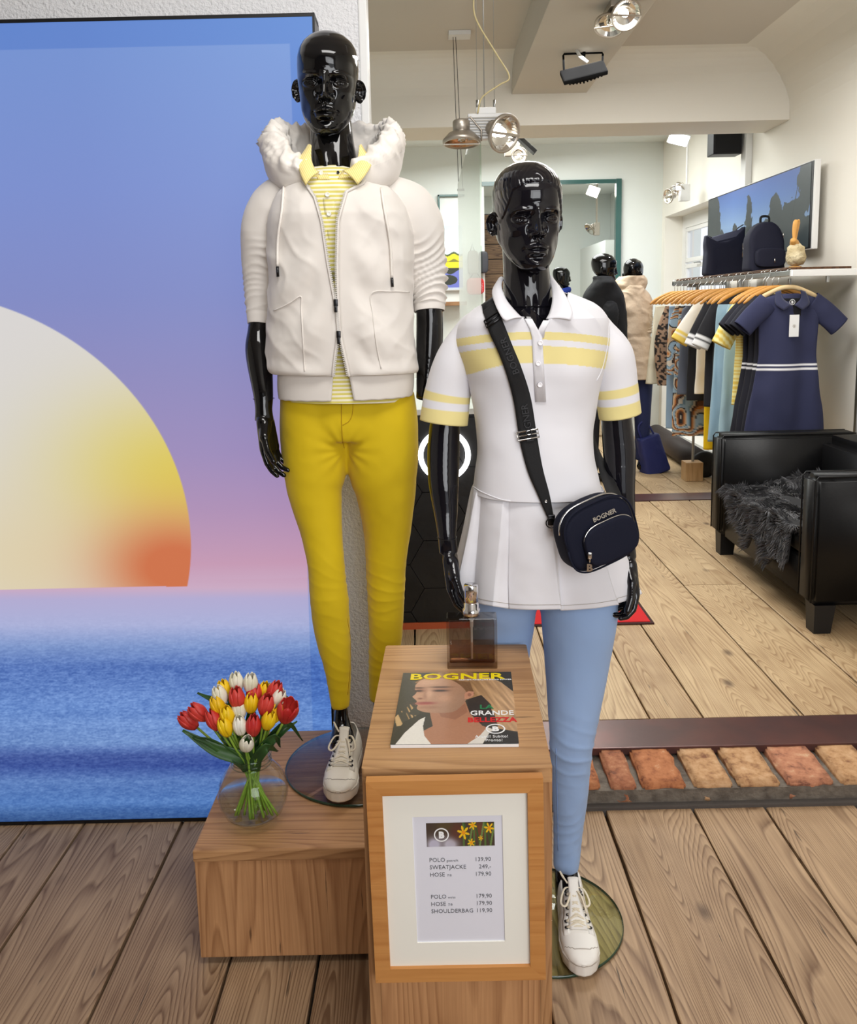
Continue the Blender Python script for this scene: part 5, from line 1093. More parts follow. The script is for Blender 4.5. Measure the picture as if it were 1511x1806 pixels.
sgt = 1 if np.mean(sgn) > 0 else -1
o = mk('bodice', vv_, [q for q, h_ in zip(ff_, hole) if not h_], m_tun, tu, True, col=C); so = o.modifiers.new('t', 'SOLIDIFY'); so.thickness = .0025; so.offset = -sgt
bb = BVHTree.FromPolygons([Vector(p) for p in P], ff_)
# pleated skirt
nS, mS = 420, 80; V = np.zeros((mS, nS, 3)); top = [(866, 834, 1061), (872, 833, 1062)]; th = np.linspace(0, 2*PI, nS, endpoint=False)
rows = [(864, 834, 1062), (880, 831, 1066), (940, 822, 1082), (1000, 812, 1099), (1042, 806, 1112)]; S = spline(rows, mS)
for i, r in enumerate(S):
    t = i/(mS-1); yc = 1.955; L_ = PX(r[1], r[0], yc); R_2 = PX(r[2], r[0], yc); cx = (L_[0]+R_2[0])/2; hw_ = (R_2[0]-L_[0])/2; d = .112+.020*t; e = 2/2.2
    ph = (th/(2*PI)*10+.30) % 1; sb = np.where(ph < .80, ph/.80*.5, .5-(ph-.80)/.20*.5*1.0); pl_ = (np.where(ph < .90, .15+.85*(ph/.90), 1-((ph-.90)/.10)**.5)-.5)*(.0045+.036*t)
    rad = 1+pl_/.15; V[i, :, 0] = cx+(hw_-.004*t)*np.sign(np.cos(th))*np.abs(np.cos(th))**e*rad; V[i, :, 1] = yc+d*np.sign(np.sin(th))*np.abs(np.sin(th))**e*rad
    V[i, :, 2] = (L_[2]+R_2[2])/2+(.010-.016*t)*np.cos(th)**2*0+.5*(R_2[2]-L_[2])*np.cos(th)+.008*np.cos(th)**2*(1-t)+t*.008*pl_/.02
P = V.reshape(-1, 3); V[..., 1] += .003*fbm(P*10, 33).reshape(mS, nS)
cloth('skirt', V, m_tw, tu, .002, True, off=-sgt)
hs_ = V[-5]+(V[-5]-V[-5].mean(0))*.004; MB().tube(np.vstack([hs_, hs_[:1]]), .0006, 4, False).build('hem_seam', m_seam, tu, True)
bsk = BVHTree.FromPolygons([Vector(p) for p in V.reshape(-1, 3)], grid(V, True)[1])
seam(bb, None, [(834, 858), (850, 868), (880, 880), (900, 884)], 1.9, .0014, 'waist_seam', m_tw, tu)
# sleeves with bands
def tsleeve(rows, bands, name):
    S = spline(rows, 120); _, N, B = frames(S[:, :3], up=(0, 1, 0)); n = 90; a = np.linspace(0, 2*PI, n, endpoint=False); V = S[:, None, :3]+S[:, 3][:, None, None]*(np.cos(a)[None, :, None]*B[:, None]+S[:, 4][:, None, None]*np.sin(a)[None, :, None]*N[:, None])
    L = np.r_[0, np.cumsum(np.linalg.norm(np.diff(S[:, :3], axis=0), axis=1))]; L = L[-1]-L; C = np.tile(np.array(WHT, float), (120, n, 1))
    for lo, hi in bands: C[(L >= lo) & (L < hi)] = YEL
    P = V.reshape(-1, 3); nn = nrm(V); sg = np.sign(np.sum(nn*(V-S[:, None, :3]), -1, keepdims=True)); V = V+nn*sg*(.002*fbm(P*10, 7)).reshape(120, n)[..., None]
    cloth(name, V, m_tun, tu, .003, True, col=C, off=-1 if np.mean(sg) > 0 else 1)
tsleeve([(*PX(868, 566, 1.96), .020, 1), (*PX(842, 574, 1.96), .036, 1), (*PX(823, 600, 1.965), .044, .95), (*PX(804, 640, 1.97), .051, .95), (*PX(790, 690, 1.975), .0545, .9), (*PX(783, 745, 1.975), .057, .88)], [(0, .034), (.051, .071)], 'sleeve')
tsleeve([(*PX(1002, 558, 1.96), .020, 1), (*PX(1032, 564, 1.96), .036, 1), (*PX(1055, 592, 1.965), .045, .95), (*PX(1077, 630, 1.97), .053, .95), (*PX(1086, 680, 1.975), .0515, .9), (*PX(1094, 733, 1.98), .051, .88)], [(0, .034), (.051, .071)], 'sleeve')
seam(bb, None, [(800, 572), (803, 600), (812, 640), (826, 672)], 1.9, .0011, 'armhole_seam', m_tw, tu, 24, .0008); seam(bb, None, [(1074, 570), (1071, 610), (1062, 650), (1052, 672)], 1.9, .0011, 'armhole_seam', m_tw, tu, 24, .0008)
# placket, buttons, collar
placket(bb, [(562, 925, 938), (580, 934, 948), (595, 938, 956), (640, 940, 959), (709, 944, 963)], 'placket', m_tw, tu, .003, .002)
placket(bb, [(565, 958, 970), (580, 950, 962), (596, 945, 959)], 'placket', m_tw, tu, .0015, .002)
for x, y in ((953, 605), (949, 641), (952, 679)): button(onto_cam(bb, x, y, .007), .0056, M('clear_button', (236, 234, 238), .2), tu)
collar_wing([(888, 492, 1.97), (884, 505, 1.93), (893, 530, 1.88), (916, 557, 1.845), (925, 560, 1.84)], [(880, 492, 1.98), (868, 515, 1.93), (874, 540, 1.86), (884, 560, 1.83), (892, 568, 1.825)], 0, 'collar', m_tw, tu, .006)
collar_wing([(967, 490, 1.97), (972, 505, 1.93), (974, 530, 1.88), (969, 552, 1.85), (963, 563, 1.84)], [(972, 489, 1.98), (990, 512, 1.93), (1003, 535, 1.87), (1009, 552, 1.84), (1006, 566, 1.83)], 0, 'collar', m_tw, tu, .006)
# ---------------------------------------------------------------- shoulder bag
sb_ = T('shoulder_bag', 'small navy nylon shoulder bag with wide black strap on the tunic', 'bag', (.36, 1.785, .93))
m_navy = M('navy_nylon', (18, 21, 38), .8, bump=(600, .15, .001), spec=.25); m_web = M('black_webbing', (20, 20, 22), .8, bump=(500, .4, .001)); m_webp = M('webbing_print', (40, 40, 43), .55); m_shiny = M('shiny_nickel', (210, 208, 206), .15, 1.0)
def band(bvhs, L, name, off, th=.0022, n=5, mat=m_web):
    G_ = []
    for y0, a, y1, b in L:
        row = []
        for k in range(n):
            x = a+(b-a)*k/(n-1); y = y0+(y1-y0)*k/(n-1); best = None
            d = (Vector(PX(x, y, 2))-Vector((0, 0, 1.5))).normalized()
            for q in bvhs:
                h = q.ray_cast(Vector((0, 0, 1.5)), d, 6)
                if h[0] is not None and (best is None or h[3] < best): best = h[3]
            row.append(best)
        G_.append((y0, a, y1, b, row))
    md = np.array([[np.nan if v is None else v for v in g[4]] for g in G_]); 
    for i in range(len(md)):
        v = md[i]; v[np.isnan(v)] = np.nanmean(md) if np.all(np.isnan(v)) else np.nanmean(v); md[i] = v.mean()*.5+v*.5
    R_ = []
    for i, g in enumerate(G_):
        R_.append([np.array(Vector((0, 0, 1.5))+(Vector(PX(g[1]+(g[3]-g[1])*k/(n-1), g[0]+(g[2]-g[0])*k/(n-1), 2))-Vector((0, 0, 1.5))).normalized()*(md[i][k]-off)) for k in range(n)])
    R_ = np.array(R_); D = spline(R_.reshape(len(R_), -1), 60).reshape(60, n, 3); v_, f_ = grid(D, False); o = mk(name, v_, [q[::-1] for q in f_], mat, sb_, True); so = o.modifiers.new('t', 'SOLIDIFY'); so.thickness = th; so.offset = 0; return o, D
so_, SD = band([bb, bsk], [(549, 851, 533, 873), (563, 856, 548, 878), (585, 862, 570, 888), (620, 878, 608, 903), (660, 893, 650, 920), (710, 906, 702, 936), (775, 916, 770, 947), (830, 930, 826, 957), (875, 949, 872, 969), (915, 966, 912, 976)], 'strap', .007)
top = np.array([[SD[0, 0]+np.array((-.0, .02, .012)), SD[0, -1]+np.array((0, .02, .012))], [SD[0, 0]+np.array((.0, .06, .014)), SD[0, -1]+np.array((0, .06, .014))], [SD[0, 0]+np.array((.03, .13, -.03)), SD[0, -1]+np.array((.03, .13, -.03))]])
R_ = np.concatenate([SD[:1, [0, -1]], top]); v_, f_ = grid(R_, False); o = mk('strap_back', v_, f_, m_web, sb_, True); q = o.modifiers.new('t', 'SOLIDIFY'); q.thickness = .002
R_ = np.array([[PX(1036, 770, 2.02), PX(1042, 752, 2.04)], [PX(1047, 800, 2.0), PX(1056, 795, 2.02)], [PX(1062, 850, 1.93), PX(1078, 838, 1.96)], [PX(1075, 885, 1.86), PX(1096, 875, 1.88)], [PX(1084, 905, 1.82), PX(1102, 898, 1.82)]]); D = spline(R_.reshape(5, -1), 20).reshape(20, 2, 3); v_, f_ = grid(D, False); o = mk('strap_back', v_, f_, m_web, sb_, True); q = o.modifiers.new('t', 'SOLIDIFY'); q.thickness = .002
def buckle(i, mat, bar=True):
    a, b = SD[i, 0], SD[i, -1]; dn = SD[i+3, 2]-SD[i, 2]; dn /= np.linalg.norm(dn); w = (b-a)/np.linalg.norm(b-a); f = np.array((0, -.0035, 0)); a = a-w*.004+f; b = b+w*.004+f
    m = MB(); m.tube([a, b, b+dn*.018, a+dn*.018, a], .0022, 6); 
    if bar: m.tube([a+dn*.009, b+dn*.009], .0018, 6)
    m.build('buckle', mat, sb_, True)
buckle(7, m_gun); buckle(38, m_shiny, True)
def strap_text(s, i, ang_up, sz):
    a, b = SD[i, 0], SD[i, -1]; dn = SD[i-9, 2]-SD[i, 2]; dn /= np.linalg.norm(dn); w = (b-a)/np.linalg.norm(b-a); c = SD[i, 2]+w*.010+np.array((0, -.004, 0)); text(s, sz, basis(c, dn, -w), m_webp, sb_, ext=.0004)
strap_text('BOGNER', 27, 1, .021); strap_text('BOGNER', 40, 1, .021)
BG = Matrix.Translation(tuple(PX(1049, 939, 1.775))) @ Matrix.Rotation(math.radians(20), 4, 'Z') @ Matrix.Rotation(math.radians(-17), 4, 'Y') @ Matrix.Diagonal((1.07, 1, 1.07, 1))
def rbox(w, h, d, ex=5, cr=1.0, n=64, m=14, top=0.):
    """soft box: rounded-rectangle face outline, domed edges"""
    V = []; th = np.linspace(0, 2*PI, n, endpoint=False); c, s_ = np.cos(th), np.sin(th); ox = w*np.sign(c)*np.abs(c)**(2/ex); oz = h*np.sign(s_)*np.abs(s_)**(2/ex); oz = oz+top*(1-(ox/w)**2)*(s_ > 0)
    for k in [(.0, -1), (.5, -1), (.86, -.985), (.95, -.93), (.99, -.8), (1, -.5), (1, 0), (1, .5), (.99, .8), (.95, .93), (.86, .985), (.5, 1), (0, 1)]: V.append(np.stack([ox*k[0], np.full(n, d*k[1]), oz*k[0]], -1))
    return grid(np.array(V), True)
MB().add(*rbox(.080, .062, .030, 3.6, top=.010), BG).build('bag_body', m_navy, sb_, True)
MB().add(*rbox(.060, .040, .012, 3.6, top=.004), BG @ Matrix.Translation((.012, -.034, -.014))).build('front_pocket', m_navy, sb_, True)
def arc(w, h, ex, a0, a1, y, n=30, cx=0, cz=0, top=0.): 
    return [tuple(BG @ Vector((cx+w*np.sign(math.cos(a))*abs(math.cos(a))**(2/ex), y, cz+h*np.sign(math.sin(a))*abs(math.sin(a))**(2/ex)+top*(1-math.cos(a)**2)*(math.sin(a) > 0)))) for a in np.linspace(a0, a1, n)]
MB().tube(arc(.0805, .0625, 3.6, .0, PI, -.029, top=.010), .0022, 6).tube(arc(.0805, .0625, 3.6, PI, 2*PI, -.029), .0022, 6).build('piping', m_navy, sb_, True)
MB().tube(arc(.0795, .0625, 3.6, .35, 2.9, -.006, top=.010), .0024, 6, flat=1).build('zip', m_shiny, sb_, True)
MB().tube(arc(.0585, .0405, 3.6, .15, PI+.1, -.038, 34, .012, -.014, .004), .0018, 6).build('pocket_zip', m_shiny, sb_, True)
text('BOGNER', .0135, BG @ Matrix.Translation((-.012, -.0318, .035)) @ Matrix.Rotation(PI/2, 4, 'X'), m_shiny, sb_, offset=.0003, ext=.0008)
zp = BG @ Vector((-.046, -.047, -.020)); MB().box(Vector(zp)-Vector((.004, .002, .006)), Vector(zp)+Vector((.004, .002, .008)), .001).tube([zp, zp-Vector((0, 0, .014))], .0022, 6).build('zip_puller', m_shiny, sb_, True)
text('B', .022, FRONT((zp.x-.007, zp.y-.002, zp.z-.032)), m_shiny, sb_, name='pendant', offset=.0009, ext=.0012)
ringc = SD[-1, 2]; MB().tube([ringc+np.array((.011*math.cos(a), -.006, -.010+.011*math.sin(a))) for a in np.linspace(0, 2*PI, 25)], .0014, 6, False).box(ringc+(-.007, -.006, -.016), ringc+(.009, .002, .008), .002).build('ring', m_gun, sb_, True)
button(SD[54, 2]+np.array((0, -.004, 0)), .003, m_shiny, sb_)
sneaker((.318, 1.690, 0), (.332, 1.965, 0), .0085, m_shoe, ('bright white lace-up leather sneaker standing on the clear glass disc', None), 1)
sneaker((.150, 1.93, 0), (.160, 2.195, 0), .0085, m_shoe, ('white sneaker hidden behind the pedestal, other foot of the tunic mannequin', None), -1)
dr_ = disc(.262, 1.880, 0, .187).build('glass_disc', None, None, True, mats=[m_disc, m_dedge], midx=[1 if 96 <= i < 96*4 else 0 for i in range(96*5)]); tag(dr_, 'round clear greenish glass base plate on the floor boards', 'base')
# ================================================================== middle room: armchair, rail with clothes, shelf, screen
m_leather = M('black_leather', (12, 12, 14), .46, spec=.32, bump=(90, .18, .002))
FZ = .08
ac = T('armchair', 'boxy black leather armchair with a dark grey sheepskin', 'armchair', (1.95, 4.06, FZ))
def cush(a, b, name, bev=.03, parent=ac, mat=m_leather, puff=0.):
    bm = bmesh.new(); bmesh.ops.create_cube(bm, size=1); a = np.array(a); b = np.array(b)
    for v in bm.verts: v.co = [(v.co[i]+.5)*(b[i]-a[i])+a[i] for i in range(3)]
    bmesh.ops.bevel(bm, geom=bm.edges[:], offset=bev, segments=4, affect='EDGES'); 
    me = bpy.data.meshes.new(name); bm.to_mesh(me); bm.free(); me.materials.append(mat); me.polygons.foreach_set('use_smooth', [True]*len(me.polygons)); o = bpy.data.objects.new(name, me); COL.objects.link(o); attach(o, parent); return o
for y0, y1 in ((3.43, 3.56), (4.56, 4.70)):
    cush((1.60, y0, .20), (2.36, y1, .765), 'armrest', .025)
    for x in (1.60, 2.36):
        for y in (y0+.012, y1-.012): pass
    MB().tube([(1.603, y0+.004, .22), (1.603, y0+.004, .745), (1.615, y0+.004, .762), (2.34, y0+.004, .762)], .004, 6).tube([(1.603, y1-.004, .22), (1.603, y1-.004, .745), (1.615, y1-.004, .762), (2.34, y1-.004, .762)], .004, 6).build('piping', m_leather, ac, True)
cush((1.63, 3.565, .19), (1.70, 4.555, .375), 'front_panel', .012); cush((1.63, 3.57, .36), (2.12, 4.55, .49), 'seat_cushion', .03)
o = cush((2.13, 3.565, .30), (2.36, 4.555, .765), 'backrest', .05)
cush((1.70, 3.57, .20), (2.34, 4.55, .36), 'base', .01)
for x in (1.635, 2.26):
    for y in (3.445, 4.60): MB().add([(x-.012+dx*w, y-.01+dy*w, z) for z, w in ((FZ, .072), (.205, .09)) for dx, dy in ((0, 0), (1, 0), (1, 1), (0, 1))], [(0, 3, 2, 1), (4, 5, 6, 7), (0, 1, 5, 4), (1, 2, 6, 5), (2, 3, 7, 6), (3, 0, 4, 7)]).build('leg', m_black, ac)
# sheepskin: hide with thousands of locks
sk = T('sheepskin', 'shaggy dark grey sheepskin draped over the black leather armchair seat', 'sheepskin', (1.85, 4.2, .5))
nu, nv = 60, 70; V = np.zeros((nv, nu, 3))
for j in range(nv):
    v = j/(nv-1)
    for i in range(nu):
        u = i/(nu-1); y = 3.66+.88*u; edge = .035*math.sin(u*11)+.03*math.sin(u*23+1)
        Lf = .46; x = 2.10-v*(Lf+.02)
        if v < .80: p = (2.12-.51*v/.8, y+.05*math.sin(v*7), .498+.02*math.sin(u*9)*math.sin(v*8)+.10*max(0, .22-v)/.22*(.5+.5*math.sin(u*PI)))
        else:
            t = (v-.80)/.20; dep = (.10+.10*math.exp(-((u-.30)/.2)**2)+.08*math.exp(-((u-.55)/.1)**2)+edge)*(u < .80)+.02; p = (1.612-.012*t, y, .49-dep*t)
        V[j, i] = p
hide = cloth('hide', V, M('hide', (40, 40, 42), .9), sk, .006, False, off=0)
rng = np.random.default_rng(4); NB = 15000; fu, fv = rng.random(NB)*(nu-1.01), rng.random(NB)*(nv-1.01); iu, iv = fu.astype(int), fv.astype(int)
p0 = V[iv, iu]+(V[iv, iu+1]-V[iv, iu])*(fu-iu)[:, None]+(V[iv+1, iu]-V[iv, iu])*(fv-iv)[:, None]
up_ = np.where((iv > .8*nv)[:, None], np.array((-1, 0, .1)), np.array((-.05, 0, 1.)))
cl = np.stack([vn(p0*22, 1), vn(p0*22, 2), vn(p0*22, 3)], -1); dirn = up_*.55+np.array((-.75, -.25, -.25))*(1 if True else 0)+cl*1.0; dirn /= np.linalg.norm(dirn, axis=1)[:, None]
Lh = .030+.024*rng.random(NB); side = np.cross(dirn, up_+.3*rng.normal(size=(NB, 3))); side /= np.linalg.norm(side, axis=1)[:, None]; w_ = .0022
curl = cl*.014+np.array((0, 0, -.010))
B_ = np.stack([p0-side*w_, p0+side*w_, p0+dirn*Lh[:, None]*.55+side*w_*.8, p0+dirn*Lh[:, None]+curl, p0+dirn*Lh[:, None]*.55-side*w_*.8], 1).reshape(-1, 3)
f_ = [(5*k, 5*k+1, 5*k+2, 5*k+3, 5*k+4) for k in range(NB)]
o = mk('wool', B_, f_, M('grey_wool', (96, 96, 101), .8, sheen=.5, var=(25, (60, 60, 64))), sk, False); o['kind'] = 'stuff'

# clothes rail
rk = T('clothes_rail', 'steel clothes rail with a lit end bar fixed to the right wall', 'clothes rail', (2.1, 5.8, FZ))
MB().box((2.015, 4.74, 1.622), (2.045, 7.0, 1.652), .003).build('rail_bar', m_steel, rk)
MB().box((2.015, 4.715, 1.617), (2.445, 4.742, 1.655), .004).build('end_bar', M('lit_bar_steel', (236, 236, 236), .25, .3), rk)  # near-white colour paints in the light on this end bar
MB().box((2.015, 6.96, 1.617), (2.445, 6.985, 1.655), .004).build('end_bar', m_steel, rk)
MB().box((2.425, 4.74, .72), (2.448, 4.77, 1.70), .002).box((2.425, 6.9, .72), (2.448, 6.93, 1.70), .002).build('wall_upright', m_steel, rk)
MB().box((2.02, 5.50, 1.55), (2.045, 5.53, 1.625), .002).build('bracket', m_steel, rk)
MB().tube([(2.10, 6.62, FZ+.13), (2.10, 6.62, 1.622)], .011, 10).box((2.03, 6.60, 1.60), (2.12, 6.64, 1.622), .002).build('post', m_steel, rk)
for y in (4.80, 5.3): MB().box((2.25, y, 1.585), (2.265, y+.02, 1.62), .001).build('bracket', m_steel, rk)
wb = MB().box((2.03, 6.56, FZ), (2.165, 6.69, FZ+.15), .002).build('wood_block', wood('block_oak', (222, 188, 142), (190, 152, 108), 'Z', 2, 4, .5, knots=False, cracks=False)); tag(wb, 'pale wooden block footing the rail post on the rear boards', 'block')
sf = MB()
sf.box((2.03, 4.83, 1.656), (2.40, 6.93, 1.672), .003); shf = sf.build('shelf_board', wood('dark_board', (120, 84, 56), (70, 46, 30), 'Y', 1.4, 4, .6)); tag(shf, 'thin rough wooden shelf board above the clothes rail', 'shelf')

# garments
GARM = []
def garment(name, label, Y, xc, rows, mat, d=.030, yaw=0., sleeves=None, col=None, pleat=0, grp=None, seed=0, cat='garment', extra=None):
    """hanging garment: rows (z, half width), optional sleeves ((x0,z0),(x1,z1),r0,r1)"""
    GARM.append((Y, xc, label)); t = T(name, label, cat, (xc, Y, rows[0][0]), grp); m = 150 if col is not None else 70; n = 90; S = spline([(z, w) for z, w in rows], m); th = np.linspace(0, 2*PI, n, endpoint=False); V = np.zeros((m, n, 3))
    for i, (z, w) in enumerate(S):
        k = i/(m-1); dd_ = d*(.55+.6*k); e = 2/2.2; V[i, :, 0] = xc+w*np.sign(np.cos(th))*np.abs(np.cos(th))**e; V[i, :, 1] = Y+dd_*np.sign(np.sin(th))*np.abs(np.sin(th))**e; V[i, :, 2] = z
        fa = np.sin(V[i, :, 0]*(pleat or 48)+seed+2*vn(np.stack([V[i, :, 0]*8, np.full(n, z*3), np.zeros(n)], -1), seed)); V[i, :, 1] += fa*(.012 if pleat else .006)*min(1, k*2.2)
        V[i, :, 1] += .006*vn(np.stack([V[i, :, 0]*14, np.full(n, seed), V[i, :, 2]*10], -1), seed)
    def paint(V): return None if col is None else col(V[..., 0]-xc, V[..., 2])
    cloth('fabric', V, mat, t, .002, True, col=paint(V), off=0)
    for (a, b, r0, r1) in (sleeves or []):
        a = np.array(a); b = np.array(b); P_ = spline([(xc+a[0], Y, a[1]), (xc+(a[0]*.45+b[0]*.55), Y-.005, (a[1]*.45+b[1]*.55)+.008), (xc+b[0], Y-.01, b[1])], 26); R_ = np.linspace(r0, r1, 26)
        _, N, B = frames(P_, up=(0, 1, 0)); aa = np.linspace(0, 2*PI, 36, endpoint=False); Vs = P_[:, None]+R_[:, None, None]*(np.cos(aa)[None, :, None]*B[:, None]+.5*np.sin(aa)[None, :, None]*N[:, None]); Vs[..., 1] += .006*vn(Vs*16, seed+4)
        Cs = None
        if col is not None: k = np.linspace(0, 1, 26)[:, None]*np.ones((1, 36)); Cs = col(Vs[..., 0]-xc, Vs[..., 2], k)
        cloth('sleeve', Vs, mat, t, .002, True, col=Cs, off=0)
    if extra: extra(t, xc, Y)
    return t
NAVY = (42, 46, 78); m_nv = M('navy_jersey', (40, 44, 74), .8, sheen=.25, bump=(500, .1, .001)); m_vc = vcol('printed_fabric_front', .85)
XR = 2.032
def solid(c): return lambda x, z, k=None: np.tile(np.array(c, float), x.shape+(1,))
def wst(x, z, k=None):
    C = solid(NAVY)(x, z); 
    if k is None: q = z+.0; C[((q > 1.118) & (q < 1.130)) | ((q > 1.095) & (q < 1.109))] = (236, 236, 240)
    return C
def wst2(x, z, k=None):
    C = solid((22, 23, 36))(x, z)
    if k is None: C[((z > 1.118) & (z < 1.130)) | ((z > 1.095) & (z < 1.109))] = (236, 236, 240)
    return C
drows = [(1.525, .045), (1.515, .095), (1.495, .155), (1.46, .180), (1.35, .165), (1.20, .160), (1.115, .168), (1.0, .185), (.85, .215), (.70, .235)]
dsl = [((.12, 1.475), (.285, 1.335), .065, .062), ((-.12, 1.475), (-.265, 1.335), .065, .058)]
def dress_extra(t, xc, Y):
    for s_ in (-1, 1):
        A = spline([(xc+s_*.055, Y-.012, 1.545), (xc+s_*.050, Y-.035, 1.50), (xc+s_*.008, Y-.052, 1.462)], 10); B_ = spline([(xc+s_*.085, Y-.012, 1.535), (xc+s_*.095, Y-.045, 1.47), (xc+s_*.052, Y-.058, 1.432)], 10)
        cloth('collar', np.array([A*(1-q)+B_*q for q in np.linspace(0, 1, 5)]), m_nv, t, .003, False, off=0)
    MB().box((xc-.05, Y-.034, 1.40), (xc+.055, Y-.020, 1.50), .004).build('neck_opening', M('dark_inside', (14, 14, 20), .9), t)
    roundel((xc+.002, Y-.037, 1.478), (1, 0, 0), (0, 0, 1), .016, m_ink_w, t, 'neck_label')
    MB().box((xc-.018, Y-.058, 1.285), (xc+.036, Y-.055, 1.408), .001).build('price_tag', m_paper, t); roundel((xc+.009, Y-.0585, 1.345), (1, 0, 0), (0, 0, 1), .009, m_seam, t, 'tag_print')
    MB().tube([(xc+.009, Y-.056, 1.405), (xc+.004, Y-.04, 1.44)], .001, 5).build('tag_string', m_black, t)
LR = 'dresses hanging on the rail'
garment('navy_dress', 'navy polo dress with white waist stripes, front of the rail with a white tag', 4.82, XR+.02, drows, m_vc, .035, sleeves=dsl, col=wst, pleat=30, seed=1, cat='dress', extra=dress_extra, grp=LR)
for q, lab in enumerate(('navy dress directly behind the tagged front dress', 'third navy dress from the front of the rail', 'rearmost of the four navy dresses, beside the yellow striped polo')):
    garment('navy_dress', lab, 4.89+.055*q, XR-.015-.012*q, [(a, b*.80) for a, b in drows], m_vc, .03, sleeves=[((.09, 1.475), (.20, 1.335), .06, .05), ((-.09, 1.475), (-.235, 1.325), .062, .055)], col=wst2, pleat=30, seed=3+q, cat='dress', grp=LR)
TEE = [(1.535, .04), (1.52, .09), (1.50, .14), (1.45, .165), (1.30, .155), (1.10, .155), (.86, .165)]
tsl = [((.11, 1.475), (.23, 1.33), .06, .058), ((-.11, 1.475), (-.25, 1.30), .06, .06)]
def ystr(x, z, k=None):
    f = ((z*(1) if k is None else z+x*.3)/.0155) % 1; return np.where((f < .5)[..., None], np.array((232, 200, 88.)), np.array((248, 238, 170.)))
garment('striped_polo', 'yellow striped polo on the rail between navy dresses and pale blue trousers', 5.07, XR-.03, [(a+.01, b) for a, b in TEE], m_vc, .03, sleeves=[((.11, 1.475), (.23, 1.33), .06, .058), ((-.11, 1.475), (-.245, 1.23), .06, .062)], col=ystr, seed=8, cat='shirt')
TR_ = [(1.47, .105), (1.40, .115), (1.2, .12), (.9, .135), (.60, .15)]
garment('trousers', 'front pale blue pleated trousers clipped behind the yellow striped polo', 5.24, XR-.07, TR_, M('pale_blue_twill', (160, 190, 204), .8), .03, pleat=46, seed=9, cat='trousers')
garment('trousers', 'second pale blue trousers hanging a little to the left', 5.36, XR-.09, TR_, M('pale_blue_twill_b', (150, 180, 198), .8), .03, pleat=40, seed=10, cat='trousers')
def bb_(base, c1, c2, lo=.0):
    def f(x, z, k=None):
        C = solid(base)(x, z)
        if k is not None: C[(k > .74) & (k < .85)] = c1; C[k >= .85] = c2; C[(k > .80) & (k < .85)] = base
        return C
    return f
for q, lab in enumerate(('black polo with white sleeve bands, left of the pale blue trousers', 'second black polo with white bands behind the first')):
    garment('banded_polo', lab, 5.48+.09*q, XR-.03-.02*q, [(a+.005, b*.95) for a, b in TEE[:-1]]+[(.80, .15)], m_vc, .028, sleeves=[((.11, 1.46), (.22, 1.32), .055, .05), ((-.11, 1.46), (-.24, 1.20), .058, .055)], col=bb_((28, 28, 34), (232, 232, 234), (232, 232, 234)), seed=12+q, cat='shirt', grp='black polos on the rail')
garment('trousers', 'bright yellow trousers reaching lowest on the rail', 5.70, XR-.045, [(1.46, .09), (1.3, .10), (1.0, .105), (.75, .11), (.49, .11)], M('yellow_twill', (226, 186, 10), .8), .03, seed=15, cat='trousers')
garment('banded_tee', 'white tee with yellow sleeve bands on the rail', 5.82, XR-.03, [(a, b*.95) for a, b in TEE], m_vc, .028, sleeves=[((.11, 1.46), (.21, 1.33), .055, .05), ((-.11, 1.46), (-.275, 1.22), .06, .062)], col=bb_((240, 234, 220), (236, 208, 104), (236, 204, 96)), seed=16, cat='shirt')
garment('black_trousers', 'plain black trousers beside the white banded tee', 5.95, XR-.07, [(1.47, .11), (1.3, .12), (1.0, .13), (.80, .13)], M('black_twill', (24, 24, 28), .8), .03, seed=17, cat='trousers')
garment('grey_tunic', 'slate grey tunic with a white hem line on the rail', 6.08, XR-.10, [(1.46, .08), (1.40, .11), (1.1, .12), (.83, .13)], M('slate', (92, 98, 112), .8), .03, seed=18, cat='shirt')
def swirl(x, z, k=None):
    q = np.stack([x*7, z*0, z*7], -1); f = (vn(q, 2)*2.4+vn(q*2, 4)*.7+5) % 1; C = np.zeros(x.shape+(3,)); pal = [(0, (150, 176, 196)), (.22, (34, 34, 38)), (.30, (196, 172, 142)), (.48, (190, 122, 66)), (.60, (104, 66, 44)), (.74, (34, 34, 38)), (.82, (206, 196, 180)), (.92, (110, 140, 160))]
    for a, c in pal: C[f >= a] = c
    return C
garment('patterned_trousers', 'trousers with bold blue and brown swirls on the rail', 6.22, XR-.06, [(1.46, .12), (1.2, .14), (.8, .16), (.505, .16)], m_vc, .03, col=swirl, seed=19, cat='trousers')
garment('swirl_shirt', 'swirl patterned top hanging beside the pale jeans', 6.36, XR-.09, [(1.46, .08), (1.3, .13), (.95, .14)], m_vc, .03, col=lambda x, z, k=None: swirl(x*1.4+3, z*1.4), seed=20, cat='shirt')
garment('jeans', 'pale blue jeans near the far end of the rail', 6.50, XR-.085, [(1.46, .09), (1.2, .10), (.8, .10), (.52, .10)], M('pale_denim', (150, 178, 206), .8, bump=(400, .2, .001)), .03, seed=21, cat='trousers')
def leo(x, z, k=None): return np.where((vn(np.stack([x*70, z*0, z*70], -1), 5) > .1)[..., None], np.array((40, 32, 28.)), np.array((166, 134, 108.)))
garment('leopard_blouse', 'leopard print blouse between jeans and ivory skirt', 6.66, XR-.06, [(1.46, .10), (1.3, .16), (1.12, .18), (.84, .15)], m_vc, .03, col=leo, seed=22, cat='shirt')
garment('pleated_skirt', 'ivory pleated skirt at the far end of the rail', 6.82, XR-.10, [(1.46, .095), (1.35, .11), (1.1, .14), (.84, .165)], M('ivory', (226, 220, 196), .8), .035, pleat=60, seed=23, cat='skirt')
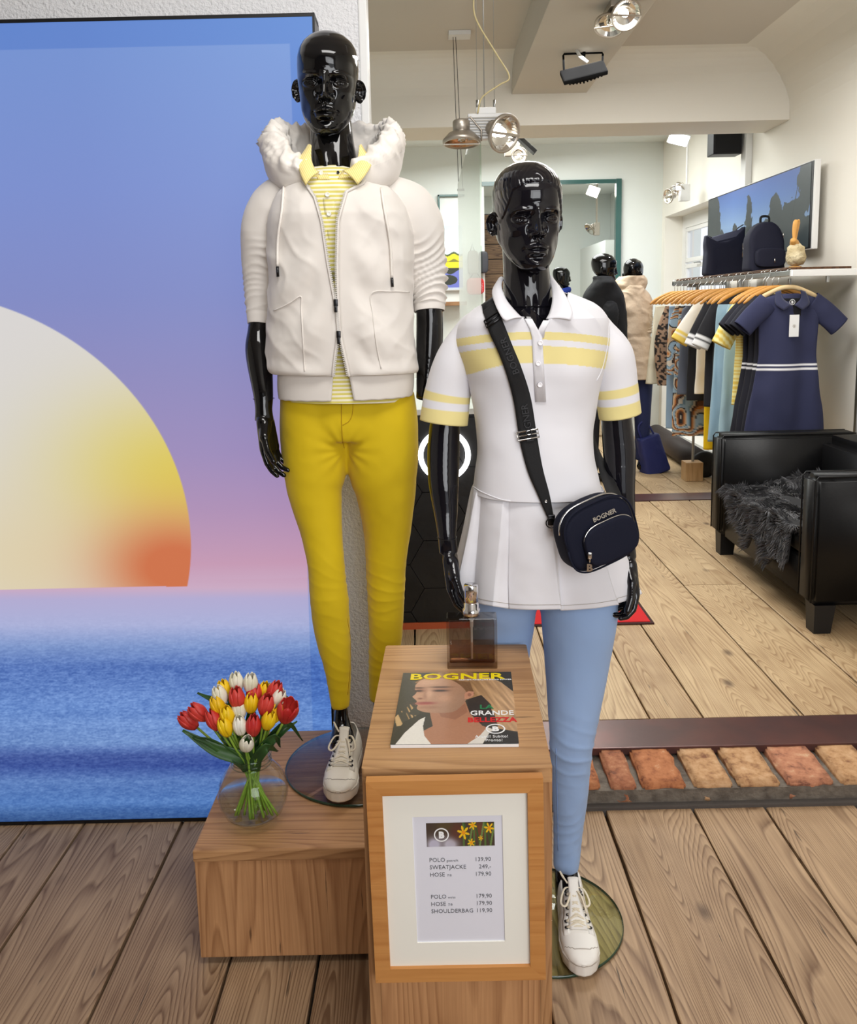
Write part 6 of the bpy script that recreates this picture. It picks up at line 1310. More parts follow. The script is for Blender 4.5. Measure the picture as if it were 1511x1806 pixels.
# hangers
m_hook = M('hook_steel', (200, 200, 198), .25, 1.0); m_hw = wood('hanger_wood', (214, 158, 84), (190, 130, 62), 'X', 2, 3, .4, cracks=False, knots=False, contrast=.5); m_hwp = M('pale_hanger', (226, 198, 150), .5)
hg = T('hanger', 'orange wooden clothes hanger on the steel rail', 'hanger', (XR, 6.9, 1.64), 'wooden hangers on the rail')
def hanger_parts(root, x, y, z, mat):
    MB().tube([(x, y, z-.08), (x, y, z-.03), (x+.012, y, z-.018), (x+.019, y, z), (x+.013, y, z+.018), (x, y, z+.024), (x-.013, y, z+.018), (x-.018, y, z+.006)], .0020, 6).build('hook', m_hook, root, True)
    P_ = spline([(x-.195, y, z-.165), (x-.14, y, z-.125), (x-.05, y, z-.085), (x, y, z-.078), (x+.05, y, z-.085), (x+.14, y, z-.125), (x+.195, y, z-.165)], 26); v_, f_ = tubeg(P_, np.interp(np.abs(np.linspace(-1, 1, 26)), [0, .8, 1], [.013, .013, .006]), 8, True, .55, up=(0, 1, 0)); mk('shoulder_bar', v_, f_, mat, root, True)
hanger_parts(hg, XR, 6.9, 1.64, m_hw); kids = children(hg); hg['label'] = 'bare wooden hanger squeezed between garments at the far end of the rail'
for y in (6.74, 6.59, 6.44, 6.29, 6.15, 6.01, 5.88): dup(hg, (XR+random.uniform(-.012, .012), y, 1.64), kids=kids)
for Yg, xg, lb_ in GARM:
    if 'front of the rail with a white tag' in lb_: continue
    h_ = dup(hg, (max(xg, XR-.045), Yg+.004, 1.64), 'orange wooden hanger carrying the '+' '.join(lb_.split()[:11]), kids=kids); h_['group'] = 'hangers carrying the clothes on the rail'
hg2 = T('hanger', 'pale wooden hanger holding the tagged front navy dress', 'hanger', (XR+.02, 4.83, 1.64)); hanger_parts(hg2, XR+.02, 4.83, 1.64, m_hwp)

# wall screen above the rail
def dusk(u, v):
    x = u*1000; y = v*300; C = np.stack([np.interp(y+.25*(1000-x)*.2, [0, 90, 190, 300], c) for c in ((60, 96, 150, 120), (104, 140, 186, 150), (190, 212, 226, 190))], -1)
    C = C*np.interp(x, [0, 300, 1000], [.95, 1.05, .82])[..., None]; n = vn(np.stack([x/26, y/22, x*0], -1), 3)*12+vn(np.stack([x/9, y/9, x*0], -1), 4)*7
    C = put(C, y+n*.4 > 205+20*np.sin(x/150), (62, 84, 120)); C = put(C, y+n*.5 > 232, (44, 54, 64))
    for cx, cy, rx, ry in ((70, 170, 90, 190), (30, 60, 60, 120), (175, 240, 40, 80), (330, 205, 26, 60), (470, 130, 34, 85), (455, 195, 42, 35), (640, 225, 60, 65), (720, 170, 60, 100), (830, 215, 120, 90), (900, 190, 70, 90), (975, 60, 60, 110), (930, 40, 40, 40), (1000, 260, 200, 70)):
        C = put(C, ((x+n-cx)/rx)**2+((y+n-cy)/ry)**2 < 1, (48, 60, 62))
    for x0, y0, x1, y1 in ((120, 40, 135, 240), (905, 60, 860, 200), (105, 120, 130, 220)): C = put(C, (np.abs(x-(x0+(x1-x0)*(y-y0)/(y1-y0))) < 3) & (y > y0) & (y < y1), (40, 48, 50))
    return C
tv = T('wall_screen', 'wide flat picture screen with a dusk tree landscape on the right wall', 'screen', (2.38, 6.2, 1.80))
MB().box((2.362, 5.25, 1.795), (2.395, 7.2, 2.325), .004).build('screen_housing', m_whitemetal, tv); MB().box((2.40, 5.6, 1.95), (2.449, 6.9, 2.2)).build('wall_mount', m_black, tv)
MB().box((2.3605, 5.27, 1.80), (2.363, 7.195, 2.32)).build('bezel', m_black, tv)
sheet('screen_picture', (2.359, 7.18, 2.312), (0, -1, 0), (0, 0, -1), 1.88, .505, 420, 130, dusk, vcol('screen_print', .3, emis=.75), tv)
# bags and the bunny on the shelf
def softbag(name, label, c, w, h, d, mat, yaw, cat='bag', ex=5, taper=.85):
    t = T(name, label, cat, c); m = Matrix.Translation((c[0], c[1], c[2])) @ Matrix.Rotation(yaw, 4, 'Z'); n = 60; V = []; th = np.linspace(0, 2*PI, n, endpoint=False)
    for k in np.linspace(0, 1, 24):
        sc = (1-(1-taper)*k)*(1 if .04 < k < .97 else .92); x = w/2*sc*np.sign(np.cos(th))*np.abs(np.cos(th))**(2/ex); y = d/2*(1-.35*k)*np.sign(np.sin(th))*np.abs(np.sin(th))**(2/ex); V.append(np.stack([x, y, np.full(n, h*k)], -1))
    V = np.array(V); V += .006*np.stack([vn(V*15, 1), vn(V*15, 2), V[..., 0]*0], -1); return t, m, V
m_nb = M('dark_navy_canvas', (22, 24, 44), .8, bump=(300, .2, .001)); 
t, m, V = softbag('tote_bag', 'navy slouchy shoulder bag standing on the shelf board left of the backpack', (2.19, 6.3, 1.673), .31, .30, .12, m_nb, .12, taper=.96)
V[..., 2] *= (.24+.035*(V[..., 0]/.15)+.095*(V[..., 0]/.15)**2)/.30; v_, f_ = grid(V, True, True); MB().add(v_, f_, m).build('bag_body', m_nb, t, True)
hp = [m @ Vector(q) for q in ((-.135, 0, .29), (-.06, -.01, .262), (.02, -.01, .275), (.09, -.005, .335), (.14, 0, .365))]; MB().tube(spline([tuple(q) for q in hp], 20), .012, 8, flat=.3).build('handle', m_web, t, True)
pq = m @ Vector((.115, -.055, .23)); MB().tube([pq, pq+Vector((.002, -.004, -.05)), pq+Vector((-.004, -.004, -.10))], .005, 6).build('charm', m_shiny, t, True)
t, m, V = softbag('backpack', 'navy nylon backpack standing on the shelf board beside the wooden bunny', (2.185, 5.55, 1.673), .25, .31, .14, m_nb, .15, taper=1.0)
k_ = V[..., 2]/.31; V[..., 0] *= np.where(k_ > .55, np.sqrt(np.clip(1-((k_-.55)/.47)**2, .02, 1)), 1); v_, f_ = grid(V, True, True); MB().add(v_, f_, m).build('bag_body', m_nb, t, True)
MB().add(*rbox(.10, .06, .02, 4), m @ Matrix.Translation((0, -.075, .085))).build('front_pocket', m_nb, t, True)
MB().tube(spline([tuple(m @ Vector(q)) for q in ((-.03, 0, .30), (-.025, 0, .345), (.025, 0, .345), (.03, 0, .30))], 14), .008, 8, flat=.5).build('handle', m_web, t, True)
for q in ((.02, -.10, .08), (.035, -.09, .13), (.09, -.07, .24)): a = m @ Vector(q); MB().tube([a, a+Vector((0, 0, -.028))], .004, 6).build('zip_puller', m_shiny, t, True)
bn = T('bunny_figure', 'wooden bunny figure with woolly white body on the shelf board', 'figurine', (2.185, 5.08, 1.673)); m_bw = M('honey_wood', (212, 158, 84), .5); m_wool = M('cream_wool', (222, 208, 172), .95, bump=(60, 1, .01), var=(20, (190, 172, 132)))
v_, f_ = capsule((2.19, 5.08, 1.74), (2.19, 5.08, 1.775), .056, .050, 32); v_ = np.array(v_); v_ += .007*vn(v_*55, 1)[:, None]*(v_-np.array((2.19, 5.08, 1.76)))/.05; MB().add(v_, f_).build('woolly_body', m_wool, bn, True)
MB().add(*capsule((2.175, 5.07, 1.82), (2.160, 5.05, 1.832), .026, .018)).build('head', m_bw, bn, True)
for dx in (-.004, .014): MB().add(*limb([(2.18+dx*.6, 5.08+dx, 1.83, .008, .6), (2.178+dx, 5.08+dx, 1.88, .012, .5), (2.184+dx, 5.08+dx, 1.935, .016, .5), (2.186+dx, 5.08, 1.955, .006, .5)], 12, 16)).build('ear', m_bw, bn, True)
MB().lathe([(0, 0), (.035, 0), (.035, .012), (0, .012)], 20, Matrix.Translation((2.19, 5.08, 1.673))).build('foot', m_bw, bn)

# black floor-standing radiator pipe with valve under the window, loudspeaker
sp = T('loudspeaker', 'black box loudspeaker mounted high under the beam beside the right wall', 'loudspeaker', (2.28, 6.6, 2.57)); MB().box((2.17, 6.54, 2.575), (2.385, 6.68, 2.82), .006).build('cabinet', m_black, sp); MB().box((2.18, 6.532, 2.585), (2.375, 6.54, 2.81), .003).build('grille', M('speaker_cloth', (24, 24, 26), .95, bump=(900, .5, .001)), sp); MB().box((2.385, 6.58, 2.66), (2.40, 6.64, 2.8)).build('wall_bracket', m_steel, sp)
rl = T('bolster', 'dark brown roll with pleated round end lying under the clothes rail', 'roll', (2.2, 6.6, .2)); MB().tube([(2.22, 6.72, .185), (2.26, 8.3, .19)], .098, 28).build('roll_body', M('brown_leather', (46, 34, 30), .6), rl, True)
v_ = []; pr2 = [(.10, 0), (.112, -.012), (.10, -.03), (.07, -.026), (.045, -.034), (.012, -.02), (0, -.02)]
mm = Matrix.Translation((2.22, 6.72, .185)) @ Matrix.Rotation(PI/2, 4, 'X'); MB().lathe([(r, -z) for r, z in pr2], 30, mm).build('end_cap', M('pleated_black', (24, 22, 24), .5), rl, True)
# ================================================================== counter, mat, lamps, glass divider, figures in the rear
m_tile = M('black_stone_tile', (17, 17, 18), .42, bump=(14, .6, .006), var=(9, (28, 28, 29)))
ct = T('shop_counter', 'black tiled shop counter with a glowing round emblem', 'counter', (.15, 3.85, FZ))
MB().box((-.36, 3.60, FZ+.03), (.40, 5.15, 1.04)).build('counter_body', M('grout_dark', (52, 52, 52), .8), ct); MB().box((-.38, 3.575, 1.04), (.42, 5.17, 1.065), .004).build('worktop', m_whitemetal, ct); MB().box((-.36, 3.585, FZ), (.40, 5.15, FZ+.03)).build('kick_strip', M('copper_strip', (190, 92, 56), .4), ct)
def cliphex(cx, cz, r, x0, x1, z0, z1):
    P = [(cx+r*math.cos(a), cz+r*math.sin(a)) for a in [k*PI/3 for k in range(6)]]
    for ax_, lim, sg in ((0, x0, 1), (0, x1, -1), (1, z0, 1), (1, z1, -1)):
        Q = []
        for i in range(len(P)):
            a, b = P[i], P[(i+1) % len(P)]; ia, ib = (a[ax_]-lim)*sg >= 0, (b[ax_]-lim)*sg >= 0
            if ia: Q.append(a)
            if ia != ib: t = (lim-a[ax_])/(b[ax_]-a[ax_]); Q.append((a[0]+t*(b[0]-a[0]), a[1]+t*(b[1]-a[1])))
        P = Q
        if len(P) < 3: return None
    return P
r_ = .125
for i in range(-4, 4):
    for j in range(-1, 6):
        cx = i*1.5*r_+.03; cz = .16+j*r_*math.sqrt(3)+(i % 2)*r_*math.sqrt(3)/2; P = cliphex(cx, cz, r_-.002, -.358, .398, FZ+.032, 1.038)
        if P: MB().prism(P[::-1], 3.588+random.uniform(-.002, .002), 3.602).build('tile', m_tile, ct)
m_led = M('led_ring', (255, 255, 255), .3, emis=((255, 255, 255), 6.0))
rc = np.array((.066, 3.575, .865)); MB().tube([rc+np.array((.102*math.cos(a), 0, .102*math.sin(a))) for a in np.linspace(0, 2*PI, 49)], .011, 8, False).build('emblem_ring', m_led, ct, True); text('B', .15, FRONT((rc[0]-.05, 3.572, rc[2]-.055)), m_led, ct, offset=.004, ext=.004)
mt = T('door_mat', 'small red mat with a dark border on the rear boards', 'mat', (.7, 3.7, FZ)); MB().box((.43, 3.585, FZ), (.985, 3.92, FZ+.006), .002).build('border', M('mat_border', (60, 30, 28), .9), mt); MB().box((.445, 3.60, FZ+.006), (.97, 3.905, FZ+.009), .001).build('pile', M('red_carpet', (196, 30, 34), .95, bump=(300, .6, .002)), mt)

# AR111 style spot lamps
m_lampm = M('satin_nickel', (188, 180, 168), .35, .8); m_refl = M('faceted_reflector', (230, 228, 222), .15, 1.0); m_bulb = M('lit_bulb', (255, 252, 246), .3, emis=((255, 250, 242), 14.0)); m_copper = M('warm_reflector', (206, 160, 120), .25, 1.0)
def lamp_head(root, pos, direc, r=.058, lit=True, warm=False):
    m = Matrix.Translation(pos) @ Vector(direc).normalized().to_track_quat('Z', 'Y').to_matrix().to_4x4()
    MB().lathe([(0, -.062), (.026, -.062), (.028, -.058), (.028, -.030), (.024, -.028), (.024, -.024), (r*.75, -.020), (r, -.004), (r+.004, .0), (r+.004, .010), (r-.002, .012), (r-.004, .004), (r-.006, .004), (r-.008, -.010)], 36, m, 0, 0, False).build('housing', m_lampm, root, True)
    o = MB().lathe([(r-.004, .006), (r*.72, -.008), (r*.4, -.015), (.012, -.017)], 30, m, 0, 0, False).build('reflector', m_copper if warm else m_refl, root); 
    MB().lathe([(0, .004), (.012, .002), (.016, -.012), (0, -.014)], 18, m).build('bulb', m_bulb if lit else m_refl, root, True)
    MB().box((-r-.002, -.004, .010), (r+.002, .004, .014), .001, m).build('cross_bar', m_lampm, root)
    MB().tube([tuple(m @ Vector(q)) for q in ((r+.006, 0, .004), (r+.008, 0, -.03), (.03, 0, -.075), (0, 0, -.062))], .0028, 6).build('cable', m_lampm, root, True)
pl_ = T('pendant_lamp', 'pendant lamp unit with two round spots hanging on thin wires', 'lamp', (.19, 2.85, 2.06))
bxm = MB().box((.150, 2.862, 2.035), (.292, 2.90, 2.115), .003); bxm.build('ballast', m_whitemetal, pl_)
sl_ = MB(); [sl_.box((.155, 2.858, 2.045+.009*k), (.288, 2.863, 2.049+.009*k)) for k in range(7)]; sl_.build('fins', M('fin_grey', (176, 172, 164), .5), pl_); MB().box((.178, 2.865, 2.115), (.222+.02, 2.89, 2.135), .002).build('connector', m_whitemetal, pl_)
for x in (.182, .238): MB().tube([(x, 2.88, 2.13), (x, 2.88, 2.16)], .004, 8).tube([(x, 2.88, 2.16), (x, 2.88, 3.09)], .0008, 5).build('suspension_wire', m_steel, pl_, True)
MB().tube([(.205, 2.88, 3.09), (.205, 2.88, 2.13)], .0016, 6).build('suspension_wire', m_steel, pl_, True)
lamp_head(pl_, (.128, 2.85, 2.030), (0, -.12, -1), warm=True, lit=False); lamp_head(pl_, (.262, 2.83, 2.046), (.55, -.72, -.40))
MB().tube(spline([tuple(PX(x, y, 2.86)) for x, y in ((836, -20), (838, 30), (872, 90), (898, 135), (880, 150), (850, 172), (842, 200))], 40), .0026, 8).build('supply_cord', M('yellowed_cord', (206, 190, 140), .5), pl_, True)
wire = T('wire_suspension', 'thin black wire pair hanging from a small ceiling plate', 'cable', (.232, 5.3, 3.1)); c0 = PX(803, 113, 5.3); MB().box((.17, 5.25, 3.075), (.30, 5.35, 3.099)).build('ceiling_plate', m_whitemetal, wire)
q = PX(810, 335, 5.3); MB().tube([(c0[0]-.012, 5.3, 3.08), (q[0]-.004, 5.3, q[2])], .002, 5).tube([(c0[0]+.004, 5.3, 3.08), (q[0]+.02, 5.3, q[2])], .002, 5).box(q-(.012, .01, .006), q+(.03, .01, .006)).build('wire', m_black, wire)
ul = T('duct_spot', 'twin round spotlight under the ceiling duct at the top edge', 'lamp', (.93, 4.2, 2.875)); lamp_head(ul, (.945, 4.10, 2.80), (.12, -.85, -.62), .068); lamp_head(ul, (.895, 4.22, 2.795), (-.2, -.5, -.9), .068, lit=False); MB().box((.88, 4.12, 2.845), (.98, 4.30, 2.875), .003).build('base_plate', m_lampm, ul)
fd = T('floodlight', 'black floodlight on a bracket under the ceiling duct', 'floodlight', (.9, 4.95, 2.875))
FM2 = Matrix.Translation((.905, 4.93, 2.765)) @ Matrix.Rotation(math.radians(-12), 4, 'Y') @ Matrix.Rotation(math.radians(-38), 4, 'X')
MB().box((-.125, -.015, -.05), (.125, .015, .045), .008, FM2).build('housing', m_blackmat, fd); fb = MB(); [fb.box((-.09+.02*k, .015, -.035), (-.082+.02*k, .045-.001*abs(k-4)*3, .04), 0, FM2) for k in range(10)]; fb.box((-.08, .0, -.03), (.07, .04, .03), .01, FM2); fb.build('cooling_fins', m_blackmat, fd)
MB().tube([(.80, 4.95, 2.76), (.795, 4.95, 2.862), (.80, 4.95, 2.87), (1.01, 4.95, 2.873), (1.015, 4.95, 2.865), (1.012, 4.95, 2.80)], .006, 6).box((.90, 4.93, 2.85), (.915, 4.96, 2.875)).build('bracket', m_blackmat, fd); MB().tube([tuple(PX(x, y, 4.9)) for x, y in ((1015, 84), (1022, 98), (1036, 110))], .010, 8).build('connector', m_whitemetal, fd, True)
bf = T('floodlight', 'bright white floodlight shining under the beam near the loudspeaker', 'floodlight', (1.9, 6.5, 2.7)); Mx = Matrix.Translation((1.90, 6.5, 2.685)) @ Matrix.Rotation(math.radians(14), 4, 'Y') @ Matrix.Rotation(math.radians(35), 4, 'X'); MB().box((-.075, -.012, -.045), (.075, .012, .045), .004, Mx).build('housing', m_whitemetal, bf); MB().box((-.068, -.0155, -.038), (.068, -.012, .038), .001, Mx).build('light_panel', M('flood_led', (255, 255, 255), .3, emis=((240, 250, 255), 22.0)), bf); MB().box((1.88, 6.49, 2.70), (1.94, 6.51, 3.09), .002).build('drop_bracket', m_whitemetal, bf)
bs2 = T('wall_spot', 'silver twin spotlight beside the window niche corner', 'lamp', (2.2, 7.6, 2.43)); lamp_head(bs2, (2.13, 7.55, 2.40), (-.9, -.4, -.15), .06, False); lamp_head(bs2, (2.22, 7.6, 2.46), (-.3, -.5, -.8), .06); MB().box((2.24, 7.56, 2.36), (2.32, 7.64, 2.50), .003).tube([(2.30, 7.6, 2.5), (2.30, 7.6, 3.09)], .010, 8).build('mounting_box', m_whitemetal, bs2)
b3 = T('rear_spot', 'lit round spotlight hanging above the tunic mannequin head', 'lamp', (.76, 7.0, 2.69)); lamp_head(b3, tuple(PX(915, 274, 7.0)), (.12, -1, -.25), .062); p = PX(905, 262, 7.02); MB().box(p-(.07, .02, .06), p+(.05, .02, .05), .004).tube([p, (p[0], p[1], 3.09)], .008, 6).build('ballast', m_lampm, b3)
b4 = T('floodlight', 'small black floodlight under the beam above the tunic mannequin', 'floodlight', (.76, 6.6, 2.71)); Mx = Matrix.Translation(tuple(PX(926, 254, 6.6))) @ Matrix.Rotation(math.radians(42), 4, 'Y'); MB().box((-.10, -.05, -.012), (.10, .05, .016), .004, Mx).build('housing', m_black, b4); MB().tube([PX(918, 240, 6.6), PX(922, 252, 6.6)], .012, 6).tube([PX(918, 240, 6.6), (PX(918, 240, 6.6)[0], 6.6, 3.09)], .008, 6).build('bracket', m_black, b4)
b5 = T('mirrored_flood', 'bright warm floodlight built in place of its mirror reflection behind the green glass edge', 'floodlight', (1.85, 9.5, 2.7)); Mx = Matrix.Translation(tuple(PX(1046, 338, 9.5))) @ Matrix.Rotation(math.radians(20), 4, 'Y') @ Matrix.Rotation(.4, 4, 'X'); MB().box((-.06, -.012, -.05), (.06, .012, .05), .003, Mx).build('light_panel', M('flood_warm', (255, 255, 255), .3, emis=((255, 246, 226), 16.0)), b5); MB().box((-.065, .012, -.055), (.065, .03, .055), .003, Mx).build('housing', m_whitemetal, b5); p = PX(1046, 338, 9.52); MB().tube([p, (p[0], p[1], 3.09)], .008, 6).build('drop_bracket', m_whitemetal, b5)  # stands in for a lamp reflected in the rear mirror
b6 = T('mirror_space_spot', 'silver spotlight in the space built for the rear mirror below the warm floodlight', 'lamp', (1.95, 10, 2.3)); lamp_head(b6, tuple(PX(1040, 404, 9.8)), (-.7, -.2, -.6), .07, False); p = PX(1052, 404, 9.8); MB().box(p-(.03, .03, .07), p+(.03, .03, .07), .003).tube([p, (p[0], p[1], 3.09)], .012, 6).build('mounting_box', m_lampm, b6)
spot('flood_beam', (1.88, 6.45, 2.62), (1.9, 7.2, .3), 40, 110, (1, 1, 1)); spot('wall_wash', (2.2, 7.6, 2.5), (2.45, 7.7, 1.9), 25, 100, (1, 1, 1)); spot('pendant_beam', (.30, 2.78, 2.03), (1.1, 2.0, .6), 14, 80); spot('duct_beam', (.95, 4.0, 2.76), (.5, 2.6, .5), 26, 90)
area('mirror_space_light', (1.5, 11, 3.0), (1.5, 11, 0), 1.5, 1.5, 45, (.96, 1, .98))  # added fill for the space that replaces the mirror reflection

# glass divider, partition, niche mirror strip and wood panelling
gd = MB().box((.202, 3.10, 1.066), (.208, 5.10, 2.20)).build('glass_divider', tglass('divider_glass', (232, 238, 232), 1.45)); tag(gd, 'tall clear glass divider standing on the black tiled counter', 'glass panel')
def land(u, v):
    C = np.stack([np.interp(v, [0, .3, .45], c)+0*u for c in ((190, 214, 206), (206, 224, 220), (214, 226, 230))], -1); n = .02*np.sin(u*9)
    C = put(C, v > .43+n, (70, 84, 40)); C = put(C, v > .46+n, (226, 208, 30)); C = put(C, (v > .54+n) & (v < .57), (120, 120, 36)); C = put(C, (v > .66), (40, 46, 36)); C = put(C, (v > .72+.04*np.sin(u*5)) & ~(((u-.2)/.5)**2+((v-.85)/.08)**2 < 1), (104, 112, 190)); C = put(C, v > .97, (190, 200, 214)); return C
lpn = T('landscape_print', 'framed yellow and blue field landscape on the rear wall', 'picture', (.29, 8.86, 1.6)); MB().box((.19, 8.855, 1.655), (.40, 8.899, 2.32), .003).build('frame', m_whitemetal, lpn); sheet('print', (.20, 8.853, 2.31), (1, 0, 0), (0, 0, -1), .19, .645, 40, 120, land, vcol('field_print', .5), lpn)
struct(MB().box((.145, 8.86, .2), (.165, 8.9, 2.62), .004).box((.145, 8.86, 2.6), (.42, 8.9, 2.62), .004).build('trim_10', m_gedge))
sh2 = MB().box((.18, 8.70, 1.50), (.42, 8.899, 1.54), .003).build('wall_shelf', wood('shelf_oak', (170, 130, 90), (120, 84, 56), 'X', 2, 4, .5, knots=False)); tag(sh2, 'short oak shelf on the rear wall under the landscape print', 'shelf')
wp_ = T('plank_panel', 'dark rustic plank panelling behind the tunic mannequin head', 'panelling', (.78, 9.15, .9)); m_rw = wood('rustic_dark', (116, 92, 68), (62, 46, 34), 'X', 1.5, 5, .8)
MB().box((.635, 9.16, .10), (1.02, 9.18, 2.45)).build('backing', m_black, wp_)
for k in range(15): z = .12+k*.155; MB().box((.632, 9.13+random.uniform(-.006, .006), z), (1.02+random.uniform(-.03, 0), 9.16, z+.148), .004).build('plank', m_rw, wp_)
rp1 = PX(838, 505, 8.82); rb_ = T('red_bag', 'small red bag hanging on the rear wall behind the glass divider', 'bag', tuple(rp1)); v_, f_ = rbox(.09, .085, .05, 4); MB().add(v_, f_, Matrix.Translation(rp1)).build('bag_body', M('red_leather', (190, 30, 34), .45), rb_, True); MB().tube([rp1+(-.07, 0, .05), rp1+(0, 0, .17), rp1+(.07, 0, .05)], .006, 6).build('strap', m_black, rb_, True)
gp = PX(834, 463, 8.82); gb_ = T('grey_bag', 'taupe and charcoal handbag above the small red bag on the rear wall', 'bag', tuple(gp)); v_, f_ = rbox(.055, .12, .035, 4); MB().add(v_, f_, Matrix.Translation(gp)).build('bag_body', M('taupe_leather', (128, 116, 108), .5), gb_, True); MB().add(*rbox(.05, .11, .03, 4), Matrix.Translation(gp+(.105, 0, 0))).build('side_pocket', M('charcoal_leather', (44, 44, 50), .5), gb_, True); MB().tube([gp+(-.03, 0, .1), gp+(-.005, 0, .19), gp+(.02, 0, .1)], .005, 6).build('handle', m_gun, gb_, True)

# ---------------------------------------------------------------- mannequins in the rear
def bg_man(label, x, y, hz, yaw, legs=True, floor=FZ, arm=None, hs=1.0, hnd=None):
    t = T('mannequin', label, 'mannequin', (x, y, floor)); tor = [[(x, y, hz-.26, .06, 1), (x, y, hz-.36, .13, .7), (x, y, hz-.60, .12, .7), (x, y, hz-.85, .13, .7), (x, y, hz-.95, .12, .7)]]
    lg = [[(x+s_*.08, y, hz-.9, .075, 1), (x+s_*.09, y, hz-1.25, .052, 1), (x+s_*.09, y, floor+.12, .032, 1), (x+s_*.09, y, floor+.045, .04, 1)] for s_ in (-1, 1)] if legs else []
    fd_ = np.array((math.sin(yaw), -math.cos(yaw), 0)); 
    for l_ in lg: e_ = l_[-1]; l_.append((e_[0]+fd_[0]*.16, e_[1]+fd_[1]*.16, floor+.03, .03, 1))
    arms = [(arm, hnd)] if arm else []
    mannequin_body(t, m_gloss, (x, y, hz-.118), yaw, math.radians(4), 0, (x, y, hz-.29), arms, lg, False, tor, hs, (70, 90), .006); return t
xp, yp = 1.70, 7.0
armP = [(*PX(1130, 545, 6.98), .036, 1), (*PX(1134, 580, 6.95), .036, 1), (*PX(1141, 610, 6.92), .032, 1), (*PX(1145, 634, 6.9), .022, 1)]
tp = bg_man('glossy black mannequin in a beige parka seen from behind', xp, yp, 1.845, math.radians(140), True, FZ, armP, 1.0, (tuple(PX(1145, 634, 6.9)), (-.05, -.1, -1), (-.9, .1, 0), (0, 1, 0), .5, 1.0))
m_park = M('beige_parka', (206, 184, 158), .7, bump=(14, .5, .02)); pk = T('parka', 'beige hooded parka with crumpled rolled sleeve on the rear mannequin', 'coat', (xp, yp, .87))
V = sil([(505, 1098, 1128), (520, 1082, 1142), (540, 1078, 1148), (590, 1076, 1148), (630, 1074, 1152), (667, 1070, 1156)], 7.0, lambda t: .13+.05*t, 90, 80, 2.2); P = V.reshape(-1, 3); nn = nrm(V); sg = np.sign(np.sum(nn*(V-V.mean(1, keepdims=True)), -1, keepdims=True)); V = V+nn*sg*(.012*fbm(P*7, 1)+fold(P, (.7, .3, .6), .09, .014, 4)+.010*np.exp(-((P[:, 2]-1.22)/.012)**2)*-1).reshape(V.shape[:2])[..., None]; cloth('coat_body', V, m_park, pk, .004, True)
V = sil([(487, 1092, 1132), (495, 1086, 1138), (507, 1087, 1136), (517, 1094, 1130)], 7.0, lambda t: .13, 70, 30, 2.1); P = V.reshape(-1, 3); nn = nrm(V); V = V+(nn*.012*fbm(P*14, 3).reshape(V.shape[:2])[..., None]); v_, f_ = grid(V, True); mk('hood', v_, f_, m_park, pk, True)
slp = [(*PX(1118, 518, 6.98), .055), (*PX(1132, 530, 6.96), .072), (*PX(1136, 556, 6.94), .066), (*PX(1136, 575, 6.94), .062), (*PX(1136, 588, 6.93), .058)]; sleeve(slp, 'sleeve', m_park, pk, lambda t: ss(.2, .5, t)*1.3, 0, 5, 50, 60)
nt_ = T('trousers', 'navy trousers under the beige parka', 'trousers', (xp, yp, .1)); mb = MB(); [mb.add(*limb([(xp+s_*.08, yp, .92, .095, 1), (xp+s_*.09, yp, .60, .07, 1), (xp+s_*.09, yp, .18, .055, 1)], 20, 30)) for s_ in (-1, 1)]; v_, f_, _ = remesh(mb, .012, 3); mk('fabric', v_, f_, M('navy_twill', (36, 44, 84), .8), nt_, True)
x2, y2 = 1.385, 6.65
t2 = bg_man('black mannequin in dark shirt in profile left of the parka', x2, y2, 1.872, math.radians(82)); ds = T('dark_shirt', 'black high-collared shirt on the profile mannequin', 'shirt', (x2, y2, 1.0)); m_bsh = M('black_shirt', (14, 15, 19), .9)
V = sil([(489, 1046, 1078), (497, 1046, 1084), (512, 1034, 1092), (530, 1028, 1100), (570, 1026, 1104), (640, 1030, 1104), (700, 1030, 1104)], 6.65, lambda t: .12+.06*min(1, t*5), 80, 60, 2.2); P = V.reshape(-1, 3); V = V+nrm(V)*(.008*fbm(P*9, 3)).reshape(V.shape[:2])[..., None]; cloth('fabric', V, m_bsh, ds, .003, True)
c = np.array((x2, y2, 1.60)); MB().tube([c+np.array((.075*math.cos(a), .075*math.sin(a), .012*math.cos(a))) for a in np.linspace(0, 2*PI, 31)], .022, 8, False, flat=1.6).build('collar', m_bsh, ds, True)
sleeve([(x2+.02, y2-.10, 1.50, .05), (x2+.01, y2-.19, 1.42, .062), (x2, y2-.21, 1.25, .055), (x2+.02, y2-.20, 1.05, .045)], 'sleeve', m_bsh, ds, lambda t: .5+0*t, 0, 6, 50, 60)
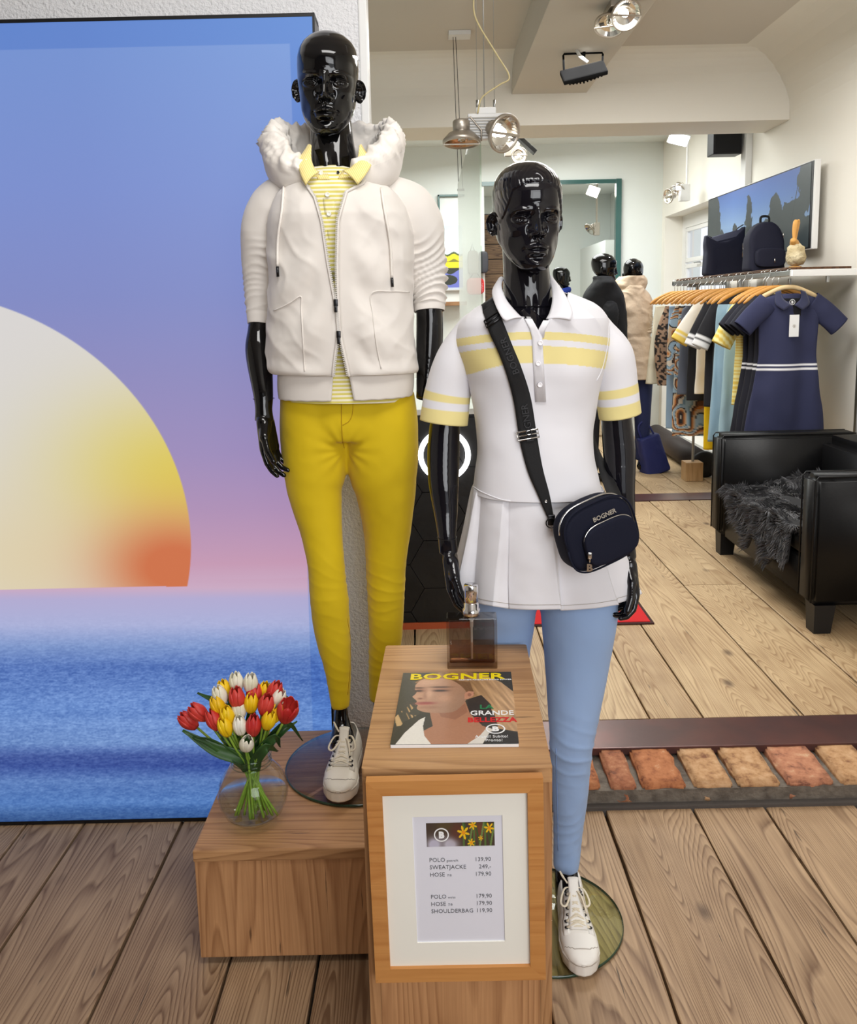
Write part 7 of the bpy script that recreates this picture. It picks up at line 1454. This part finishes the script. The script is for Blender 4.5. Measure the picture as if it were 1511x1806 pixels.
m_dtr = M('dark_trousers', (30, 30, 36), .85); dt_ = T('trousers', 'dark trousers of the profile mannequin, mostly hidden', 'trousers', (x2, y2, .1)); mb = MB(); [mb.add(*limb([(x2+s_*.08, y2, 1.0, .095, 1), (x2+s_*.09, y2, .60, .07, 1), (x2+s_*.09, y2, .16, .055, 1)], 20, 30)) for s_ in (-1, 1)]; v_, f_, _ = remesh(mb, .012, 3); mk('fabric', v_, f_, m_dtr, dt_, True)
x3, y3 = 1.525, 9.6
t3 = bg_man('smaller distant mannequin with blue collar in the space built for the rear mirror', x3, y3, 1.90, math.radians(80)); bsx = T('blue_shirt', 'blue shirt on the distant mannequin in the rear mirror space', 'shirt', (x3, y3, 1.0)); m_bs = M('royal_blue', (30, 56, 150), .8)
MB().add(*limb([(x3, y3, 1.64, .075, 1), (x3, y3, 1.56, .12, .8), (x3, y3, 1.48, .22, .6), (x3, y3, 1.2, .20, .7), (x3, y3, .95, .19, .7)], 30, 30)).build('fabric', m_bs, bsx, True); MB().tube([(x3+.09*math.cos(a), y3+.09*math.sin(a), 1.63+.02*math.cos(a)) for a in np.linspace(0, 2*PI, 25)], .02, 8, False, flat=1.6).build('collar', m_bs, bsx, True)
# navy tote leaning on the floor by the parka mannequin
t, m, V = softbag('tote_bag', 'blue nylon tote bag leaning on the floor beside the parka mannequin', (1.90, 6.98, FZ), .24, .32, .16, m_nb, .3, taper=.78); m_bl = M('blue_nylon', (38, 46, 104), .6, bump=(12, .4, .02)); m = m @ Matrix.Rotation(math.radians(-14), 4, 'Y'); v_, f_ = grid(V, True, True); MB().add(v_, f_, m).build('bag_body', m_bl, t, True); MB().tube(spline([tuple(m @ Vector(q)) for q in ((-.06, 0, .31), (-.07, 0, .41), (-.02, 0, .45), (.03, 0, .40), (.06, 0, .31))], 20), .010, 8, flat=.4).build('handle', m_bl, t, True)
# dark shoe boxes on the rear wall ledges
for k, z in enumerate((.55, .80, 1.12, 1.36)):
    o = MB().box((2.04, 8.55, z), (2.24, 8.895, z+.06+.02*(k % 2)), .004).build('wall_shelf', m_black); tag(o, ['lowest', 'second', 'third', 'topmost'][k]+' of the small dark wall shelves right of the parka', 'shelf')
rp = struct(MB().box((1.60, 12.9, 1.75), (1.75, 12.99, 2.05)).build('trim_11', M('red_print', (206, 60, 58), .6)))
